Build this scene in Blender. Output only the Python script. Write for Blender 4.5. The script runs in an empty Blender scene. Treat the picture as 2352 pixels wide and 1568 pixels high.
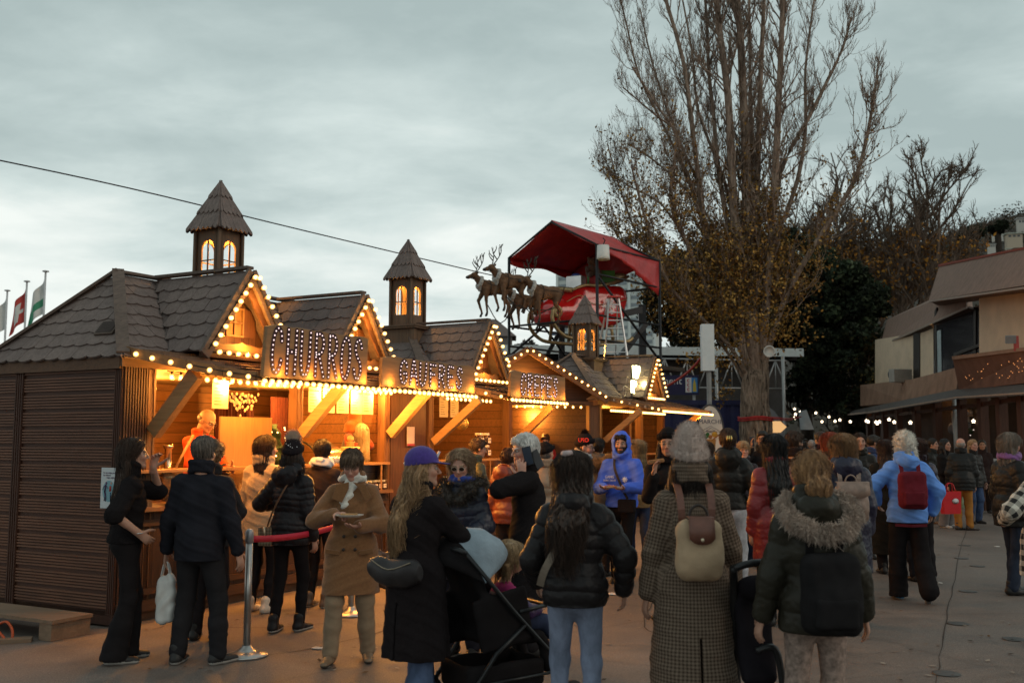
import bpy, math, random
import numpy as np
from math import radians as RAD, sin, cos, pi
random.seed(11); RNG=np.random.default_rng(5)
S=bpy.context.scene; COL=S.collection
# ---------------------------------------------------------------- camera frame
FPX=2287.; HV=1010.; CH=1.73; U0=1176.; V0=784.
PT=math.atan((HV-V0)/FPX)
def ray(u,v):
    x=(u-U0)/FPX; y=(V0-v)/FPX
    return (x, cos(PT)-y*sin(PT), sin(PT)+y*cos(PT))
def gnd(u,v):
    r=ray(u,v); t=-CH/r[2]; return (r[0]*t, r[1]*t, 0.)
def dep(u,v,Y):
    r=ray(u,v); t=Y/r[1]; return (r[0]*t, Y, CH+r[2]*t)
LA=RAD(28.)
LD=(sin(LA),cos(LA)); LO=(cos(LA),-sin(LA))
WC=gnd(262,1440)
# ---------------------------------------------------------------- objects
def setp(o,label=None,cat=None,group=None,kind=None):
    if label: o['label']=label
    if cat: o['category']=cat
    if group: o['group']=group
    if kind: o['kind']=kind
    return o
def thing(name,label,cat,loc=(0,0,0),rz=0.,group=None):
    o=bpy.data.objects.new(name,None); COL.objects.link(o)
    o.location=loc; o.rotation_euler=(0,0,rz); o.empty_display_size=.2
    return setp(o,label,cat,group)
def dup(o,parent=None):
    c=o.copy(); COL.objects.link(c)
    if parent: c.parent=parent
    for ch in list(o.children): dup(ch,c)
    return c
# ---------------------------------------------------------------- materials
MATS={}
def nodes(name):
    m=bpy.data.materials.new(name); m.use_nodes=True
    nt=m.node_tree; b=nt.nodes['Principled BSDF']; return m,nt,b
def N(nt,t,**k):
    n=nt.nodes.new(t)
    for a,v in k.items():
        if a in n.inputs: n.inputs[a].default_value=v
        else: setattr(n,a,v)
    return n
def mixc(nt,fac,a,b,typ='MIX'):
    n=nt.nodes.new('ShaderNodeMix'); n.data_type='RGBA'; n.blend_type=typ
    for i,x in ((0,fac),(6,a),(7,b)):
        if hasattr(x,'is_linked') or hasattr(x,'links'): nt.links.new(x,n.inputs[i])
        elif isinstance(x,(tuple,list)): n.inputs[i].default_value=(*x[:3],1)
        else: n.inputs[i].default_value=x
    return n.outputs[2]
def ramp(nt,fac,pts):
    n=nt.nodes.new('ShaderNodeValToRGB'); nt.links.new(fac,n.inputs[0])
    e=n.color_ramp.elements
    while len(e)<len(pts): e.new(.5)
    for el,(p,c) in zip(e,pts):
        el.position=p; el.color=(c,c,c,1) if not isinstance(c,(tuple,list)) else (*c,1)
    return n.outputs[0]
def coords(nt,kind='Object',scale=(1,1,1)):
    tc=nt.nodes.new('ShaderNodeTexCoord'); mp=nt.nodes.new('ShaderNodeMapping')
    nt.links.new(tc.outputs[kind],mp.inputs[0]); mp.inputs['Scale'].default_value=scale
    return mp.outputs[0]
def noise(nt,vec,sc,det=4,rough=.55,out=0,dist=0.):
    n=N(nt,'ShaderNodeTexNoise',Scale=sc,Detail=det,Roughness=rough,Distortion=dist); nt.links.new(vec,n.inputs['Vector']); return n.outputs[out]
def bumpn(nt,b,h,st,dist=.01):
    n=N(nt,'ShaderNodeBump',Strength=st,Distance=dist); nt.links.new(h,n.inputs['Height']); nt.links.new(n.outputs[0],b.inputs['Normal'])
def M(name,col,rough=.7,var=.25,sc=6.,bump=.0,bsc=60.,metal=0.,stretch=(1,1,1),spec=.35,emit=None,es=0.,alpha=1.,sheen=0.,coat=0.,bd=.01):
    if name in MATS: return MATS[name]
    m,nt,b=nodes(name)
    v=coords(nt,'Object',stretch)
    if var>0:
        n1=noise(nt,v,sc,5,.6)
        r=ramp(nt,n1,[(.3,tuple(c*(1-var) for c in col)),(.7,tuple(min(1,c*(1+var)) for c in col))])
        nt.links.new(r,b.inputs['Base Color'])
    else: b.inputs['Base Color'].default_value=(*col,1)
    if bump: bumpn(nt,b,noise(nt,v,bsc,3,.6),bump,bd)
    b.inputs['Roughness'].default_value=rough; b.inputs['Metallic'].default_value=metal
    b.inputs['Specular IOR Level'].default_value=spec
    if sheen: b.inputs['Sheen Weight'].default_value=sheen; b.inputs['Sheen Roughness'].default_value=.6
    if coat: b.inputs['Coat Weight'].default_value=coat; b.inputs['Coat Roughness'].default_value=.15
    if emit: b.inputs['Emission Color'].default_value=(*emit,1); b.inputs['Emission Strength'].default_value=es
    if alpha<1: b.inputs['Alpha'].default_value=alpha
    MATS[name]=m; return m
def EM(name,col,st,sample=False):
    if name in MATS: return MATS[name]
    m=bpy.data.materials.new(name); m.use_nodes=True; nt=m.node_tree; nt.nodes.clear()
    e=N(nt,'ShaderNodeEmission',Strength=st); e.inputs[0].default_value=(*col,1)
    o=nt.nodes.new('ShaderNodeOutputMaterial'); nt.links.new(e.outputs[0],o.inputs[0])
    m.cycles.emission_sampling='AUTO' if sample else 'NONE'
    MATS[name]=m; return m
def wood(name,col,axis=0,rough=.65,dark=.45,sc=1.,plank=0.,pax=2,gloss=.3):
    """grain runs along local axis; optional plank seams across axis pax"""
    if name in MATS: return MATS[name]
    m,nt,b=nodes(name)
    st=[9.,9.,9.]; st[axis]=.7
    v=coords(nt,'Object',tuple(s*sc for s in st))
    n1=noise(nt,v,2.2,6,.62,dist=1.2); n2=noise(nt,coords(nt),.9,3)
    r=ramp(nt,n1,[(.25,tuple(c*(1-dark) for c in col)),(.55,col),(.85,tuple(min(1,c*1.25) for c in col))])
    r2=mixc(nt,.55,r,ramp(nt,n2,[(.3,.55),(.75,1.)]),'MULTIPLY')
    h=n1
    if plank:
        sp=nt.nodes.new('ShaderNodeSeparateXYZ'); nt.links.new(coords(nt),sp.inputs[0])
        d=N(nt,'ShaderNodeMath',operation='DIVIDE'); nt.links.new(sp.outputs[pax],d.inputs[0]); d.inputs[1].default_value=plank
        fr=N(nt,'ShaderNodeMath',operation='FRACT'); nt.links.new(d.outputs[0],fr.inputs[0])
        seam=ramp(nt,fr.outputs[0],[(0.,0.12),(.05,1.),(.94,1.),(1.,.12)])
        r2=mixc(nt,1.,r2,seam,'MULTIPLY')
        fl=N(nt,'ShaderNodeMath',operation='FLOOR'); nt.links.new(d.outputs[0],fl.inputs[0])
        wn=N(nt,'ShaderNodeTexWhiteNoise',noise_dimensions='1D'); nt.links.new(fl.outputs[0],wn.inputs['W'])
        r2=mixc(nt,.8,r2,ramp(nt,wn.outputs[0],[(0.,.65),(1.,1.)]),'MULTIPLY')
        mm=N(nt,'ShaderNodeMath',operation='MULTIPLY'); nt.links.new(n1,mm.inputs[0]); nt.links.new(seam,mm.inputs[1]); h=mm.outputs[0]
    nt.links.new(r2,b.inputs['Base Color']); b.inputs['Roughness'].default_value=rough
    b.inputs['Specular IOR Level'].default_value=gloss
    bumpn(nt,b,h,.5,.006)
    MATS[name]=m; return m
# ---------------------------------------------------------------- mesh builder
def rotm(rx=0,ry=0,rz=0):
    cx,sx,cy,sy,cz,sz=cos(rx),sin(rx),cos(ry),sin(ry),cos(rz),sin(rz)
    X=np.array([[1,0,0],[0,cx,-sx],[0,sx,cx]]);Y=np.array([[cy,0,sy],[0,1,0],[-sy,0,cy]]);Z=np.array([[cz,-sz,0],[sz,cz,0],[0,0,1]])
    return Z@Y@X
def unit(v):
    v=np.asarray(v,float); n=np.linalg.norm(v); return v/n if n>1e-9 else v
class MB:
    def __init__(s): s.v=[]; s.f=[]; s.m=[]; s.n=0; s.sm=[]
    def add(s,V,F,mi=0,smooth=False):
        V=np.asarray(V,float).reshape(-1,3); o=s.n; s.v.append(V); s.n+=len(V)
        for f in F: s.f.append([i+o for i in f]); s.m.append(mi); s.sm.append(smooth)
        return s
    def box(s,c,d,R=None,mi=0):
        h=np.array(d)/2.; V=np.array([[x,y,z] for x in(-1,1) for y in(-1,1) for z in(-1,1)])*h
        if R is not None: V=V@R.T
        return s.add(V+np.array(c),[(0,1,3,2),(4,6,7,5),(0,4,5,1),(2,3,7,6),(0,2,6,4),(1,5,7,3)],mi)
    def bx(s,x0,x1,y0,y1,z0,z1,mi=0):
        return s.box(((x0+x1)/2,(y0+y1)/2,(z0+z1)/2),(x1-x0,y1-y0,z1-z0),None,mi)
    def bar(s,p,q,w,h,up=(0,0,1),mi=0):
        p=np.array(p,float);q=np.array(q,float);d=unit(q-p);u=np.array(up,float)
        x=np.cross(d,u)
        if np.linalg.norm(x)<1e-4: x=np.cross(d,(1,0,0))
        x=unit(x);y=np.cross(x,d)
        V=[P+x*a*w/2+y*b*h/2 for P in(p,q) for a,b in((-1,-1),(1,-1),(1,1),(-1,1))]
        return s.add(V,[(3,2,1,0),(4,5,6,7),(0,1,5,4),(1,2,6,5),(2,3,7,6),(3,0,4,7)],mi)
    def tube(s,pts,r,n=8,mi=0,cap=True,flat=1.):
        pts=np.array(pts,float);k=len(pts);r=np.broadcast_to(np.array(r,float),(k,))
        T=np.gradient(pts,axis=0) if k>2 else np.array([pts[1]-pts[0]]*2)
        ref=np.array((0,0,1.)); 
        if abs(unit(T[0])@ref)>.9: ref=np.array((1.,0,0))
        V=[];x=None
        for i in range(k):
            t=unit(T[i]); x=unit(np.cross(t,ref)) if x is None else unit(x-t*(x@t)); y=np.cross(t,x)
            for j in range(n):
                a=2*pi*j/n; V.append(pts[i]+r[i]*(x*cos(a)+y*sin(a)*flat))
        F=[(i*n+j,i*n+(j+1)%n,(i+1)*n+(j+1)%n,(i+1)*n+j) for i in range(k-1) for j in range(n)]
        if cap: F+= [tuple(range(n-1,-1,-1)),tuple((k-1)*n+j for j in range(n))]
        return s.add(V,F,mi,True)
    def lathe(s,prof,c=(0,0,0),n=20,mi=0,sx=1.,sy=1.,R=None):
        V=[]; 
        for r,z in prof:
            for j in range(n):
                a=2*pi*j/n; V.append((r*cos(a)*sx,r*sin(a)*sy,z))
        V=np.array(V)
        if R is not None: V=V@R.T
        k=len(prof);F=[(i*n+j,i*n+(j+1)%n,(i+1)*n+(j+1)%n,(i+1)*n+j) for i in range(k-1) for j in range(n)]
        F+= [tuple(range(n-1,-1,-1)),tuple((k-1)*n+j for j in range(n))]
        return s.add(V+np.array(c),F,mi,True)
    def ell(s,c,r,n=12,m=8,mi=0,R=None):
        prof=[(max(sin(pi*i/m),1e-3),-cos(pi*i/m)) for i in range(m+1)]
        r=(r,r,r) if np.isscalar(r) else r
        Q=np.diag(r); 
        if R is not None: Q=R@Q
        return s.lathe(prof,c,n,mi,R=Q)
    def prism(s,poly,o,ax,ay,th,mi=0):
        """2d polygon in the plane (o, ax, ay), thick th along ax x ay (centred)"""
        o=np.array(o,float);ax=np.array(ax,float);ay=np.array(ay,float);nn=unit(np.cross(ax,ay));k=len(poly)
        P=[o+ax*a+ay*b for a,b in poly]
        V=[p+nn*th/2 for p in P]+[p-nn*th/2 for p in P]
        F=[tuple(range(k)),tuple(range(2*k-1,k-1,-1))]+[(i,i+k,(i+1)%k+k,(i+1)%k) for i in range(k)]
        return s.add(V,F,mi)
    def build(s,name,mats,parent=None,loc=None,rot=None,bevel=0.,smooth=None):
        me=bpy.data.meshes.new(name)
        V=np.concatenate(s.v) if s.v else np.zeros((0,3))
        me.from_pydata(V.tolist(),[],s.f)
        mats=mats if isinstance(mats,(list,tuple)) else [mats]
        for m in mats: me.materials.append(m)
        me.polygons.foreach_set('material_index',s.m)
        me.polygons.foreach_set('use_smooth',s.sm if smooth is None else [smooth]*len(s.f))
        me.update()
        o=bpy.data.objects.new(name,me); COL.objects.link(o)
        if parent: o.parent=parent
        if loc is not None: o.location=loc
        if rot is not None: o.rotation_euler=rot
        if bevel:
            b=o.modifiers.new('bevel','BEVEL'); b.width=bevel; b.segments=2; b.limit_method='ANGLE'
        return o
def fastmesh(name,V,Q,mats,parent=None,mi=None,smooth=True,cols=None):
    """numpy vertices and quads (or tris) straight into a mesh"""
    me=bpy.data.meshes.new(name); V=np.asarray(V,np.float32); Q=np.asarray(Q,np.int32); k=Q.shape[1] if len(Q) else 4
    me.vertices.add(len(V)); me.vertices.foreach_set('co',V.ravel())
    me.loops.add(Q.size); me.loops.foreach_set('vertex_index',Q.ravel())
    me.polygons.add(len(Q)); me.polygons.foreach_set('loop_start',np.arange(0,Q.size,k,dtype=np.int32))
    me.update(calc_edges=True)
    for m in (mats if isinstance(mats,(list,tuple)) else [mats]): me.materials.append(m)
    if mi is not None: me.polygons.foreach_set('material_index',np.asarray(mi,np.int32))
    me.polygons.foreach_set('use_smooth',np.full(len(Q),smooth))
    if cols is not None:
        a=me.color_attributes.new('Col','FLOAT_COLOR','POINT'); a.data.foreach_set('color',np.asarray(cols,np.float32).ravel())
    me.validate(); me.update()
    o=bpy.data.objects.new(name,me); COL.objects.link(o)
    if parent: o.parent=parent
    return o
# many tapered tubes at once (twigs, hair, fur)
def segtubes(P,R,n=3):
    """P (k,m,3) polylines, R (k,m) radii -> V,Q"""
    P=np.asarray(P,float);k,m,_=P.shape
    T=np.gradient(P,axis=1); T/=np.linalg.norm(T,axis=2,keepdims=True)+1e-9
    ref=np.where(np.abs(T[...,2:3])>.9,np.array([[[1.,0,0]]]),np.array([[[0,0,1.]]]))
    X=np.cross(T,ref); X/=np.linalg.norm(X,axis=2,keepdims=True)+1e-9; Y=np.cross(T,X)
    a=np.arange(n)*2*pi/n
    V=P[:,:,None,:]+R[:,:,None,None]*(X[:,:,None,:]*np.cos(a)[None,None,:,None]+Y[:,:,None,:]*np.sin(a)[None,None,:,None])
    idx=np.arange(k*m*n).reshape(k,m,n)
    A=idx[:,:-1,:];B=np.roll(A,-1,2);D=idx[:,1:,:];C=np.roll(D,-1,2)
    return V.reshape(-1,3),np.stack([A,B,C,D],-1).reshape(-1,4)
# ---------------------------------------------------------------- implicit surfaces
def ripple(q,rip):
    return rip[0]*(1+.35*np.sin(q*23.))*(np.abs(np.sin(q*(pi/rip[1])))**.55-.55)
def wob(x,y,z,sc,sd=0.):
    """cheap smooth noise about -1..1"""
    a=np.sin(x*sc*1.3+sd+1.7*np.sin(y*sc*.9+sd*2)+z*sc*.4); b=np.sin(y*sc*1.1+sd*3+1.5*np.sin(z*sc*.8+sd)+x*sc*.5); c=np.sin(z*sc*1.2+sd*5+1.6*np.sin(x*sc*.7+sd*.7)-y*sc*.3)
    return (a+b+c)/3.
class SDF:
    def __init__(s,lo,hi,vx):
        s.lo=np.array(lo,float); s.vx=vx; s.n=np.ceil((np.array(hi)-s.lo)/vx).astype(int)+1
        s.a=np.full(s.n,1.,np.float32)
    def sub(s,lo,hi):
        i0=np.clip(np.floor((lo-s.lo)/s.vx).astype(int),0,s.n); i1=np.clip(np.ceil((hi-s.lo)/s.vx).astype(int)+1,0,s.n)
        if (i1<=i0).any(): return None
        sl=tuple(slice(a,b) for a,b in zip(i0,i1))
        g=[(s.lo[k]+s.vx*np.arange(i0[k],i1[k])).astype(np.float32) for k in range(3)]
        return sl,g[0][:,None,None],g[1][None,:,None],g[2][None,None,:]
    def comb(s,sl,d,k,op):
        a=s.a[sl]
        if op=='u':
            if k>0: h=np.maximum(k-np.abs(a-d),0)/k; s.a[sl]=np.minimum(a,d)-h*h*k*.25
            else: s.a[sl]=np.minimum(a,d)
        elif op=='s':
            d=-d
            if k>0: h=np.maximum(k-np.abs(a-d),0)/k; s.a[sl]=np.maximum(a,d)+h*h*k*.25
            else: s.a[sl]=np.maximum(a,d)
    def cap(s,a,b,ra,rb=None,k=.02,fn=None,fq=1.,op='u',rip=None):
        """tapered capsule; fn = direction flattened by the factor fq"""
        a=np.array(a,float);b=np.array(b,float);rb=ra if rb is None else rb
        mg=max(ra,rb)*max(1.,fq)+k+3*s.vx
        r=s.sub(np.minimum(a,b)-mg,np.maximum(a,b)+mg)
        if r is None: return s
        sl,X,Y,Z=r
        ba=b-a;L=max(ba@ba,1e-9)
        px,py,pz=X-a[0],Y-a[1],Z-a[2]
        t=np.clip((px*ba[0]+py*ba[1]+pz*ba[2])/L,0,1)
        dx,dy,dz=px-t*ba[0],py-t*ba[1],pz-t*ba[2]
        if fn is not None:
            fn=unit(fn); c=(dx*fn[0]+dy*fn[1]+dz*fn[2])*(1./fq-1.)
            dx,dy,dz=dx+c*fn[0],dy+c*fn[1],dz+c*fn[2]
        d=np.sqrt(dx*dx+dy*dy+dz*dz)-(ra+(rb-ra)*t)
        if fn is not None and fq<1: d=d*(.5+.5*fq)
        if rip: d=d-ripple(Z+.007*np.sin(X*15+Y*11) if rip[2]=='z' else t*math.sqrt(L),rip)
        s.comb(sl,d.astype(np.float32),k,op); return s
    def ell(s,c,r,k=.02,R=None,op='u',rip=None):
        c=np.array(c,float); r=np.array((r,r,r) if np.isscalar(r) else r,float)
        mg=r.max()+k+3*s.vx; q=s.sub(c-mg,c+mg)
        if q is None: return s
        sl,X,Y,Z=q; x,y,z=X-c[0],Y-c[1],Z-c[2]
        if R is not None:
            Q=np.asarray(R).T
            x,y,z=Q[0,0]*x+Q[0,1]*y+Q[0,2]*z,Q[1,0]*x+Q[1,1]*y+Q[1,2]*z,Q[2,0]*x+Q[2,1]*y+Q[2,2]*z
        k0=np.sqrt((x/r[0])**2+(y/r[1])**2+(z/r[2])**2); k1=np.sqrt((x/r[0]**2)**2+(y/r[1]**2)**2+(z/r[2]**2)**2)+1e-6
        d=k0*(k0-1)/k1
        if rip: d=d-ripple(Z+.007*np.sin(X*15+Y*11),rip)
        s.comb(sl,d.astype(np.float32),k,op); return s
    def box(s,c,h,rd=.01,k=.0,R=None,op='u'):
        c=np.array(c,float);h=np.array(h,float); mg=np.linalg.norm(h)+k+3*s.vx; q=s.sub(c-mg,c+mg)
        if q is None: return s
        sl,X,Y,Z=q; x,y,z=X-c[0],Y-c[1],Z-c[2]
        if R is not None:
            Q=np.asarray(R).T
            x,y,z=Q[0,0]*x+Q[0,1]*y+Q[0,2]*z,Q[1,0]*x+Q[1,1]*y+Q[1,2]*z,Q[2,0]*x+Q[2,1]*y+Q[2,2]*z
        ax,ay,az=np.abs(x)-h[0]+rd,np.abs(y)-h[1]+rd,np.abs(z)-h[2]+rd
        d=np.sqrt(np.maximum(ax,0)**2+np.maximum(ay,0)**2+np.maximum(az,0)**2)+np.minimum(np.maximum(ax,np.maximum(ay,az)),0)-rd
        s.comb(sl,(d+0*x*y*z).astype(np.float32),k,op); return s
    def cut(s,p,n,k=0.):
        """remove the half space on the side n points to"""
        n=unit(n); g=[s.lo[i]+s.vx*np.arange(s.n[i]) for i in range(3)]
        d=(g[0][:,None,None]-p[0])*n[0]+(g[1][None,:,None]-p[1])*n[1]+(g[2][None,None,:]-p[2])*n[2]
        s.a=np.maximum(s.a,d.astype(np.float32)); return s
    def disp(s,f,band=.06):
        """f(x,y,z) -> offset (positive = outward) for points near the surface"""
        i=np.nonzero(np.abs(s.a)<band)
        x,y,z=(s.lo[k]+s.vx*i[k] for k in range(3))
        s.a[i]-=f(x,y,z).astype(np.float32); return s
    def mesh(s):
        a=s.a; a[0]=a[-1]=1; a[:,0]=a[:,-1]=1; a[:,:,0]=a[:,:,-1]=1
        g=a<0; nx,ny,nz=a.shape
        cs=[(i,j,k) for i in(0,1) for j in(0,1) for k in(0,1)]
        cnt=np.zeros((nx-1,ny-1,nz-1),np.int8)
        for i,j,k in cs: cnt+=g[i:nx-1+i,j:ny-1+j,k:nz-1+k]
        I=np.nonzero((cnt>0)&(cnt<8)); 
        if len(I[0])==0: return np.zeros((0,3)),np.zeros((0,4),int)
        idx=np.full(cnt.shape,-1,np.int32); idx[I]=np.arange(len(I[0]))
        v=np.stack([a[I[0]+i,I[1]+j,I[2]+k] for i,j,k in cs],1)
        acc=np.zeros((len(v),3));w=np.zeros(len(v)); C=np.array(cs,float)
        for p in range(8):
            for q in range(p+1,8):
                if abs(C[p]-C[q]).sum()!=1: continue
                m=(v[:,p]<0)!=(v[:,q]<0); t=v[m,p]/(v[m,p]-v[m,q])
                acc[m]+=C[p]+t[:,None]*(C[q]-C[p]); w[m]+=1
        V=s.lo+s.vx*(np.stack(I,1)+acc/w[:,None])
        F=[]
        for ax in range(3):
            o=[0,0,0];o[ax]=1;e=[slice(1,-1)]*3; e[ax]=slice(0,-1)
            A=g[tuple(e)]; e2=list(e); e2[ax]=slice(1,None); B=g[tuple(e2)]
            b,c=[k for k in range(3) if k!=ax]
            for sg in(0,1):
                m=np.nonzero((A&~B) if sg==0 else (~A&B))
                base=[m[0]+1,m[1]+1,m[2]+1]; base[ax]=base[ax]-1
                def cell(db,dc):
                    q=[x.copy() for x in base]; q[b]-=db; q[c]-=dc; return idx[q[0],q[1],q[2]]
                quad=[cell(1,1),cell(0,1),cell(0,0),cell(1,0)]
                if (ax==1)!=(sg==1): quad=quad[::-1]
                F.append(np.stack(quad,1))
        return V,np.concatenate(F)
# ================================================================ people
SKIN={'light':(.42,.235,.165),'tan':(.30,.16,.10),'warm':(.38,.21,.13),'brown':(.20,.105,.06),'pink':(.50,.27,.20)}
def skinmat():
    if 'skin' in MATS: return MATS['skin']
    m,nt,b=nodes('skin'); at=N(nt,'ShaderNodeAttribute',attribute_name='Col')
    n1=noise(nt,coords(nt),38,3)
    c=mixc(nt,.35,at.outputs[0],ramp(nt,n1,[(.3,(.75,.62,.58)),(.7,(1,1,1))]),'MULTIPLY')
    nt.links.new(c,b.inputs['Base Color']); b.inputs['Roughness'].default_value=.55; b.inputs['Specular IOR Level'].default_value=.35
    b.inputs['Subsurface Weight'].default_value=.0
    bumpn(nt,b,noise(nt,coords(nt),240,2),.12,.002); MATS['skin']=m; return m
def hairmat(c1,c2=None):
    c2=c2 or tuple(x*.45 for x in c1); nm='hair_%d_%d_%d_%d'%(c1[0]*999,c1[1]*999,c1[2]*999,c2[0]*999)
    if nm in MATS: return MATS[nm]
    m,nt,b=nodes(nm)
    n1=noise(nt,coords(nt,'Object',(42,42,5)),1.,4,.6,dist=.6); n2=noise(nt,coords(nt,'Object',(5,5,5)),1.,2)
    r=ramp(nt,n1,[(.32,c2),(.66,c1)]); r=mixc(nt,.5,r,ramp(nt,n2,[(.3,.55),(.7,1.)]),'MULTIPLY')
    nt.links.new(r,b.inputs['Base Color']); b.inputs['Roughness'].default_value=.5; b.inputs['Specular IOR Level'].default_value=.3
    bumpn(nt,b,n1,.8,.006); MATS[nm]=m; return m
def cloth(kind,col):
    nm='%s_%d_%d_%d'%(kind,col[0]*999,col[1]*999,col[2]*999)
    if max(col)<.03: col=tuple(c*1.15 for c in (col[0]*1.05,col[1]*.98,col[2]*.95)); 
    dk_=max(col)<.03
    if kind=='puffer': return M(nm+'_nylon',col,.42,.18,5,.35,22,spec=.16 if dk_ else .4,bd=.012)
    if kind=='wool': return M(nm+'_wool',col,.95,.16,60,.5,260,sheen=0 if dk_ else .2,spec=.05 if dk_ else .1,bd=.004)
    if kind=='denim': return M(nm+'_denim',col,.85,.38,11,.4,260,stretch=(1,1,.5),spec=.15,bd=.004)
    if kind=='fleece': return M(nm+'_fleece',col,1.,.12,40,1.,150,sheen=0 if dk_ else .3,spec=.05,bd=.01)
    if kind=='leather': return M(nm+'_leather',col,.45,.25,14,.3,160,spec=.25 if dk_ else .45,bd=.003)
    return M(nm+'_cloth',col,.88,.15,8,.3,220,spec=.05 if dk_ else .15,bd=.004)
def checkmat(nm,c1,c2,sz,kind='glen',line=None):
    if nm in MATS: return MATS[nm]
    m,nt,b=nodes(nm); sp=nt.nodes.new('ShaderNodeSeparateXYZ'); at=N(nt,'ShaderNodeAttribute',attribute_name='Col' if kind=='glen' else 'none')
    if kind=='glen': nt.links.new(at.outputs[1],sp.inputs[0])
    else: nt.links.new(coords(nt),sp.inputs[0])
    ax=N(nt,'ShaderNodeMath',operation='ADD'); nt.links.new(sp.outputs[0],ax.inputs[0]); ax.inputs[1].default_value=0
    if kind=='glen': sp2=sp.outputs[1]
    else: sp2=sp.outputs[2]
    def band(src,per,w):
        d=N(nt,'ShaderNodeMath',operation='DIVIDE'); nt.links.new(src,d.inputs[0]); d.inputs[1].default_value=per
        f=N(nt,'ShaderNodeMath',operation='FRACT'); nt.links.new(d.outputs[0],f.inputs[0])
        g=N(nt,'ShaderNodeMath',operation='LESS_THAN'); nt.links.new(f.outputs[0],g.inputs[0]); g.inputs[1].default_value=w; return g.outputs[0]
    A,Bz=band(ax.outputs[0],sz,.5),band(sp2,sz,.5)
    s=N(nt,'ShaderNodeMath',operation='ADD'); nt.links.new(A,s.inputs[0]); nt.links.new(Bz,s.inputs[1])
    h=N(nt,'ShaderNodeMath',operation='MULTIPLY'); nt.links.new(s.outputs[0],h.inputs[0]); h.inputs[1].default_value=.5
    c=mixc(nt,h.outputs[0],c1,c2)
    if line:
        L=N(nt,'ShaderNodeMath',operation='MAXIMUM'); nt.links.new(band(ax.outputs[0],sz*5,.1),L.inputs[0]); nt.links.new(band(sp2,sz*5,.1),L.inputs[1])
        c=mixc(nt,L.outputs[0],c,line)
    c=mixc(nt,.4,c,ramp(nt,noise(nt,coords(nt),90,2),[(.3,.6),(.7,1.)]),'MULTIPLY')
    nt.links.new(c,b.inputs['Base Color']); b.inputs['Roughness'].default_value=.95; b.inputs['Specular IOR Level'].default_value=.1
    bumpn(nt,b,noise(nt,coords(nt),250,2),.3,.004); MATS[nm]=m; return m
def ik(a,b,l1,l2,pole):
    a=np.array(a,float);b=np.array(b,float);d=b-a;L=np.linalg.norm(d);L2=min(L,(l1+l2)*.995)
    u=d/max(L,1e-6); b=a+u*L2; x=(l1*l1-l2*l2+L2*L2)/(2*L2); h=math.sqrt(max(l1*l1-x*x,0))
    p=np.array(pole,float); p=unit(p-u*(p@u)); return a+u*x+p*h,b
class Skel: pass
def skeleton(H,sex,pose):
    s=Skel(); k=H/1.75; s.k=k; g=lambda q,d: pose.get(q,d)
    lean=g('lean',0.); roll=g('roll',0.); w=.163 if sex=='m' else .143
    w*=g('broad',1.); s.w=w*k
    hipz=g('hipz',.955)*k
    def T(x,y,z): # torso point, leaned about the hips
        dz=z*k-hipz; return np.array([x*k+roll*dz, y*k+lean*dz, hipz+dz*(1-.5*lean*lean)])
    s.T=T; s.neck=T(0,-.01,1.475); s.chest=T(0,0,1.27); s.waist=T(0,0,1.08); s.hip=np.array([0,-.0,hipz])
    hy,hp,hr=RAD(g('yaw',0.)),RAD(g('pitch',0.)),RAD(g('tilt',0.)) # yaw>0 to the person's left, pitch>0 down
    s.R=rotm(0,0,hy)@rotm(-hp,0,0)@rotm(0,hr,0)
    s.hc=T(0,.005,1.53)+s.R@(np.array([0,.02,.10])*k)
    s.hk=g('hk',1.01); s.h=lambda x,y,z: s.hc+s.R@(np.array([x,y,z])*k*s.hk)
    s.arm={};s.leg={}
    for sd,nm in((-1,'L'),(1,'R')):
        sh=T(sd*w,-.005,1.378); wr=g('wr'+nm,None)
        if wr is None: wr=np.array([sd*(w+.075),.05,.86])
        wr=np.array(wr,float)*k
        el,wr=ik(sh,wr,.285*k,.25*k,g('pole'+nm,(sd*.5,-1,-.2)))
        s.arm[nm]=(sh,el,wr)
        ft=np.array(g('ft'+nm,(sd*.10,0.,0.)),float)*k
        hj=s.hip+np.array([sd*.085*k,0,-.03*k]); an=ft+np.array([0,-.03*k,.085*k])
        kn,an=ik(hj,an,.43*k,.42*k,(sd*.12,1,0))
        s.leg[nm]=(hj,kn,an,RAD(g('toe'+nm,sd*8)),g('heel'+nm,0.))
    return s
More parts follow.
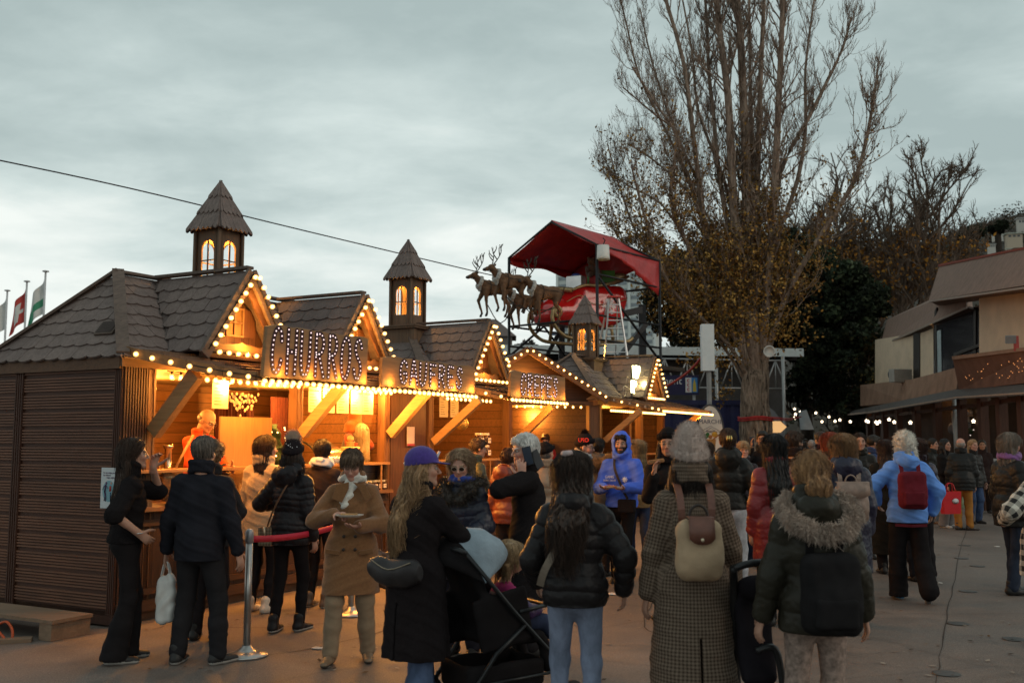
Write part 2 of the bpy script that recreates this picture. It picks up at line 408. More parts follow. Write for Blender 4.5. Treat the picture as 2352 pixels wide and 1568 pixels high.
def hand(f,s,nm,pose,r=1.,kk=.006,cols=None):
    k=s.k;sh,el,w=s.arm[nm];sd=1 if nm=='R' else -1
    d=unit(pose.get('hd'+nm,w-el)); n=np.array(pose.get('pn'+nm,(-sd,.2,0)),float); n=unit(n-d*(n@d)); t=np.cross(n,d)*(1) 
    th=np.array(pose.get('th'+nm,(0,1,0)),float)   # thumb side
    if t@th<0: t=-t
    cu=pose.get('curl'+nm,.35); g=k*r
    f.cap(w-d*.03*g,w+d*.02*g,.026*g,.027*g,.01,n,.72)
    f.cap(w+d*.015*g,w+d*.075*g,.032*g,.036*g,.008,n,.42)
    for i,(o,l) in enumerate(((.027,.072),(.0095,.08),(-.0085,.074),(-.026,.058))):
        p=w+(d*(.085-.004*abs(i-1))+t*o)*g; q=d; c=cu*(1+.12*i); e=unit(d+t*o*4)
        for j,fr in enumerate((.45,.32,.26)):
            a=c*(.55,.95,.75)[j]; q=unit(e*cos(a)+n*sin(a)) if j==0 else unit(q*cos(a)+np.cross(np.cross(q,n+1e-6),q)/max(np.linalg.norm(np.cross(q,n+1e-6)),1e-6)*sin(a))
            p2=p+q*l*fr*g; f.cap(p,p2,(.0098-.001*j)*g,(.009-.001*j)*g,.003); p=p2
    p=w+(d*.025+t*.026)*g; q=unit(d*.55+t*.75+n*.25)
    for j,l in enumerate((.042,.034,.026)):
        p2=p+q*l*g; f.cap(p,p2,(.0135-.0018*j)*g,(.012-.0018*j)*g,.006); p=p2; q=unit(q+d*.5+n*(.15+.5*cu))
def person(u,Y,H,hd,label,top,legs,hair=None,skin='light',sex='f',pose=None,shoe=(.02,.02,.02),sole=None,fat=1.,beard=None,
           cat='person',group=None,hat=None,extra=None,face=True,loc=None,glasses=None,scarf=None,vox=None,feet=True):
    pose=pose or {}; sk=skeleton(H,sex,pose); k=sk.k
    if loc is None:
        r=ray(u,1010); loc=(r[0]/r[1]*Y,Y,0.)
    root=thing('person',label,cat,loc,-RAD(hd),group); dist=loc[1]
    vx=vox or max(.0058,dist*.00078)*(1. if dist<15 else 1.15)
    ex=pose.get('ext',.55)
    f=SDF((-ex,-.5,-.02),(ex,.62,H+.05),vx); hp=sk.h
    # skull, face
    f.ell(hp(0,-.012,.035),(.077*k,.095*k,.088*k),.0,sk.R); f.ell(hp(0,.022,-.03),(.060*k,.070*k,.085*k),.03,sk.R)
    f.cap(hp(-.045,.01,-.062),hp(-.014,.068,-.088),.016*k,.015*k,.02); f.cap(hp(.045,.01,-.062),hp(.014,.068,-.088),.016*k,.015*k,.02)
    f.cap(sk.neck+np.array([0,0,-.03*k]),hp(0,-.018,-.06),(.060 if sex=='m' else .052)*k,(.054 if sex=='m' else .046)*k,.02)
    if face:
        for sd in(-1,1):
            f.ell(hp(sd*.036,.066,-.022),.021*k,.02); f.cap(hp(sd*.044,.078,.026),hp(sd*.014,.09,.022),.0075*k,.008*k,.014)
            f.ell(hp(sd*.032,.096,.006),(.0160*k,.011*k,.0075*k),.008,sk.R,op='s')
            f.ell(hp(sd*.079,-.004,-.008),(.010*k,.019*k,.031*k),.008,sk.R@rotm(0,0,sd*.35))
            f.cap(hp(sd*.008,.104,-.030),hp(sd*.013,.094,-.030),.0065*k,.005*k,.006)
        f.cap(hp(0,.090,.012),hp(0,.113,-.024),.0075*k,.0105*k,.008)
        f.cap(hp(-.016,.084,-.055),hp(.016,.084,-.055),.0078*k,None,.006); f.cap(hp(-.013,.083,-.066),hp(.013,.083,-.066),.0085*k,None,.006)
        f.cap(hp(-.02,.096,-.0605),hp(.02,.096,-.0605),.0024*k,None,.003,op='s')
        f.ell(hp(0,.070,-.094),.0185*k,.02)
    # trunk and limbs
    f.ell(sk.chest-[0,0,.02],(.140*k*fat,.095*k*fat,.19*k),.03); f.cap(sk.waist,sk.hip,.125*k*fat,.145*k*fat,.05,(0,1,0),.72)
    for nm in'LR':
        sh,el,wr=sk.arm[nm]; f.cap(sk.neck+[0,0,-.03*k],sh,.035*k,.043*k,.04); f.cap(sh,el,.047*k,.039*k,.03); f.cap(el,wr,.040*k,.026*k,.02)
        if not pose.get('nohand'+nm): hand(f,sk,nm,pose,1.06 if sex=='m' else 1.)
        hj,kn,an,toe,heel=sk.leg[nm]; f.cap(hj,kn,.078*k,.052*k,.05); f.cap(kn,an,.052*k,.034*k,.03)
    f.disp(lambda x,y,z:.0009*wob(x,y,z,60),.03)
    V,Q=f.mesh(); L=(V-sk.hc)@sk.R/k; base=np.array(SKIN[skin]); C=np.ones((len(V),4)); C[:,:3]=base
    hm=(np.abs(L[:,2])<.16)&(np.abs(L[:,0])<.1)&(np.abs(L[:,1])<.14)
    ax=np.abs(L[:,0]); fr=L[:,1]>.045
    lip=hm&fr&(ax<.024)&(np.abs(L[:,2]+.060)<.0105); C[lip,:3]=base*np.array((.85,.6,.6))
    ey=hm&fr&(((ax-.032)/.019)**2+((L[:,2]-.005)/.012)**2<1); C[ey,:3]=base*.5
    ck=hm&fr&(((ax-.042)/.024)**2+((L[:,2]+.028)/.022)**2<1); C[ck,:3]=base*np.array((1.04,.9,.88))
    hc=np.array(hair['c']) if hair else base*.4
    br=hm&fr&(ax>.013)&(ax<.05)&(np.abs(L[:,2]-.0275+.08*(ax-.03)**2*10)<.0058); C[br,:3]=hc*.6+.005
    if beard:
        bm=hm&(L[:,1]>-.01)&(L[:,2]<(-.032 if beard.get('full') else -.04))&(L[:,2]>-.13)&~lip&((L[:,2]<-.068)|(ax>.027)|(L[:,2]>-.052)|(np.abs(L[:,2]+.06)>.0105))&((ax>.012)|(L[:,2]<-.038))
        C[bm,:3]=np.array(beard['c'])*(1-beard.get('a',.0))+base*beard.get('a',0.)
    body=fastmesh('body',V,Q,skinmat(),root,cols=C)
    if face and dist<13.5 and not pose.get('noeyes'):
        for sd in(-1,1):
            mb=MB(); c=hp(sd*.0315,.0785,.0050); mb.ell(c,.0115*k,10,8,0)
            mb.ell(hp(sd*.0315,.0845,.0045),.0068*k,8,6,1)
            if not pose.get('closed'): mb.build('eye',[M('eye_white',(.33,.30,.27),.35,0),M('iris',hair.get('eye',(.03,.02,.012)) if hair else (.03,.02,.01),.2,0)],root)
    # ---- trousers
    if legs:
        lt=legs; f=SDF((-.42,-.42,-.01),(.42,.48,1.16*k),vx*1.15); cut={'slim':(.088,.060,.046),'straight':(.094,.074,.066),'wide':(.10,.088,.098),'flare':(.09,.062,.105)}[lt.get('cut','straight')]
        f.cap(sk.hip+[0,0,.10*k],sk.hip+[0,-.01,-.03*k],.130*k*fat,.152*k*fat,.04,(0,1,0),.76)
        if sex=='f' : 
            for sd in(-1,1): f.ell(sk.hip+np.array([sd*.06*k,-.045*k,-.02*k]),(.085*k*fat,.085*k,.10*k),.05)
        for nm in'LR':
            hj,kn,an,toe,heel=sk.leg[nm]; f.cap(hj,kn,cut[0]*k*fat,cut[1]*k,.045); e=an+unit(an-kn)*(.035*k if cut[2]>.08 else .0)+(0,0,.0)
            mid=(kn+e)/2; f.cap(kn,mid,cut[1]*k,(cut[1]+cut[2])/2*k*.98,.03); f.cap(mid,e,(cut[1]+cut[2])/2*k*.98,cut[2]*k,.03)
        A=.0045 if lt.get('cut')!='slim' else .003
        f.disp(lambda x,y,z:A*wob(x*1.,y,z*1.6,19,H*9)+A*.5*np.maximum(0,np.sin(z*70+4*np.sin(x*9+H)+3*y*10))*np.exp(-((z/k-.42)/.16)**2)+A*.45*np.sin(z*75+22*x+3*np.sin(y*20))*np.exp(-((z/k-.1)/.09)**2),.05)
        f.cut((0,0,.035*k),(0,0,-1)) ; f.cut((0,0,min(1.10*k,(top['hem']*k+(.13 if top.get('hem',.86)<.8 else .07) if top else 9))),(0,0,1))
        V,Q=f.mesh(); fastmesh(lt.get('name','trousers'),V,Q,lt.get('mat') or cloth(lt.get('k','cloth'),lt['c']),root)
    # ---- shoes
    if feet:
        for nm in'LR':
            hj,kn,an,toe,heel=sk.leg[nm]; R=rotm(0,0,-toe)@rotm(-heel,0,0); b=an+np.array([0,0,0])
            P=lambda x,y,z: b+R@(np.array([x,y,z])*k)
            f=SDF((b[0]-.22*k,b[1]-.26*k,-.04),(b[0]+.22*k,b[1]+.36*k,b[2]+.20*k),min(vx,.008))
            f.cap(P(0,-.045,-.045),P(0,.055,-.05),.040*k,.040*k,.02); f.cap(P(0,.055,-.052),P(.0,.155,-.062),.042*k,.034*k,.02,(0,0,1),.8)
            f.cap(P(0,-.02,-.03),P(0,-.015,.045),.045*k,.048*k,.03)
            f.cut(P(0,0,-.085),-R[:,2])
            V,Q=f.mesh(); lz=((V-b)@R)[:,2]/k; sm=(lz[Q].mean(1)<-.062).astype(int) if sole is not None else np.zeros(len(Q),int)
            fastmesh('shoe',V,Q,[cloth('leather',shoe),M('sole_%d'%(sole[0]*99),sole,.7,.1) if sole is not None else MATS['skin']] if sole is not None else cloth('leather',shoe),root,mi=sm)
    # ---- top
    if top: garment(root,sk,sex,top,vx,fat,pose)
    if hair and hat: hair=dict(hair,hat=1)
    if hair: hairdo(root,sk,hair,vx,dist,H)
    if hat: hatmk(root,sk,hat,vx,dist)
    if glasses is not None:
        mb=MB()
        for sd in(-1,1):
            c=hp(sd*.033,.1015,.003); q=[c+sk.R@(np.array([.023*cos(a)*k,0,.018*sin(a)*k])) for a in np.linspace(0,2*pi,15)]
            mb.tube(q,.0016*k,5,0,False); mb.tube([hp(sd*.055,.098,.008),hp(sd*.078,.03,.012),hp(sd*.082,-.02,.0)],.0016*k,5,0)
            if glasses.get('dark'): mb.prism([(.022*cos(a)*k,.017*sin(a)*k) for a in np.linspace(0,2*pi,15)[:-1]],c,sk.R[:,0],sk.R[:,2],.002,1)
        mb.tube([hp(-.011,.104,.006),hp(.011,.104,.006)],.0018*k,5,0)
        mb.build('glasses',[M('glasses_%d'%(glasses.get('c',(.02,))[0]*99),glasses.get('c',(.02,.015,.015)),.3,0),M('dark_lens',(.03,.015,.01),.1,0)],root)
    if scarf:
        f=SDF(sk.neck-.26,sk.neck+.26,vx); n=12
        pts=[sk.neck+np.array([.085*sin(a)*k,.075*cos(a)*k+.01,(.035+.012*cos(a*2))*k*scarf.get('h',1.)]) for a in np.linspace(0,2*pi,n+1)]
        for a,b in zip(pts,pts[1:]): f.cap(a,b,scarf.get('r',.032)*k,None,.02)
        if scarf.get('tail'): f.cap(sk.neck+[.02,.085*k,.02],sk.neck+[.05*k,.12*k,-.18*k],.032*k,.04*k,.02,(0,1,0),.5); f.cap(sk.neck+[-.04,.08*k,.04],sk.neck+[.02*k,.12*k,-.12*k],.03*k,.03*k,.02,(0,1,0),.5)
        f.disp(lambda x,y,z:.006*np.sin(z*90+x*40+3*np.sin(y*30)),.04); V,Q=f.mesh(); fastmesh('scarf',V,Q,scarf.get('mat') or cloth(scarf.get('k','wool'),scarf['c']),root)
    root['sk']=0; del root['sk']
    return root,sk
def garment(root,sk,sex,t,vx,fat,pose):
    k=sk.k; th=t.get('th',.022); hem=t.get('hem',.86)*k; per=t.get('per',0.)*k; am=t.get('amp',.011)
    rz=(am,per,'z') if per else None; rs=(am,per,'s') if per else None
    fl=t.get('flare',.0); T=sk.T; w=sk.w
    bb=pose.get('ext',.55)+.06
    f=SDF((-bb,-.5,hem-.02),(bb,.66,(1.86 if t.get('hood')=='up' else 1.66)*k),vx)
    cr=(.146 if sex=='m' else .134)*k*fat+th; wr_=(.140 if sex=='m' else .122)*k*fat+th*t.get('waist',1.)
    f.ell(T(0,-.005,1.24),(cr+.010,(.105*k*fat+th),.205*k),.02,rip=rz)
    f.cap(T(0,0,1.24),T(0,0,1.06),cr*.98,wr_,.03,(0,1,0),.70,rip=rz)
    hb=np.array([sk.hip[0],sk.hip[1],hem]); rh=(.152*k*fat+th)+fl*k
    wst=T(0,0,1.06); mid=sk.hip+np.array([0,-.012*k,.0])
    f.cap(wst,mid,wr_,.150*k*fat+th,.03,(0,1,0),.74,rip=rz)
    if hem<sk.hip[2]: f.cap(mid,hb,.150*k*fat+th,rh,.03,(0,1,0),.74 if hem>.8*k else .9,rip=rz)
    for nm in'LR':
        sh,el,wr=sk.arm[nm]; sd=1 if nm=='R' else -1
        f.cap(T(0,-.012,1.425),sh,.036*k+th*.6,.046*k+th*.75,.05)
        if t.get('sleeve',1)==0: continue
        f.cap(sh,el,.049*k+th*.85,.043*k+th*.85,.04,rip=rs)
        if t.get('sleeve',1)>.6:
            we=el+(wr-el)*t.get('cuffat',.93); f.cap(el,we,.043*k+th*.85,(t.get('cuff',.034))*k+th*.6,.02,rip=rs)
            if t.get('cuffroll'): f.cap(we-(wr-el)*.08,we,(t.get('cuff',.034))*k+th*.75,None,.005)
    if hem<.78*k:
        for nm in'LR':
            hj,kn,an,toe,heel=sk.leg[nm]; e=kn if hem<kn[2] else hj+(kn-hj)*((hj[2]-hem)/max(hj[2]-kn[2],.01)); f.cap(hj,e,.105*k*fat+th*.5,.085*k+th*.6,.07)
            if hem<kn[2]: f.cap(kn,kn+(an-kn)*min(1,(kn[2]-hem)/max(kn[2]-an[2],.01)),.085*k+th*.6,.075*k+th*.8,.07)
    if not t.get('nocollar'):
        ch=t.get('collar',.05)*k; n=18; cr2=(.062+.3*th)*k
        for i in range(n):
            a0,a1=2*pi*i/n,2*pi*(i+1)/n
            if t.get('open') and (abs(sin((a0+a1)/2))<.5 and cos((a0+a1)/2)>0): continue
            p=[sk.neck+np.array([cr2*1.15*sin(a),cr2*cos(a)+.002,.01*k+ch*(.5-.3*cos(a))]) for a in(a0,a1)]
            f.cap(p[0]-[0,0,.03],p[0]+[0,0,ch*.5],.016*k+.2*th,None,.012); f.cap(p[0]+[0,0,ch*.5],p[1]+[0,0,ch*.5],.015*k+.2*th,None,.012)
    hd=t.get('hood')
    if hd=='down':
        q=t.get('hoodsz',1.); f.ell(T(0,-.13,1.455),(.135*k*q,.065*k*q,.115*k*q),.03); f.cap(T(-.11*q,-.05,1.50),T(0,-.16,1.47),.035*k,.045*k,.03); f.cap(T(.11*q,-.05,1.50),T(0,-.16,1.47),.035*k,.045*k,.03)
        f.ell(T(0,-.115,1.53),(.075*k*q,.045*k,.05*k),.02,op='s')
    if hd=='up':
        h=sk.h; f.ell(h(0,-.025,.03),(.108*k,.125*k,.125*k),.04,sk.R); f.cap(h(0,-.03,-.03),sk.neck+[0,-.03,0],.10*k,.10*k,.04)
        f.cap(h(-.07,.05,-.1),h(.0,.06,-.13),.03*k,None,.03); f.cap(h(.07,.05,-.1),h(.0,.06,-.13),.03*k,None,.03)
        f.ell(h(0,.085,.002),(.078*k,.085*k,.112*k),.012,sk.R,op='s'); f.ell(h(0,.0,.0),(.08*k,.1*k,.115*k),.004,sk.R,op='s')
    if t.get('belt'): 
        f.cap(T(-.09,0,1.03),T(.09,0,1.03),.0,None,.0)
    sd=H=sk.k*7+w*13; A=t.get('fold',.005)
    f.disp(lambda x,y,z:A*wob(x,y,z,14,sd)+A*.6*wob(x,y,z*.6,33,sd+2)+ (A*.8*np.maximum(0,np.sin(z*60+x*25+4*np.sin(y*12))) if not per else .0022*wob(x,y,z,75,sd)+.0016*wob(x,y,z,130,sd)),.05)
    if t.get('longfold'): f.disp(lambda x,y,z:.012*np.sin(np.arctan2(y,x)*9+sd)*np.clip((.95*k-z)*1.6,0,1),.06)
    f.cut((0,0,hem),(0,0,-1))
    if t.get('slit'): f.box((.01,-.25,hem+.12*k),(.006,.2,.24*k),.002,op='s')
    if t.get('vneck'):
        v=t['vneck']*k; f.cap(sk.neck+[0,.14*k,.03],sk.neck+[0,.14*k,-v],.065*k,.004,.01,(0,1,0),1.6,op='s')
    V,Q=f.mesh()
    cc=None
    if t.get('mat'):   # cloth coordinates: round the trunk and along the sleeves
        a_=np.arctan2(V[:,0],-V[:,1]-.0)*.19; b_=V[:,2].copy(); best=np.full(len(V),.105+th)
        for nm in'LR':
            sh,el,wr=sk.arm[nm]; acc=0.
            for p_,q_ in((sh,el),(el,wr)):
                d_=q_-p_; L_=np.linalg.norm(d_); u_=d_/L_; tt=(V-p_)@u_; r_=V-p_-tt[:,None]*u_; ds=np.linalg.norm(r_,axis=1); ok=(ds<best)&(tt>-.03)&(tt<L_+.08)&(V[:,0]*(1 if nm=='R' else -1)>sk.w*.85)
                e1=unit(np.cross(u_,(0,1,.1))); e2=np.cross(u_,e1); a_[ok]=(np.arctan2(r_@e2,r_@e1)*.07)[ok]; b_[ok]=-(acc+tt)[ok]+sh[2]; best[ok]=ds[ok]; acc+=L_
        cc=np.stack([a_+5,b_+5,b_*0,b_*0+1],1)
    fastmesh(t.get('name','jacket'),V,Q,t.get('mat') or cloth(t.get('k','cloth'),t['c']),root,cols=cc)
def fibres(V,n,L,seed,r0=.0016,r1=.0005,down=0.,c=None,seg=3,curl=.4):
    rg=np.random.default_rng(seed); i=rg.integers(0,len(V),n); P0=V[i]; cen=V.mean(0) if c is None else np.array(c)
    d=P0-cen; d/=np.linalg.norm(d,axis=1,keepdims=True)+1e-9; d+=rg.normal(0,curl,(n,3)); d[:,2]-=down; d/=np.linalg.norm(d,axis=1,keepdims=True)
    l=L*rg.uniform(.5,1.1,n)[:,None]; P=[P0-d*l*.15]
    for j in range(seg):
        d2=d+rg.normal(0,curl*.5,(n,3)); d2[:,2]-=down*.3*j; P.append(P[-1]+d2*l/seg)
    P=np.stack(P,1); R=np.linspace(r0,r1,seg+1)[None,:]*np.ones((n,1)); return segtubes(P,R,3)
def strands(V,n,L0,L1,c,seed=7,wave=.2,seg=6,r0=.0022,fwd=None,lift=.0022,face=None):
    """locks that lie along the surface of the hair and fall with gravity"""
    rg=np.random.default_rng(seed); P0=V[rg.integers(0,len(V),n)]; L=rg.uniform(L0,L1,n)[:,None]; ph=rg.uniform(0,6,n); g=np.array([0,0,-1.]) if fwd is None else unit(fwd)
    def nr(P):
        o=P-c; o[:,2]=np.where(P[:,2]<c[2],0,o[:,2]); return o/(np.linalg.norm(o,axis=1,keepdims=True)+1e-9)
    P=P0+nr(P0.copy())*lift; out=[P]; fp=0
    if face is not None:
        Lc=(P0-face[0])@face[1]; m=(Lc[:,1]>.015)&(Lc[:,2]<.14); fp=(m[:,None]*(np.sign(Lc[:,:1])*face[1][:,0][None]*1.5-face[1][:,1][None]*.9))
    for j in range(seg):
        o=nr(P.copy()); gg=g[None]+fp; d=gg-o*(o*gg).sum(1,keepdims=True); d/=np.linalg.norm(d,axis=1,keepdims=True)+.15
        s=np.cross(o,d); d=d+s*(wave*np.sin(ph+j*1.6))[:,None]+rg.normal(0,.06,(n,3))+o*.03; P=P+d*L/seg; out.append(P)
    return segtubes(np.stack(out,1),np.linspace(r0,.0006,seg+1)[None,:]*np.ones((n,1)),3)
def hairdo(root,sk,hr,vx,dist,H):
    st=hr.get('st','short'); k=sk.k; h=sk.h; R=sk.R; vol=min(hr.get('vol',.012),.004) if hr.get('hat') else hr.get('vol',.012)
    L=hr.get('len',.3)*k; f=SDF(sk.hc-np.array([.28,.30,.16+L+.12]),sk.hc+np.array([.28,.24,.22]),vx)
    if st=='bald':
        f.ell(h(0,-.03,.01),((.0775+.004)*k,(.088)*k,(.078)*k),.0,R); f.cut(h(0,0,.035),R[:,2]); f.cut(h(0,.01,0),R[:,1])
    else:
        f.ell(h(0,-.016,.040),((.077+vol)*k,(.096+vol)*k,(.088+vol)*k),.0,R)
        fl=hr.get('line',.052)
        # hairline: take away the face
        f.cut(h(0,fl-.01,.02),unit(R@np.array([0,1,-.55])))
        if st in('short','curly','fringe'):
            f.cut(h(0,-.03,-.055),R@np.array([0,-.1,-1]))
            f.cut(h(0,.005,-.015),unit(R@np.array([0,.85,-.9])))
            f.cap(h(-.035,fl+.012,.085),h(.035,fl+.012,.085),.024*k,None,.03)
            if st=='fringe':
                f.cap(h(-.05,.066,.062),h(-.02,.088,.055),.018*k,.018*k,.015); f.cap(h(-.02,.088,.055),h(.05,.072,.06),.020*k,.018*k,.015)
                for sd in(-1,1): f.cap(h(sd*.07,.03,.06),h(sd*.078,.0,.0),.02*k,.014*k,.02)
        if st in('long','bob','wavy'):
            B=hr.get('back',.0)
            for sd in(-1,1):
                f.cap(h(sd*.055,-.035,.05),h(sd*.074,-.045,-.06),.030*k,.032*k,.03)
                f.cap(h(sd*.074,-.045,-.06),h(sd*.075,-.055+B,-.10)-[0,0,L*.55],.034*k,.040*k,.03)
                f.cap(h(sd*.075,-.055+B,-.10)-[0,0,L*.55],h(sd*.05,-.06+B,-.10)-[0,0,L],.040*k,.016*k,.03)
                if hr.get('front'): f.cap(h(sd*.078,.0,.0),h(sd*.095,.045,-.10)-[0,0,L*.5],.018*k,.022*k,.02)
            f.cap(h(0,-.06,.03),h(0,-.085+B,-.10)-[0,0,L*.6],.07*k,.055*k,.04,R[:,1],.7)
            f.cap(h(0,-.085+B,-.10)-[0,0,L*.6],h(0,-.08+B,-.10)-[0,0,L],.055*k,.03*k,.03,R[:,1],.6)
        if st=='pony':
            f.cut(h(0,-.03,-.05),R@np.array([0,-.1,-1])) ; a=h(0,-.10,.03)
            f.ell(a,.04*k,.03); f.cap(a,h(0,-.13,-.06),.042*k,.06*k,.03); f.cap(h(0,-.13,-.06),h(0,-.10,-.08)-[0,0,L],.06*k,.02*k,.03)
        if st=='bun':
            f.cut(h(0,-.03,-.05),R@np.array([0,-.1,-1])); f.ell(h(0,-.105,.02),(.05*k,.035*k,.05*k),.02,R); f.cap(h(-.03,-.09,0),h(-.05,-.08,-.1),.02*k,.012*k,.02); f.cap(h(.0,-.08,-.02),h(.02,-.08,-.12),.03*k,.012*k,.02)
    c=sk.hc
    if st=='curly' or hr.get('curly'): f.disp(lambda x,y,z:.009*wob(x,y,z,85,H)+.006*wob(x,y,z,150,H+1),.05)
    elif st!='bald':
        wv=1. if st=='wavy' else .35
        f.disp(lambda x,y,z:.0045*np.sin(np.arctan2(y-c[1]+.0,x-c[0])*26+wv*5*np.sin(z*26+x*9))+.003*np.sin(np.arctan2(y-c[1],x-c[0])*57+3*np.sin(z*31))+.005*wv*wob(x,y,z,30,H),.05)
    V,Q=f.mesh()
    if len(V)==0: return
    n=hr.get('n',0) or (0 if dist>15 else (1500 if st in('short','curly','fringe','bun') else 2400))
    if st=='bald': n=0
    if n:
        cc=h(0,-.02,.03); V0_=V
        if hr.get('hat'): lz=((V-sk.hc)@R)[:,2]; V=V[lz<-.01*k]
        if len(V)<10: V=V0_
        if st in('short','fringe','bun'): V2,Q2=strands(V,n,.018*k,(.055 if st=='fringe' else .036)*k,cc,fwd=R@np.array([.1,.35 if st=='fringe' else -.15,-1.]),wave=.3,seg=3,r0=.0022,face=(sk.hc,R) if st!='fringe' else None)
        elif st=='curly' or hr.get('curly'): V2,Q2=fibres(V,n,.028*k,3,.0024,.0009,.1,cc,3,.9)
        elif st=='pony': V2,Q2=strands(V,n,.04*k,.11*k,cc,fwd=R@np.array([.0,-.9,-.45]),wave=.35,seg=4)
        else: V2,Q2=strands(V,n,.08*k,.22*k,cc,wave=.5 if st=='wavy' else .12,face=(sk.hc,R))
        V=V0_; Q=np.concatenate([Q,Q2+len(V)]); V=np.concatenate([V,V2])
    fastmesh('hair',V,Q,hairmat(hr['c'],hr.get('c2')),root)
    if hr.get('clip'):
        mb=MB(); q=h(0.01,-.14,.03); 
        for a in(-1,0,1): mb.tube([q+R@np.array([a*.02,.0,.03]),q+R@np.array([a*.024,-.022,.0]),q+R@np.array([a*.02,0,-.03])],[.007,.009,.006],8)
        mb.build('hair_clip',hr['clip'],root)
def hatmk(root,sk,ht,vx,dist):
    k=sk.k;h=sk.h;R=sk.R;ty=ht['t']; f=SDF(sk.hc-.26,sk.hc+np.array([.26,.3,.32]),vx)
    if ty=='beanie':
        vol=ht.get('vol',.016); ht_=ht.get('high',.02)
        f.ell(h(0,-.016,.045+ht_*.5),((.077+vol)*k,(.096+vol)*k,(.092+vol+ht_)*k),.0,R); f.cut(h(0,.02,.035 if not ht.get('low') else .015),unit(R@np.array([0,.35,-1])))
        n=16; rr=.006
        for i in range(n):
            a0,a1=2*pi*i/n,2*pi*(i+1)/n; pp=[h((.075+vol)*sin(a),(.094+vol)*cos(a)-.016,.055+.03*cos(a)+(-.02 if ht.get('low') else 0)) for a in(a0,a1)]
            for dz in(0,.02): f.cap(pp[0]+R[:,2]*dz,pp[1]+R[:,2]*dz,(.009+rr)*k,None,.008)
        f.disp(lambda x,y,z:.0022*np.sin(np.arctan2(y-sk.hc[1],x-sk.hc[0])*34),.03)
    if ty=='cap':
        f.ell(h(0,-.014,.048),(.099*k,.117*k,.108*k),.0,R); f.cut(h(0,.0,.035),unit(R@np.array([0,.12,-1])))
        f.cap(h(-.03,.07,.048),h(-.03,.155,.035),.045*k,.03*k,.01,R[:,2],.16); f.cap(h(.03,.07,.048),h(.03,.155,.035),.045*k,.03*k,.01,R[:,2],.16)
        f.ell(h(0,-.014,.143),.008*k,.003); f.ell(h(0,-.115,.045),(.03*k,.02*k,.018*k),.003,op='s')
    V,Q=f.mesh()
    if ht.get('fuzz'):
        V2,Q2=fibres(V,ht['fuzz'],.016,5,.0011,.0004,0,h(0,-.02,.04),2,.5); Q=np.concatenate([Q,Q2+len(V)]);V=np.concatenate([V,V2])
    o=fastmesh('knit_hat' if ty=='beanie' else 'cap',V,Q,ht.get('mat') or cloth(ht.get('k','wool'),ht['c']),root)
    if ht.get('pom'):
        c=h(0,-.02,.155+ht.get('high',.02)); f=SDF(c-.09,c+.09,vx); f.ell(c,ht.get('pomr',.04),0); V,Q=f.mesh(); V2,Q2=fibres(V,1400,.035,9,.0013,.0004,0,c,2,.45)
        fastmesh('pompom',np.concatenate([V,V2]),np.concatenate([Q,Q2+len(V)]),cloth('fleece',ht['pom']),root)
    if ht.get('studs'):
        mb=MB(); rg=random.Random(4)
        for i in range(26):
            a=rg.uniform(0,6.28); b=rg.uniform(.15,1.1); mb.ell(h(.094*cos(b)*sin(a),-.016+.113*cos(b)*cos(a),.05+.12*sin(b)),.0045,6,4)
        mb.build('studs',M('stud_white',(.8,.8,.8),.3,0),root)
    return o
def furtrim(root,sk,pts,r,col,n=3500,name='fur_trim',L=.05,vx=.009):
    P=[sk.T(*p) for p in pts]; A=np.array(P); f=SDF(A.min(0)-r*2-.03,A.max(0)+r*2+.03,vx)
    for a,b in zip(P,P[1:]): f.cap(a,b,r,None,.02)
    f.disp(lambda x,y,z:.01*wob(x,y,z,50)+.004*wob(x,y,z,120),.04); V,Q=f.mesh(); rg=np.random.default_rng(2); i=rg.integers(0,len(V),n)
    # fibres leave the nearest point of the spine
    S2=np.concatenate([a+(b-a)*np.linspace(0,1,8)[:,None] for a,b in zip(P,P[1:])]); j=((V[i][:,None,:]-S2[None])**2).sum(2).argmin(1)
    d=V[i]-S2[j]; d/=np.linalg.norm(d,axis=1,keepdims=True); d+=rg.normal(0,.45,d.shape); l=L*rg.uniform(.5,1.1,n)[:,None]
    PP=np.stack([V[i]-d*l*.2,V[i]+d*l*.4,V[i]+d*l*.8+rg.normal(0,.004,d.shape)-[0,0,.008]],1); V2,Q2=segtubes(PP,np.array([[.0022,.0016,.0005]])*np.ones((n,1)),3)
    return fastmesh(name,np.concatenate([V,V2]),np.concatenate([Q,Q2+len(V)]),hairmat(col,tuple(c*.45 for c in col)),root)
def ribbon(name,pts,w,mat,parent=None,th=.004,nrm=None):
    """flat strap through local points"""
    P=np.array(pts,float); T=np.gradient(P,axis=0); mb=MB(); V=[]
    for i,p in enumerate(P):
        t=unit(T[i]); n=unit(nrm[i] if nrm is not None else np.array([0,-1,0])); s=unit(np.cross(t,n)); n=np.cross(s,t)
        V+= [p+s*w/2+n*th/2,p-s*w/2+n*th/2,p-s*w/2-n*th/2,p+s*w/2-n*th/2]
    k=len(P);F=[(i*4+j,i*4+(j+1)%4,(i+1)*4+(j+1)%4,(i+1)*4+j) for i in range(k-1) for j in range(4)]+[(3,2,1,0),tuple((k-1)*4+j for j in range(4))]
    mb.add(V,F,0,False); return mb.build(name,mat,parent)
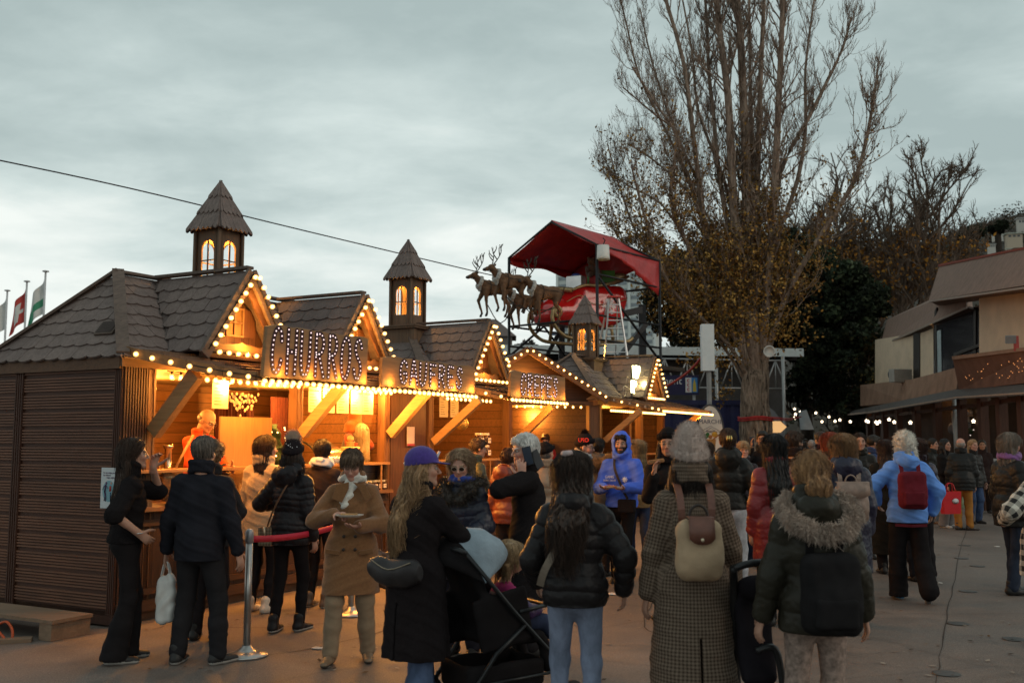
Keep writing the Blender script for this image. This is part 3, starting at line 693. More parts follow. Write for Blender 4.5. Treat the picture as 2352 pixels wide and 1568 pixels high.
# ================================================================ chalets
HR=RAD(62.)   # local x runs along the lane, local y into the stall
def shingle_mat(name='wood_shingles',col=(.20,.155,.14)):
    if name in MATS: return MATS[name]
    m,nt,b=nodes(name)
    g=noise(nt,coords(nt,'Object',(14,14,3)),3.,5,.65,dist=.8); n2=noise(nt,coords(nt),1.3,3); n3=noise(nt,coords(nt),7.,3)
    c=ramp(nt,g,[(.25,tuple(x*.6 for x in col)),(.55,col),(.8,tuple(x*1.3 for x in col))])
    c=mixc(nt,.6,c,ramp(nt,n2,[(.3,(.62,.6,.62)),(.7,(1.,.95,.9))]),'MULTIPLY'); c=mixc(nt,.4,c,ramp(nt,n3,[(.3,.55),(.65,1.)]),'MULTIPLY')
    nt.links.new(c,b.inputs['Base Color']); b.inputs['Roughness'].default_value=.8; b.inputs['Specular IOR Level'].default_value=.25
    bumpn(nt,b,g,.6,.006); MATS[name]=m; return m
def clip_iv(poly,y):
    xs=[]
    for (x0,y0),(x1,y1) in zip(poly,poly[1:]+poly[:1]):
        if (y0-y)*(y1-y)<=0 and abs(y1-y0)>1e-9: xs.append(x0+(x1-x0)*(y-y0)/(y1-y0))
    return (min(xs),max(xs)) if len(xs)>=2 else None
def shingles(mb,P,row=.19,tw=.2,lift=.020,arc=.026,mi=0,seed=1,under=True,jag=0.):
    """cover a planar 3d polygon (first edge = eave) with overlapping rows of cut shingles"""
    P=[np.array(p,float) for p in P]; ax=unit(P[1]-P[0]); nn=unit(np.cross(P[1]-P[0],P[-1]-P[0])); ay=np.cross(nn,ax)
    if ay[2]<0: ay=-ay; nn=-nn
    if nn[2]<0: nn=-nn
    q=[((p-P[0])@ax,(p-P[0])@ay) for p in P]; top=max(b for a,b in q); rg=random.Random(seed)
    nrow=max(1,int(round(top/row))); rh=top/nrow
    if under:
        k=len(P); mb.add([p-nn*.012 for p in P]+[p-nn*.03 for p in P],[tuple(range(k)),tuple(range(2*k-1,k-1,-1))]+[(i,i+k,(i+1)%k+k,(i+1)%k) for i in range(k)],mi)
    for r in range(nrow):
        b0=r*rh; b1=min(b0+rh*1.12,top-1e-4)
        i0=clip_iv(q,max(b0,1e-4)); i1=clip_iv(q,b1)
        if not i0 or not i1: continue
        off=(r%2)*tw*.5+rg.uniform(-.02,.02); a=math.floor((i0[0]-off)/tw)*tw+off
        while a<i0[1]:
            w=tw*rg.uniform(.97,1.03); g=.0018; l=a; rr=a+w; n=5; lift_=lift*rg.uniform(.85,1.15); db=rg.uniform(-.006,.006); sk=rg.uniform(-.4,.4)
            bot=[]
            for j in range(n+1):
                t=j/n; x=l+g+(rr-l-2*g)*t; d=arc*(1-4*(t-.5-.12*sk)**2)*-1 if jag==0 else -jag*(1-abs(2*t-1))
                x=min(max(x,i0[0]),i0[1]); bot.append((x,b0+db+d))
            tl=min(max(l+g,i1[0]),i1[1]); tr=min(max(rr-g,i1[0]),i1[1])
            if bot[-1][0]-bot[0][0]>.015:
                V=[P[0]+ax*x+ay*y+nn*lift_ for x,y in bot]+[P[0]+ax*x+ay*y+nn*(lift_-.018) for x,y in bot]
                V+=[P[0]+ax*(tl+(tr-tl)*j/n)+ay*b1+nn*.003 for j in range(n+1)]
                F=[]
                for j in range(n): F+=[(j,j+1,2*n+2+j+1,2*n+2+j),(n+1+j,n+1+j+1,j+1,j)]
                F+=[(0,2*n+2,n+1),(n,2*n+1,3*n+2)]
                mb.add(V,F,mi)
            a+=tw
W_BATTEN=lambda: wood('dark_stained_wood',(.075,.028,.014),0,.6,.5)
W_POST=lambda: wood('brown_timber',(.15,.07,.032),2,.6,.4)
W_BRACE=lambda: wood('pale_pine_timber',(.36,.20,.085),1,.6,.3)
W_TRIM=lambda: wood('brown_trim_wood',(.13,.062,.03),0,.6,.45)
W_INT=lambda: wood('pine_lining_boards',(.22,.10,.035),0,.6,.35,plank=.13)
def bulb_mats():
    return [M('brass_socket',(.12,.07,.03),.4,0,metal=.6),EM('bulb_filament',(1,.62,.24),9.),bulb_glass()]
def bulb_glass():
    if 'bulb_glass' in MATS: return MATS['bulb_glass']
    m=bpy.data.materials.new('bulb_glass'); m.use_nodes=True; nt=m.node_tree; nt.nodes.clear()
    t=nt.nodes.new('ShaderNodeBsdfTransparent'); t.inputs[0].default_value=(1,.9,.75,1)
    g=nt.nodes.new('ShaderNodeBsdfGlossy'); g.inputs['Roughness'].default_value=.08
    e=N(nt,'ShaderNodeEmission',Strength=1.1); e.inputs[0].default_value=(1,.55,.16,1)
    a=nt.nodes.new('ShaderNodeAddShader'); mx=nt.nodes.new('ShaderNodeMixShader'); mx.inputs[0].default_value=.14
    nt.links.new(t.outputs[0],mx.inputs[1]); nt.links.new(g.outputs[0],mx.inputs[2]); nt.links.new(mx.outputs[0],a.inputs[0]); nt.links.new(e.outputs[0],a.inputs[1])
    o=nt.nodes.new('ShaderNodeOutputMaterial'); nt.links.new(a.outputs[0],o.inputs[0]); m.cycles.emission_sampling='NONE'; MATS['bulb_glass']=m; return m
_BM={}
def bulb_mesh(kind='on'):
    if kind in _BM: return _BM[kind]
    mb=MB(); mb.lathe([(.013,0),(.014,.022),(.010,.026)],n=8,mi=0)
    prof=[(.010,.024),(.019,.034),(.0255,.050),(.0255,.060),(.019,.074),(.008,.081),(.001,.082)]
    mb.lathe(prof,n=10,mi=2)
    if kind=='on': mb.ell((0,0,.055),(.0155,.0155,.017),8,6,1)
    else: mb.ell((0,0,.05),(.004,.004,.012),6,4,0)
    o=mb.build('bulb',bulb_mats()); me=o.data; bpy.data.objects.remove(o)
    if kind!='on':
        me.materials[2]=M('clear_bulb_glass',(.6,.5,.4),.1,0,alpha=.35)
    _BM[kind]=me; return me
BULBG='strings of round warm bulbs on the chalets'
def bulb_string(label,pts,n,parent_rot=None,tilt=None,root_loc=None,frame=None,off=()):
    """n bulbs evenly spaced along a polyline given in world coordinates; tilt = direction the bulbs point"""
    P=[np.array(p,float) for p in pts]; seg=[np.linalg.norm(b-a) for a,b in zip(P,P[1:])]; tot=sum(seg)
    t=thing('bulb_string',label,'string lights',tuple(P[0]),0,BULBG); td=unit(tilt if tilt is not None else (0,0,-1))
    z=td; x=unit(np.cross((0,0,1) if abs(z[2])<.9 else (1,0,0),z)); y=np.cross(z,x)
    from mathutils import Matrix
    eul=Matrix(np.stack([x,y,z],1).tolist()).to_euler()
    mb=MB(); mb.tube([p-P[0]-td*.004 for p in P],.006,5); mb.build('wire',M('black_cable',(.02,.018,.016),.6,0),t)
    for i in range(n):
        d=tot*(i+.5)/n; j=0
        while j<len(seg)-1 and d>seg[j]: d-=seg[j]; j+=1
        p=P[j]+(P[j+1]-P[j])*(d/seg[j])
        b=bpy.data.objects.new('bulb',bulb_mesh('off' if i in off else 'on')); COL.objects.link(b); b.parent=t; b.location=p-P[0]; b.rotation_euler=eul
    return t
def lamp(p,e,r=.03,c=(1,.40,.065)):
    e=e*4.6
    l=bpy.data.lights.new('bulb_light','POINT'); l.energy=e; l.color=c; l.shadow_soft_size=r
    o=bpy.data.objects.new('bulb_light',l); COL.objects.link(o); o.location=p; return o
def HW(s,off,z):  # lane coordinates -> world
    return np.array([WC[0]+s*LD[0]+off*LO[0],WC[1]+s*LD[1]+off*LO[1],z])
class Hut:
    def __init__(h,name,label,cat,s0,rot=HR,loc=None):
        h.s0=s0; h.root=thing(name,label,cat,tuple(HW(s0,0,0)) if loc is None else loc,rot,'wooden market chalets along the lane'); h.rot=rot; h.loc=np.array(h.root.location)
    def p(h,s,off,z): return (s-h.s0,-off,z)
    def w(h,s,off,z):
        q=h.p(s,off,z); c,sn=cos(h.rot),sin(h.rot); return h.loc+np.array([q[0]*c-q[1]*sn,q[0]*sn+q[1]*c,q[2]])
    def bx(h,mb,s0,s1,o0,o1,z0,z1,mi=0): mb.box(h.p((s0+s1)/2,(o0+o1)/2,(z0+z1)/2),(abs(s1-s0),abs(o1-o0),z1-z0),None,mi)
def hip_roof(h,s0,s1,hip=.73,ez=2.58,rz=3.5,d=2.0,fo=.06,row=.19,tw=.2,vent=None,left=True,right=True):
    oh=.07; A=h.p; sl=(rz-ez)/(d/2); fl,bl=fo,-d-fo; ezo=ez-sl*fo
    a,b,c,e=A(s0-oh,fl,ezo),A(s1+oh,fl,ezo),A(s1-hip,-d/2,rz),A(s0+hip,-d/2,rz)
    f,g=A(s0-oh,bl,ezo),A(s1+oh,bl,ezo)
    mb=MB(); shingles(mb,[a,b,c,e],row,tw,seed=int(s0*7)+1); shingles(mb,[f,a,e],row,tw,seed=2); shingles(mb,[b,g,c],row,tw,seed=3); shingles(mb,[g,f,e,c],row,tw,seed=4)
    o=mb.build('roof',shingle_mat(),h.root)
    mb=MB()
    for p,q in((a,e),(b,c),(f,e),(g,c),(e,c)): mb.bar(np.array(p)+[0,0,.028],np.array(q)+[0,0,.05],.12,.028)
    mb.build('ridge_boards',wood('ridge_wood',(.14,.10,.08),0,.75),o)
    mb=MB(); h.bx(mb,s0-.05,s1+.05,fo-.03,fo-.055,ezo-.10,ezo-.0); h.bx(mb,s0-.055,s0-.03,.0,-d,ezo-.12,ezo); h.bx(mb,s1+.03,s1+.055,.0,-d,ezo-.12,ezo); h.bx(mb,s0-.05,s1+.05,-d-.055,-d-.03,ezo-.12,ezo)
    mb.build('eave_board',W_TRIM(),o)
    return o
def dormer(h,c,hw=.62,ez=2.62,rz=3.48,fo=.45,win=True,lab='',nb=9,nbase=8,energy=10,offs=()):
    A=h.p; mb=MB(); sl=.92
    for sg in(-1,1):
        lf=A(c+sg*hw,fo,ez); lb=A(c+sg*hw,-.02,ez); tb=A(c,-.95,rz+.012); tf=A(c,fo,rz+.012)
        shingles(mb,[lf,lb,tb,tf],.17,.2,seed=int(c*9+sg),arc=.03)
    r=mb.build('dormer_roof',shingle_mat(),h.root)
    mb=MB(); dx,dz=hw,rz-ez; L=math.hypot(dx,dz)
    for sg in(-1,1):
        p=np.array(A(c+sg*hw*1.03,fo+.02,ez-.03)); q=np.array(A(c,fo+.02,rz+.02)); mb.bar(p,q,.035,.11,up=(0,-1,0)) if 0 else mb.bar(p-[0,0,.03],q-[0,0,.03],.04,.12)
    mb.bar(np.array(A(c,fo,rz+.045)),np.array(A(c,-.9,rz+.045)),.1,.03)
    mb.build('bargeboard',wood('ridge_wood',(.14,.10,.08),0,.75),r)
    # gable face with boards, little window, shutters, scalloped frieze
    mb=MB(); g=fo-.22; mb.add([A(c-hw+.06,g,ez),A(c+hw-.06,g,ez),A(c,g,rz-.1),A(c-hw+.06,g-.03,ez),A(c+hw-.06,g-.03,ez),A(c,g-.03,rz-.1)],[(0,1,2),(5,4,3),(0,3,4,1),(1,4,5,2),(2,5,3,0)])
    gf=mb.build('gable_wall',wood('gable_boards',(.12,.055,.028),2,.6,plank=.11,pax=0),r)
    mb=MB(); n=14
    for sg in(-1,1):
        pts=[]; 
        for i in range(n+1):
            t=i/n; pts.append((c+sg*(hw-.02)*(1-t),ez+.02+(rz-.08-ez)*t))
        inn=[(x-sg*(.10+.025*abs(sin(i*pi/2.5))),z-.02) for i,(x,z) in enumerate(pts)][:-1]
        V=[];F=[]
        m=len(inn)
        for (x,z),(x2,z2) in zip(pts,inn): V+=[A(x,fo-.02,z),A(x2,fo-.02,z2),A(x,fo-.045,z),A(x2,fo-.045,z2)]
        for i in range(m-1):
            a=i*4; F+=[(a,a+1,a+5,a+4),(a+2,a+6,a+7,a+3),(a+1,a+3,a+7,a+5)]
        mb.add(V,F)
    mb.build('scalloped_trim',W_TRIM(),gf)
    if win:
        mb=MB(); ww,wh=.13,.27; zc=ez+.34
        for s in(-1,1): h.bx(mb,c+s*(ww-.02),c+s*ww,g+.002,g+.035,zc-wh/2,zc+wh/2); 
        h.bx(mb,c-ww,c+ww,g+.002,g+.035,zc-wh/2-.02,zc-wh/2); h.bx(mb,c-ww,c+ww,g+.002,g+.035,zc+wh/2,zc+wh/2+.02); h.bx(mb,c-.01,c+.01,g+.003,g+.03,zc-wh/2,zc+wh/2); h.bx(mb,c-ww,c+ww,g+.004,g+.028,zc-.008,zc+.008)
        wf=mb.build('window',wood('small_window_wood',(.26,.15,.07),2),gf)
        mb=MB(); h.bx(mb,c-ww,c+ww,g+.001,g+.008,zc-wh/2,zc+wh/2); mb.build('pane',M('dim_yellow_pane',(.22,.13,.05),.4,.1),wf)
        for s in(-1,1):
            mb=MB(); x0=c+s*(ww+.012); poly=[(0,-.15),(s*.13,-.15),(s*.17,-.10),(s*.17,.10),(s*.13,.15),(0,.15)]
            if s>0: poly=poly[::-1]
            mb.prism(poly,A(x0,g+.015,zc),(1,0,0),(0,0,1),.02)
            mb.build('shutter',wood('shutter_wood',(.12,.052,.026),2),gf)
    mb=MB(); z=ez+.03; pts=[]
    for i in range(25):
        t=i/24; x=c-hw*.86+hw*1.72*t; pts.append((x-h.s0,z+.05+.022*abs(cos(t*pi*2.))+.02*(1 if abs((t*3)%1-.5)<.12 else 0)))
    poly=[(pts[0][0],z-.01)]+pts+[(pts[-1][0],z-.01)]; mb.prism(poly[::-1],(0,-(fo-.10),0),(1,0,0),(0,0,1),.03); mb.build('scroll_board',wood('scroll_wood',(.22,.11,.04),0),r)
    mb=MB(); h.bx(mb,c-hw*.9,c+hw*.9,fo-.13,fo-.02,ez-.07,ez+.02); mb.build('light_bar',W_TRIM(),r)
    out=np.array(LO+(0,)) if abs(h.rot-HR)<.01 else np.array([sin(h.rot),-cos(h.rot),0])
    W=h.w; e=fo+.05
    pts=[W(c-hw*.97,e,ez+.0),W(c,e,rz-.03),W(c+hw*.97,e,ez+.0)]
    bulb_string('round bulbs up both slopes of the %s gable'%lab,pts,2*nb,tilt=out+np.array([0,0,.1]),off=offs)
    bulb_string('row of bulbs along the foot of the %s gable'%lab,[W(c-hw*.85,fo,ez-.02),W(c+hw*.85,fo,ez-.02)],nbase,tilt=out)
    lamp(W(c,fo+.03,ez+.10),energy*.5); lamp(W(c,fo+.12,ez+.5),energy*.35)
    return r
def tower(h,c,w=.21,zb=3.3,zt=4.30,base=False,bz=3.05):
    A=h.p; o=-1.; mb=MB()
    for a in(-1,1):
        for b in(-1,1): h.bx(mb,c+a*w-(.05 if a>0 else 0),c+a*w+(.05 if a<0 else 0),o+b*w-(.05 if b>0 else 0),o+b*w+(.05 if b<0 else 0),zb,zt)
    t=mb.build('tower',wood('tower_wood',(.17,.105,.065),2,.7),h.root)
    # four walls with an arched opening each
    z0,z1,hw2=3.66,4.10,.10; mb=MB(); fr=MB()
    for k in range(4):
        R=rotm(0,0,k*pi/2); n=10
        arch=[(hw2*cos(a),z1-.09+hw2*sin(a)*1.0) for a in np.linspace(0,pi,n)]
        out=[(w,zb),(w,zt),(-w,zt),(-w,zb)]
        inn=[(hw2,z0)]+arch+[(-hw2,z0)]
        cc=np.array(A(c,o,0)); q=lambda x,z,d: cc+R@np.array([x,-(w-.03)+d,0])+[0,0,z]
        # strips: left, right, bottom, above the arch
        def quad(pp):
            k2=len(pp); V=[q(x,z,0) for x,z in pp]+[q(x,z,.02) for x,z in pp]; mb.add(V,[tuple(range(k2)),tuple(range(2*k2-1,k2-1,-1))]+[(i,i+k2,(i+1)%k2+k2,(i+1)%k2) for i in range(k2)])
        quad([(-w,zb),(-hw2,zb),(-hw2,z1-.09),(-w,z1-.09)]); quad([(hw2,zb),(w,zb),(w,z1-.09),(hw2,z1-.09)]); quad([(-hw2,zb),(hw2,zb),(hw2,z0),(-hw2,z0)])
        for (x0,y0),(x1,y1) in zip(arch,arch[1:]): quad([(x0,y0),(x0,zt),(x1,zt),(x1,y1)][::-1])
        quad([(hw2,z1-.09),(w,z1-.09),(w,zt),(hw2,zt)]); quad([(-w,z1-.09),(-hw2,z1-.09),(-hw2,zt),(-w,zt)])
        for (p0,p1) in (((0,z0),(0,z1+.01)),((-hw2,z0+.2),(hw2,z0+.2))): fr.bar(q(*p0,.004),q(*p1,.004),.014,.014)
    mb.build('arched_wall',wood('tower_panel',(.15,.09,.055),2,.7),t); fr.build('mullion',wood('tower_wood',(.17,.105,.065),2,.7),t)
    lw=.265; ap=A(c,o,4.88); eb=zt-.06; cs=[A(c-lw,o+lw,eb),A(c+lw,o+lw,eb),A(c+lw,o-lw,eb),A(c-lw,o-lw,eb)]
    mb=MB()
    for i in range(4):
        p,q2=np.array(cs[i]),np.array(cs[(i+1)%4]); shingles(mb,[p,q2,ap],.27,.075,lift=.02,arc=0,jag=.045,seed=i)
    mb.build('spire',shingle_mat('spire_shingles',(.21,.165,.15)),t)
    if base:
        mb=MB(); b=.34; h.bx(mb,c-b,c+b,o-b,o+b,bz,zb+.12); h.bx(mb,c-b-.02,c-b+.06,o+b-.06,o+b+.02,bz,zb+.12); h.bx(mb,c+b-.06,c+b+.02,o+b-.06,o+b+.02,bz,zb+.12); mb.build('tower_base',wood('tower_wood',(.17,.105,.065),2,.7),t)
        mb=MB(); b=.41; h.bx(mb,c-b,c+b,o-b,o+b,zb+.12,zb+.15); h.bx(mb,c-b-.02,c+b+.02,o-b-.02,o+b+.02,zb+.15,zb+.17); mb.build('tower_ledge',wood('tower_wood',(.17,.105,.065),2,.7),t)
    lamp(h.w(c,o,4.2),9,.03,(1,.45,.08)); lamp(h.w(c,o,3.72),4,.03,(1,.45,.08))
def awning(h,rake,s1,zf=2.36,zw=2.60,of=1.0,n=38,lab='',energy=24,nrk=7,rend=True,nl=9,off=(),bar=True):
    """lean-to roof; rake = list of (s, off) from the wall corner out to the front edge"""
    A=h.p; Z=lambda o: zw+(zf-zw)*o/of; mb=MB()
    base=[A(rake[-1][0],of,zf),A(s1,of,zf),A(s1,.02,Z(.02)),A(rake[-1][0],.02,Z(.02))]; shingles(mb,base,.19,.2,seed=9,arc=.02,lift=.03)
    fan=[A(s,o,Z(o)) for s,o in rake]+[A(rake[-1][0],.02,Z(.02))]
    mb.add([np.array(p)+[0,0,.008] for p in fan]+[np.array(p)-[0,0,.03] for p in fan],[tuple(range(len(fan))),tuple(range(2*len(fan)-1,len(fan)-1,-1))])
    for i in range(1,5):
        o0=of*i/5.; sL=np.interp(o0,[r[1] for r in rake],[r[0] for r in rake]); mb.bar(A(sL,o0,Z(o0)+.02),A(rake[-1][0],o0,Z(o0)+.02),.02,.03)
    aw=mb.build('awning',shingle_mat('warm_shingles',(.21,.13,.085)),h.root)
    mb=MB(); 
    for (a,b) in zip(rake,rake[1:]): mb.bar(A(a[0],a[1],Z(a[1])-.02),A(b[0],b[1],Z(b[1])-.02),.03,.09)
    mb.bar(A(rake[-1][0],of+.016,zf-.02),A(s1+.02,of+.016,zf-.02),.03,.09); 
    if rend: mb.bar(A(s1+.015,of,zf-.02),A(s1+.015,0,zw-.02),.03,.09)
    mb.build('fascia',wood('fascia_wood',(.20,.11,.05),0),aw)
    mb=MB(); mb.add([np.array(A(s,o,Z(o)))-[0,0,.04] for s,o in rake]+[np.array(A(s1,of,zf))-[0,0,.04],np.array(A(s1,0,zw))-[0,0,.04]],[tuple(range(len(rake)+2))[::-1]]); mb.build('soffit',wood('soffit_boards',(.32,.17,.07),0,plank=.1,pax=1),aw)
    out=np.array([sin(h.rot),-cos(h.rot),0]); W=h.w
    bulb_string('bulbs along the front edge of the %s awning'%lab,[W(rake[-1][0],of+.035,zf-.03),W(s1,of+.035,zf-.03)],n,tilt=out*.8+np.array([0,0,-.6]))
    if nrk: bulb_string('bulbs down the sloping left end of the %s awning'%lab,[W(s,o+.03,Z(o)-.02) for s,o in rake],nrk,tilt=out*.6-np.array([LD[0],LD[1],0])*.6+np.array([0,0,-.3]),off=off)
    for i in range(nl):
        s=rake[-1][0]+(s1-rake[-1][0])*(i+.5)/nl; lamp(W(s,of+.17,zf+.02),energy/nl*.10); lamp(W(s,of-.1,zf-.16),energy/nl*.9)
    return aw
def brace(h,s,o0,z0,o1,z1,par=None,w=.09,d=.11):
    mb=MB(); mb.bar(h.p(s,o0,z0),h.p(s,o1,z1),w,d); return mb.build('brace',W_BRACE(),h.root,bevel=.004)
def post(h,s,w=.12,z0=.12,z1=2.42,off=-.0,lit=True,mat=None):
    mb=MB(); h.bx(mb,s-w/2,s+w/2,off-w,off,z0,z1); h.bx(mb,s-w/2+.02,s-w/2+.03,off,off+.006,z0,z1); h.bx(mb,s+w/2-.03,s+w/2-.02,off,off+.006,z0,z1); return mb.build('post',mat or W_POST(),h.root)
def carcass(h,s0,s1,d=2.0,floor=.14,ct=1.10,left_open=False,zc=2.42,back=W_INT,glass=True,low=True):
    """side and back walls, floor, ceiling, counter with display glass"""
    mb=MB(); h.bx(mb,s0,s1,-d,-.02,floor-.04,floor); h.bx(mb,s0+.06,s1-.06,-d+.06,-.06,0,floor-.04); mb.build('floor_deck',W_TRIM(),h.root)
    mb=MB(); h.bx(mb,s0+.03,s1-.03,-d+.05,-d+.07,floor,zc); bw=mb.build('back_wall',back(),h.root)
    mb=MB(); h.bx(mb,s0+.03,s0+.05,-d+.07,-.1,floor,zc); mb.build('inner_side_wall',back(),h.root)
    mb=MB(); h.bx(mb,s1-.05,s1-.03,-d+.07,-.1,floor,zc); mb.build('inner_side_wall',back(),h.root)
    mb=MB(); h.bx(mb,s0+.03,s1-.03,-d+.05,-.02,zc,zc+.02); mb.build('ceiling',wood('ceiling_boards',(.45,.30,.15),0,plank=.12,pax=1),h.root)
    mb=MB(); h.bx(mb,s0,s1,-.06,-.0,.12,ct-.06); fw=mb.build('counter_front',wood('counter_wood',(.055,.026,.015),2,.55,plank=.14,pax=0),h.root)
    mb=MB(); n=max(2,int((s1-s0)/.75))
    for i in range(n):
        a=s0+(s1-s0)*i/n+.05; b=s0+(s1-s0)*(i+1)/n-.05
        for (x0,x1,z0,z1) in((a,b,.25,.31),(a,b,.90,.96),(a,a+.06,.312,.898),(b-.06,b,.312,.898)): h.bx(mb,x0,x1,.001,.022,z0,z1)
    h.bx(mb,s0,s1,.001,.03,.10,.2); mb.build('panel_moulding',wood('moulding_wood',(.07,.034,.018),0,.5),fw)
    mb=MB(); h.bx(mb,s0+.05,s1-.05,-.42,.10,ct-.055,ct-.015); mb.build('counter_top',wood('counter_top_wood',(.26,.13,.055),0,.4),h.root)
    if glass:
        mb=MB(); h.bx(mb,s0+.12,s1-.12,.055,.061,ct-.012,ct+.31); h.bx(mb,s0+.12,s0+.126,-.2,.05,ct-.012,ct+.31); h.bx(mb,s1-.126,s1-.12,-.2,.05,ct-.012,ct+.31); gc=mb.build('display_glass',glassmat(),h.root)
        mb=MB(); h.bx(mb,s0+.1,s1-.1,-.22,.08,ct+.312,ct+.34); 
        for i in range(int((s1-s0)/.8)+1):
            s=min(s0+.12+i*.8,s1-.13); h.bx(mb,s-.012,s+.012,.062,.075,ct-.012,ct+.311)
        mb.build('glass_top_shelf',wood('shelf_wood',(.38,.20,.08),0,.4),gc)
def glassmat():
    if 'clear_glass' in MATS: return MATS['clear_glass']
    m=bpy.data.materials.new('clear_glass'); m.use_nodes=True; nt=m.node_tree; nt.nodes.clear()
    t=nt.nodes.new('ShaderNodeBsdfTransparent'); t.inputs[0].default_value=(.93,.95,.93,1); g=nt.nodes.new('ShaderNodeBsdfGlossy'); g.inputs['Roughness'].default_value=.05
    mx=nt.nodes.new('ShaderNodeMixShader'); mx.inputs[0].default_value=.10; nt.links.new(t.outputs[0],mx.inputs[1]); nt.links.new(g.outputs[0],mx.inputs[2])
    o=nt.nodes.new('ShaderNodeOutputMaterial'); nt.links.new(mx.outputs[0],o.inputs[0]); MATS['clear_glass']=m; return m
def text(name,body,size,mat,parent,loc,rot=(0,0,0),ext=.003,align='CENTER',sx=1.,font=None,bold=0.):
    cu=bpy.data.curves.new(name,'FONT'); cu.body=body; cu.size=size; cu.extrude=ext; cu.align_x=align; cu.offset=bold; cu.resolution_u=3
    o=bpy.data.objects.new(name,cu); COL.objects.link(o); bpy.context.view_layer.update()
    me=bpy.data.meshes.new_from_object(o.evaluated_get(bpy.context.evaluated_depsgraph_get())); bpy.data.objects.remove(o); bpy.data.curves.remove(cu)
    q=bpy.data.objects.new(name,me); COL.objects.link(q); me.materials.clear(); me.materials.append(mat); q.location=loc; q.rotation_euler=rot; q.scale=(sx,1,1)
    if parent: q.parent=parent
    return q
STROKE={
'C':[[(.85,.72),(.8,.92),(.55,1.),(.28,.85),(.12,.5),(.14,.18),(.35,0),(.62,.06),(.8,.28)]],
'H':[[(.2,1),(.08,0)],[(.88,1),(.72,0)],[(.15,.5),(.8,.5)]],
'U':[[(.12,1),(.06,.3),(.22,.02),(.52,.02),(.74,.3),(.86,1)]],
'R':[[(.2,1),(.1,0)],[(.2,.97),(.6,1),(.84,.8),(.62,.56),(.18,.5)],[(.4,.52),(.82,0)]],
'O':[[(.5,1),(.2,.8),(.08,.4),(.18,.08),(.45,0),(.75,.2),(.9,.6),(.8,.92),(.5,1)]],
'S':[[(.85,.8),(.68,.98),(.4,.95),(.25,.75),(.42,.56),(.68,.42),(.74,.2),(.5,.02),(.22,.06),(.1,.24)]],
'G':[[(.86,.76),(.72,.97),(.4,.98),(.14,.7),(.12,.3),(.35,.02),(.68,.04),(.82,.2),(.82,.44),(.5,.44)]],
'A':[[(.08,0),(.42,1),(.58,1),(.9,0)],[(.25,.38),(.76,.38)]],
'F':[[(.2,0),(.2,1)],[(.2,.98),(.85,.98)],[(.2,.54),(.7,.54)]],
'E':[[(.82,.98),(.2,.98),(.16,.5),(.18,.02),(.84,.02)],[(.17,.52),(.7,.52)]],
'P':[[(.2,0),(.2,1)],[(.2,.98),(.65,1),(.86,.8),(.66,.54),(.2,.48)]],
'V':[[(.06,1),(.48,0),(.9,1)]],'N':[[(.12,0),(.12,1),(.82,0),(.82,1)]],'D':[[(.15,0),(.15,1),(.6,.95),(.85,.6),(.8,.25),(.5,.02),(.15,0)]]}
def smooth(pts,n=4):
    P=[np.array(p,float) for p in pts]
    if len(P)<3: return P
    out=[]
    for i in range(len(P)-1):
        p0=P[max(i-1,0)];p1=P[i];p2=P[i+1];p3=P[min(i+2,len(P)-1)]
        for j in range(n):
            t=j/n; out.append(.5*((2*p1)+(-p0+p2)*t+(2*p0-5*p1+4*p2-p3)*t*t+(-p0+3*p1-3*p2+p3)*t**3))
    return out+[P[-1]]
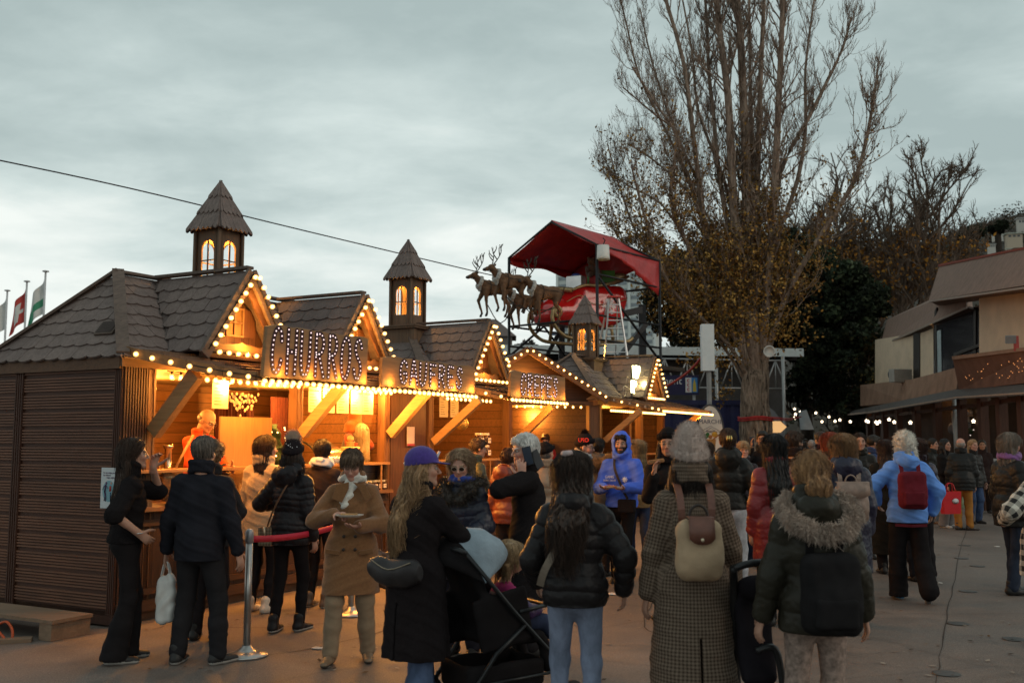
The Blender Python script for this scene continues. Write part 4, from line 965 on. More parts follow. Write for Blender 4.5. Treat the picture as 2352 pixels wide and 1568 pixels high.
def led_sign(h,word,label,s0,s1,z0,z1,off,lx0,lx1,lz0,lz1,sw=.05,dots=.052,name='shop_sign',skew=0.,wav=.01,dotr=.0085):
    """plank sign with routed dark letters full of small white lamps; s along the lane"""
    cx=(s0+s1)/2; loc=h.w(cx,off,z0); t=thing(name,label,'sign',tuple(loc),h.rot,'LED lettered plank signs on the awnings')
    W=s1-s0;Hh=z1-z0; rg=random.Random(len(word)); tp=[(-W/2+W*i/14+skew,Hh+wav*rg.uniform(-1,1)) for i in range(15)]; bt=[(W/2-W*i/10,wav*.6*rg.uniform(-1,1)) for i in range(11)]
    tp[0]=(tp[0][0]+.015,Hh-.03 if wav>.008 else Hh)
    mb=MB(); mb.prism(tp+bt,(0,0,0),(1,0,0),(0,0,1),.045); mb.build('board',wood('sign_pine',(.30,.17,.075),0,.6,.3),t,bevel=.006)
    mb=MB()
    for x in(-W*.3,W*.3): mb.bar((x,.03,.02),(x,.20,.02),.04,.04)
    mb.build('bracket',W_TRIM(),t)
    n=len(word); lw=(lx1-lx0)*W/n
    for i,ch in enumerate(word):
        x0=-W/2+lx0*W+lw*i; mb=MB(); md=MB(); hh=(lz1-lz0)*Hh
        for st in STROKE[ch]:
            P=smooth(st); P=[np.array([x0+.06*lw+p[0]*lw*.84,-.0235,lz0*Hh+p[1]*hh]) for p in P]
            mb.tube(P,sw/2,6,flat=1.) if 0 else None
            for a,b in zip(P,P[1:]): mb.bar(a,b,.012,sw,up=(0,1,0)) if 0 else None
            V=[];m=len(P);T=np.gradient(np.array(P),axis=0)
            for p,tt in zip(P,T):
                q=unit((-tt[2],0,tt[0])); V+=[p+q*sw/2-[0,.0025,0],p-q*sw/2-[0,.0025,0]]
            mb.add(V,[(k*2,k*2+1,k*2+3,k*2+2) for k in range(m-1)])
            for e in(0,-1): mb.prism([(sw/2*cos(a),sw/2*sin(a)) for a in np.linspace(0,2*pi,9)[:-1]],P[e]-[0,.0010,0],(1,0,0),(0,0,1),.003)
            L=[0]
            for a,b in zip(P,P[1:]): L.append(L[-1]+np.linalg.norm(b-a))
            k=max(2,int(L[-1]/dots)); 
            for j in range(k+1):
                d=L[-1]*j/k; p=np.array([np.interp(d,L,[q[c] for q in P]) for c in range(3)]); md.ell(p-[0,.004,0],dotr,6,4,0)
        lt=mb.build('letter',M('routed_dark_letter',(.035,.012,.016),.7,.1),t); md.build('led_lamps',EM('led_white',(1,.74,.72),1.5),lt)
    return t
# ================================================================ camera, sky, light
cam=bpy.data.cameras.new('camera'); co=bpy.data.objects.new('camera',cam); COL.objects.link(co); S.camera=co
co.location=(0,0,CH); co.rotation_euler=(pi/2+PT,0,0); cam.lens=FPX/2352*36; cam.sensor_width=36; cam.clip_end=3000; cam.clip_start=.1
cam.dof.use_dof=True; cam.dof.focus_distance=10.5; cam.dof.aperture_fstop=2.8
S.view_settings.view_transform='Standard'; S.view_settings.look='None'; S.view_settings.exposure=0; S.render.engine='CYCLES'
S.cycles.max_bounces=6; S.cycles.transparent_max_bounces=12; S.cycles.sample_clamp_indirect=3.; S.cycles.caustics_reflective=False; S.cycles.caustics_refractive=False
w=bpy.data.worlds.new('World'); S.world=w; w.use_nodes=True; nt=w.node_tree; bg=nt.nodes['Background']
sky=N(nt,'ShaderNodeTexSky',sky_type='NISHITA',sun_disc=False,sun_elevation=RAD(24),sun_rotation=RAD(-65),air_density=1.2,dust_density=3.,ozone_density=1.5)
tc=nt.nodes.new('ShaderNodeTexCoord'); sp=nt.nodes.new('ShaderNodeSeparateXYZ'); nt.links.new(tc.outputs['Generated'],sp.inputs[0])
def wm(op,a,b=None,c=None):
    n=N(nt,'ShaderNodeMath',operation=op)
    for i,x in enumerate((a,b,c)):
        if x is None: continue
        if isinstance(x,(int,float)): n.inputs[i].default_value=x
        else: nt.links.new(x,n.inputs[i])
    return n.outputs[0]
den=wm('ADD',wm('MAXIMUM',sp.outputs[2],0.),.16)
cb=nt.nodes.new('ShaderNodeCombineXYZ'); nt.links.new(wm('DIVIDE',sp.outputs[0],den),cb.inputs[0]); nt.links.new(wm('DIVIDE',sp.outputs[1],den),cb.inputs[1])
mp=nt.nodes.new('ShaderNodeMapping'); nt.links.new(cb.outputs[0],mp.inputs[0]); mp.inputs['Location'].default_value=(1.7,.3,0); mp.inputs['Scale'].default_value=(1.,1.25,1)
c1=noise(nt,mp.outputs[0],.85,7,.52,dist=.1); c2=noise(nt,mp.outputs[0],2.6,6,.6,dist=.3)
cl=wm('ADD',wm('MULTIPLY',c1,.72),wm('MULTIPLY',c2,.28))
# brighter toward the horizon and toward the left of the view
elev=wm('MULTIPLY',sp.outputs[2],1.); hz=wm('POWER',wm('SUBTRACT',1.,wm('MINIMUM',wm('MULTIPLY',wm('MAXIMUM',elev,0.),2.3),1.)),2.)
lf=wm('MAXIMUM',wm('SUBTRACT',.35,sp.outputs[0]),0.)
br=wm('MULTIPLY',hz,wm('MINIMUM',wm('MULTIPLY',lf,1.2),1.))
fac=wm('SUBTRACT',wm('ADD',cl,wm('ADD',wm('MULTIPLY',br,.44),wm('MULTIPLY',hz,.05))),wm('MULTIPLY',wm('MAXIMUM',sp.outputs[2],0.),.35))
crp=ramp(nt,fac,[(.34,(.42,.515,.51)),(.43,(.52,.62,.61)),(.52,(.66,.76,.74)),(.66,(.92,.975,.935))])
mxs=mixc(nt,.97,mixc(nt,1.,sky.outputs[0],(.09,.09,.09),'MULTIPLY'),crp)
# warm haze low on the left
nt.links.new(mxs,bg.inputs[0]); bg.inputs['Strength'].default_value=1.
sun=bpy.data.lights.new('sun','SUN'); so=bpy.data.objects.new('sun',sun); COL.objects.link(so); sun.energy=.6; sun.angle=RAD(35); sun.color=(1,.80,.62)
so.rotation_euler=(RAD(66),0,RAD(65))
# ================================================================ ground
def ground():
    m,nt,b=nodes('trodden_asphalt'); v=coords(nt)
    n1=noise(nt,v,.35,5,.6); n2=noise(nt,v,2.5,6,.7); n3=noise(nt,v,90,3,.7); n4=noise(nt,v,28,4,.7)
    c=ramp(nt,n1,[(.3,(.11,.087,.074)),(.7,(.22,.176,.15))]); c=mixc(nt,.7,c,ramp(nt,n2,[(.3,.6),(.7,1.12)]),'MULTIPLY'); c=mixc(nt,.8,c,ramp(nt,n3,[(.3,.4),(.5,.95),(.72,1.9)]),'MULTIPLY')
    c=mixc(nt,.5,c,ramp(nt,n4,[(.35,.6),(.6,1.05)]),'MULTIPLY')
    vo=N(nt,'ShaderNodeTexVoronoi',feature='DISTANCE_TO_EDGE',Scale=.45); mp=nt.nodes.new('ShaderNodeMixRGB'); mp.inputs[0].default_value=.22; nt.links.new(v,mp.inputs[1]); nt.links.new(noise(nt,v,1.6,5,.7,out=1),mp.inputs[2]); nt.links.new(mp.outputs[0],vo.inputs['Vector'])
    crk=ramp(nt,vo.outputs[0],[(.0,.45),(.006,.6),(.012,1.)]); c=mixc(nt,.3,c,crk,'MULTIPLY')
    nt.links.new(c,b.inputs['Base Color']); nt.links.new(ramp(nt,n2,[(.3,.55),(.7,.85)]),b.inputs['Roughness']); b.inputs['Specular IOR Level'].default_value=.35
    bumpn(nt,b,n3,.5,.006)
    mb=MB(); n=60; xs=np.linspace(-1,1,n)**3*1500; ys=np.linspace(-1,1,n)**3*1500+8
    V=[(x,y,0) for x in xs for y in ys]; F=[(i*n+j,(i+1)*n+j,(i+1)*n+j+1,i*n+j+1) for i in range(n-1) for j in range(n-1)]
    mb.add(V,F); o=mb.build('ground',m); o['kind']='structure'
ground()
def crack(pts,w,name='ground_joint'):
    P=[np.array(gnd(*p)) for p in pts]; P=smooth(P,6); rg=random.Random(3); V=[];mb=MB()
    for i,p in enumerate(P):
        t=unit(P[min(i+1,len(P)-1)]-P[max(i-1,0)]); s=np.array([-t[1],t[0],0]); a=w*rg.uniform(.4,1.3); p=p+s*rg.uniform(-.012,.012); V+=[p+s*a+[0,0,.004],p-s*a+[0,0,.004]]
    mb.add(V,[(2*i,2*i+1,2*i+3,2*i+2) for i in range(len(P)-1)]); o=mb.build(name,M('crack_dark',(.045,.034,.028),.95,.3)); o['kind']='structure'
crack([(2150,1568),(2170,1440),(2192,1330),(2215,1230),(2235,1160)],.005); crack([(575,1568-60),(720,1488),(900,1440),(880,1400)],.006); crack([(1560,1568-100),(1480,1440),(1500,1380)],.005)
crack([(350,1445),(420,1430),(500,1440),(640,1440),(800,1425)],.006)
# ================================================================ chalets
rk=[(0,.02),(.06,.3),(.2,.6),(.42,.85),(.7,1.)]
A_=Hut('market_chalet','long brown chalet nearest on the left with two lit gables above churros and gaufres signs','market chalet',0)
carcass(A_,0,4.4); hip_roof(A_,0,4.4)
dormer(A_,1.19+.0,lab='nearest',energy=9); dormer(A_,3.17,lab='second',energy=9); tower(A_,2.2)
awning(A_,rk,4.88,lab='nearest chalet',n=40,energy=75)
# battened end wall
def endwall(h,s=0.,d=2.0,z1=2.47):
    A=h.p; mb=MB(); h.bx(mb,s-.0,s+.03,-d,.0,.10,z1); ew=mb.build('end_wall',wood('end_wall_wood',(.075,.027,.014),1,.6,.5),h.root)
    mb=MB(); n=int((z1-.14)/.0285)
    for lo,hi in((-1.42,-.10),(-d+.03,-1.56)):
        for i in range(n):
            z=.16+i*.0285
            if i%6==5: continue
            h.bx(mb,s-.016,s-.0005,lo,hi,z,z+.017)
    mb.build('batten_cladding',wood('batten_wood',(.165,.068,.036),1,.55,.45),ew)
    mb=MB()
    for lo,hi in((-1.555,-1.425),(-.098,.0)):
        h.bx(mb,s-.02,s-.0005,lo,hi,.10,z1)
        for k in range(4): h.bx(mb,s-.026,s-.0201,lo+(hi-lo)*(k+.3)/4,lo+(hi-lo)*(k+.75)/4,.12,z1)
    h.bx(mb,s-.03,s-.0005,-d,.0,.02,.10)
    mb.build('vertical_post',wood('end_post_wood',(.07,.026,.014),2,.6,.5),ew)
endwall(A_)
mb=MB(); sn=unit((-1.225,0,1.)); vx_=unit((1,0,1.225)); c_=np.array(A_.p(.17,-.42,2.52+.24*1.225))+sn*.03; mb.prism([(-.09,-.13),(.09,-.13),(.09,.13),(-.09,.13)],c_,vx_,(0,1,0),.02); vt=mb.build('roof_vent',wood('ridge_wood',(.14,.10,.08),0,.75),A_.root); mb=MB()
for i in range(7): q_=c_+sn*.018+vx_*(-.065+.022*i); mb.bar(q_-[0,.11,0],q_+[0,.11,0],.006,.012)
mb.build('slats',M('vent_slats',(.05,.035,.03),.6,.2),vt)
# solid corner panel on the front, left of the opening
mb=MB(); A_.bx(mb,.0,.30,-.05,.0,.12,2.45)
for k in range(9): A_.bx(mb,.01+k*.032,.028+k*.032,.0005,.012,.12,2.45)
mb.build('corner_panel',wood('corner_panel_wood',(.085,.036,.02),2,.6,.5),A_.root)
for s in(.34,2.56,4.34): post(A_,s)
brace(A_,.34,.05,1.80,.60,2.36,d=.15); brace(A_,2.56,.05,1.80,.62,2.36,d=.13); brace(A_,4.9-.56,.05,1.80,.62,2.36,d=.13)
B_=Hut('market_chalet','middle chalet behind the gaufres sign with a stepped lit lantern tower','market chalet',5.3)
carcass(B_,5.3,7.9); hip_roof(B_,5.3,7.3,hip=.95); mb=MB(); B_.bx(mb,7.2,7.95,-2,.02,2.44,2.5); mb.build('flat_roof',shingle_mat(),B_.root)
dormer(B_,6.3,lab='third',energy=4); tower(B_,6.27,base=True)
awning(B_,[(5.35,.02),(5.42,.3),(5.52,.6),(5.64,.85),(5.8,1.)],7.75,lab='crepes',n=17,energy=26,nrk=5,nl=5)
for s in(5.42,7.82): post(B_,s)
brace(B_,5.42,.05,1.70,.80,2.29); brace(B_,7.84,.05,1.66,.75,2.27)
# corner chalet C, turned 45 degrees
cr=HR+RAD(-45)+0.
dC=RAD(45); L0=HW(11.5-3.0*cos(dC),-3.0*sin(dC),0)
class HutC(Hut): pass
C_=Hut('market_chalet','corner chalet set back at an angle with a wide lit gable over its kitchen','market chalet',0,rot=HR-dC,loc=tuple(L0))
A=C_.p; wC=3.0; ez,rz=2.58,3.45; mb=MB()
for sg in(0,1):
    e0=A(-.1 if sg==0 else wC+.1,.18,ez-.05); e1=A(-.1 if sg==0 else wC+.1,-2.6,ez-.05); r0=A(wC/2,.18,rz); r1=A(wC/2,-2.6,rz); shingles(mb,[e0,e1,r1,r0],.19,.2,seed=sg+20)
rf=mb.build('roof',shingle_mat(),C_.root)
mb=MB()
for a,b in((A(-.12,.2,ez-.09),A(wC/2,.2,rz-.0)),(A(wC+.12,.2,ez-.09),A(wC/2,.2,rz))): mb.bar(np.array(a),np.array(b),.04,.14)
mb.build('bargeboard',W_TRIM(),rf)
mb=MB(); mb.add([A(.0,-.05,ez-.12),A(wC,-.05,ez-.12),A(wC,-.05,ez),A(wC/2,-.05,rz-.03),A(0,-.05,ez)],[(0,1,2,3,4)]); mb.build('gable_wall',wood('dark_gable_boards',(.05,.024,.014),0,.6,plank=.12),C_.root)
carcass(C_,0,wC,d=2.0,zc=2.4,glass=False); post(C_,.08); post(C_,wC-.1,w=.2)
bulb_string('bulbs along both slopes of the wide gable of the angled corner chalet',[C_.w(-.1,.23,ez-.05),C_.w(wC/2,.23,rz-.0),C_.w(wC+.1,.23,ez-.05)],26,tilt=(sin(HR-dC),-cos(HR-dC),0))
mb=MB(); C_.bx(mb,.1,wC-.1,-.04,.02,2.40,2.48); mb.build('light_bar',W_TRIM(),C_.root)
bulb_string('row of bulbs across the opening of the angled corner chalet',[C_.w(.4,.03,2.42),C_.w(wC-.3,.03,2.42)],14,tilt=(0,0,-1))
lamp(C_.w(wC*.5,.3,2.95),10); lamp(C_.w(wC*.62,-.9,2.2),26); lamp(C_.w(wC*.3,.12,2.30),5)
D_=Hut('market_chalet','farthest chalet in the row with the yellow neon lettering on its roof','market chalet',11.45)
carcass(D_,11.45,15.4,back=lambda: wood('far_lining_boards',(.10,.05,.025),0,plank=.13)); hip_roof(D_,11.45,15.4,hip=1.0); dormer(D_,13.45,lab='farthest',energy=6,offs=(11,)); tower(D_,13.3-.15,base=True,bz=2.9)
awning(D_,[(11.5,.02),(11.58,.3),(11.72,.55),(11.95,.85),(12.2,1.)],15.6,lab='farthest chalet',n=34,energy=22,nrk=8,nl=6,off=(1,3,5))
for s in(11.6,13.2,13.9,15.3): post(D_,s,w=.14)
brace(D_,11.7,.05,1.72,.8,2.3); brace(D_,15.3,.05,1.72,.85,2.3)
for s,o in((12.3,.1),(13.5,.1),(14.6,.1)): pass
bulb_string('bulbs inside along the ceiling of the farthest chalet',[D_.w(11.9,.08,2.37),D_.w(15.2,.08,2.37)],30,tilt=(0,0,-1))
# inner rows of bulbs hanging below the front beam
bulb_string('inner row of bulbs under the beam of the nearest chalet, left half',[A_.w(.42,.12,2.40),A_.w(2.45,.12,2.40)],17,tilt=(0,0,-1))
bulb_string('inner row of bulbs under the beam of the nearest chalet, right half',[A_.w(2.7,.12,2.40),A_.w(4.3,.12,2.40)],14,tilt=(0,0,-1))
bulb_string('inner row of bulbs under the awning of the middle chalet',[B_.w(5.6,.12,2.38),B_.w(7.0,.12,2.38)],11,tilt=(0,0,-1))
for s in(.7,1.3,1.9,3.0,3.6,4.1): lamp(A_.w(s,.06,2.30),13)
lamp(A_.w(1.2,-1.0,2.2),22); lamp(A_.w(3.4,-1.0,2.2),22); lamp(B_.w(6.2,-.7,2.25),16); lamp(D_.w(13.2,-.6,2.2),12)
# ---------------------------------------------------------------- signs
led_sign(A_,'CHURROS','large pale plank sign reading CHURROS in lamp lit letters','a',.5,0,0,0,0,0,0,0) if 0 else None
led_sign(A_,'CHURROS','large pale plank sign reading CHURROS in lamp lit letters',.70,2.36,2.34,2.86,1.08,.05,.97,.09,.93,sw=.055,skew=.03,dots=.047)
led_sign(A_,'GAUFRES','long pale plank sign reading GAUFRES in lamp lit letters',2.62,4.72,2.34,2.69,1.10,.16,.86,.14,.88,sw=.05,wav=.014,dots=.046)
led_sign(B_,'CREPES','smallest plank sign reading CREPES in lamp lit letters',5.75,7.58,2.34,2.71,1.08,.16,.86,.12,.9,sw=.05,wav=.016,dots=.052,dotr=.010)
def neon():
    loc=D_.w(12.7,.22,2.72); t=thing('neon_sign','glowing yellow two line neon lettering on brackets above the farthest chalet','neon sign',tuple(loc),HR)
    def word(wd,x0,z0,cw,hh):
        for i,ch in enumerate(wd):
            mb=MB()
            for st in STROKE[ch]: mb.tube([(x0+i*cw+p[0]*cw*.82,0,z0+p[1]*hh) for p in smooth(st,3)],.016,6)
            mb.build('neon_letter',EM('neon_yellow',(1,.93,.45),7.),t)
    word('VER',.10,.30,.155,.25); word('PENDUS',0,-.02,.135,.25)
    mb=MB()
    for x in(.12,.62): mb.bar((x,.03,-.25),(x,.03,.5),.03,.03); mb.bar((x,.03,-.1),(x,.25,-.16),.03,.03)
    mb.build('bracket',M('black_steel',(.02,.02,.022),.4,.1),t)
    mb=MB(); mb.tube(smooth([(-.28,0,.18),(-.2,0,.3),(-.12,0,.27)]),.008,5); mb.tube(smooth([(-.45,0,-.03),(-.42,0,.08),(-.3,0,.1),(-.02,0,.02)]),.008,5); mb.tube(smooth([(-.45,0,-.06),(-.36,0,-.1),(-.3,0,0)]),.008,5)
    mb.build('unlit_tube',M('unlit_tube',(.4,.33,.25),.3,0),t); lamp(D_.w(13.0,.40,2.9),7,.05,(1,.85,.35))
neon()
# ================================================================ things behind the chalets
def dw(u,v,Y): return np.array(dep(u,v,Y))
BLK=lambda: M('black_steel_tube',(.02,.02,.022),.45,.2,30,metal=.3)
def shingle_less(): pass
# ---- red canopy on its scaffold
P1,P2,P3,P4=np.array([-.07,23.6,0]),np.array([1.90,22.,0]),np.array([3.6,24.04,0]),np.array([1.57,25.6,0])
ZE=dep(1374,562,22.)[2]; ZA=dep(1266,506,22.8)[2]; ZD=3.55
sc=thing('scaffold_canopy','red peaked tarpaulin roof on a black tube scaffold around the sleigh','canopy',tuple((P1+P3)/2))
o0=(P1+P3)/2
def sag(a,b,n,s): return [a+(b-a)*i/n-np.array([0,0,s*4*(i/n)*(1-i/n)]) for i in range(n+1)]
def tarp():
    up=np.array([0,0,1.]); A1=(P1+P2)/2+up*ZA; A2=(P3+P4)/2+up*ZA; V=[];F=[];nu,nv=14,10
    for side,(e1,e2) in enumerate(((P1,P4),(P2,P3))):
        base=len(V); 
        for i in range(nu+1):
            for j in range(nv+1):
                t=i/nu;s=j/nv; e=e1+(e2-e1)*t+up*(ZE-.03); a=A1+(A2-A1)*t; p=a+(e-a)*s; p=p-up*.05*sin(pi*s)-up*.02*abs(sin(t*3*pi))*sin(pi*s); V.append(p+unit(e1-(P1+P2)/2)*.02*sin(t*40)*s)
        F+=[(base+i*(nv+1)+j,base+(i+1)*(nv+1)+j,base+(i+1)*(nv+1)+j+1,base+i*(nv+1)+j+1) for i in range(nu) for j in range(nv)]
    # flap hanging from the far right eave and back gable
    base=len(V); 
    for i in range(nu+1):
        t=i/nu; e=P2+(P3-P2)*t+up*(ZE-.03); dr=.10+.95*max(0,(t-.15))**1.5*(1 if t<1 else 1)
        for j in range(5): V.append(e-up*dr*j/4+unit(P2-P1)*(.03*sin(t*30+j))*j/4-unit(P3-P2)*.1*j/4*(t>.6))
    F+=[(base+i*5+j,base+(i+1)*5+j,base+(i+1)*5+j+1,base+i*5+j+1) for i in range(nu) for j in range(4)]
    base=len(V)
    for i in range(nu+1):
        t=i/nu; a=P4+(P3-P4)*t; z=ZE+(ZA-ZE)*(1-abs(2*t-1)); dr=(1.15 if t<.45 else 1.15-.9*min(1,(t-.45)*2.4)) if t<.8 else .45+2.2*(t-.8)
        for j in range(5): V.append(a+up*(z-.03-dr*j/4)+unit(P3-P2)*.03*sin(t*25)*j/4)
    F+=[(base+i*5+j,base+(i+1)*5+j,base+(i+1)*5+j+1,base+i*5+j+1) for i in range(nu) for j in range(4)]
    base=len(V)
    for i in range(nu+1):
        t=i/nu; e=P1+(P4-P1)*t+up*(ZE-.03)
        for j in range(3): V.append(e-up*(.12+.05*sin(t*9))*j/2)
    F+=[(base+i*3+j,base+(i+1)*3+j,base+(i+1)*3+j+1,base+i*3+j+1) for i in range(nu) for j in range(2)]
    m=M('red_tarpaulin',(.42,.028,.026),.38,.22,2.5,.4,9,spec=.5,bd=.03)
    mb=MB(); mb.add(np.array(V)-o0,F,0,True); o=mb.build('tarpaulin',m,sc); s=o.modifiers.new('thick','SOLIDIFY'); s.thickness=.012
tarp()
def P(p,z): return np.array([p[0],p[1],z])-o0
for p in(P1,P2,P3,P4):
    mb=MB(); mb.tube([P(p,.0),P(p,ZE+.0)],.035,8); mb.build('scaffold_pole',BLK(),sc)
def bars(name,L,r=.026):
    for a,b in L:
        mb=MB(); mb.tube([a,b],r,7); mb.build(name,BLK(),sc)
bars('roof_tube',[(P((P1+P2)/2,ZA-.04),P(P1,ZE)),(P((P1+P2)/2,ZA-.04),P(P2,ZE)),(P((P3+P4)/2,ZA-.04),P(P3,ZE)),(P((P3+P4)/2,ZA-.04),P(P4,ZE)),(P(P1,ZE),P(P4,ZE)),(P(P2,ZE),P(P3,ZE)),(P(P1,ZE-.02),P(P2,ZE-.02))][:6])
bars('crossbar',[(P(P2,5.42),P(P3,5.42)),(P(P2,4.5),P(P3,4.5)),(P(P2,3.95),P(P3,3.95)),(P(P3,5.42),P(P4,5.42)),(P(P1,4.42),P(P4,4.42)),(P(P1,3.95),P(P4,3.95)),(P(P1,4.42),P(P2,4.42))])
bars('diagonal_tube',[(P(P2,5.4),P(P3,3.6)),(P(P1,5.6),P(P4,3.6)),(P(P4,5.3),P(P1,3.7))],.03)
mb=MB(); mb.prism([(-1.9,-1.6),(1.9,-1.6),(1.9,1.6),(-1.9,1.6)],np.array([0,0,ZD-.12]),unit(P3-P2),unit(P1-P2),.10); mb.build('deck',wood('deck_boards',(.06,.045,.035),0,plank=.2),sc)
# heavy black steel frame of columns, beam and braces behind
fr=thing('steel_frame','heavy black steel frame with a cross brace to the right of the sleigh','steel frame',tuple(dw(1474,830,26.)*np.array([1,1,0])))
f0=np.array(fr.location); q=lambda u,v,Y:dw(u,v,Y)-f0
mb=MB(); a=q(1474,705,26.); mb.bar([a[0],a[1],0],a+[0,0,.05],.19,.19); mb.build('column',BLK(),fr)
mb=MB(); a=q(1085+.0,1,26.) if 0 else q(1290,742,26.6); mb.bar([a[0],a[1],0],a,.16,.16); mb.build('column',BLK(),fr)
mb=MB(); mb.bar(q(1398,728,25.4),q(1474,711,26.),.17,.17); mb.build('beam',BLK(),fr)
mb=MB(); mb.bar(q(1484,742,25.8),q(1412,836,25.4),.13,.13); mb.build('brace',BLK(),fr)
mb=MB(); mb.bar(q(1300,735,25.5),q(1258,812,25.4),.10,.10); mb.build('brace',BLK(),fr)
# ---- step ladder
lad=thing('step_ladder','aluminium step ladder standing beside the sleigh under the canopy','ladder',tuple(P(P2,ZD-.07)+o0+np.array([.25,.0,0])))
l0=np.array(lad.location); al=M('aluminium',(.5,.5,.5),.35,.1,metal=.7)
T0=dw(1410,682,22.3)-l0; fl=dw(1388,825,21.9)-l0; fr_=dw(1442,828,21.9)-l0; bl=dw(1366,790,22.9)-l0; brr=dw(1412,800,22.9)-l0
TL=T0+[-.10,0,0]; TR=T0+[.10,0,0]; fl[2]=fr_[2]=0; bl[2]=brr[2]=0
for a,b in((TL,fl),(TR,fr_),(TL+[0,.05,0],bl),(TR+[0,.05,0],brr)):
    mb=MB(); mb.bar(a,b,.028,.05); mb.build('rail',al,lad)
for i in range(1,8):
    t=i/8.; mb=MB(); mb.bar(TL+(fl-TL)*t,TR+(fr_-TR)*t,.06,.02); mb.build('step',al,lad)
mb=MB(); mb.box((TL+TR)/2+[0,0,.0],(.30,.18,.03)); mb.build('top_plate',M('red_plastic',(.45,.03,.02),.4,.1),lad)
# ---- spot lamp under the canopy
a=dw(1385,580,22.); t=thing('stage_lamp','white cylinder lamp hanging from the front corner of the red canopy','lamp',tuple(a))
mb=MB(); mb.lathe([(.05,.17),(.14,.16),(.15,-.1),(.155,-.16),(.12,-.16),(.11,-.05),(.01,-.05)],n=18); mb.build('housing',M('white_enamel',(.62,.60,.56),.4,.1),t); mb=MB(); mb.tube([(0,0,.16),(.05,0,.28),(.0,0,.33)],.015,6); mb.build('hook',BLK(),t)
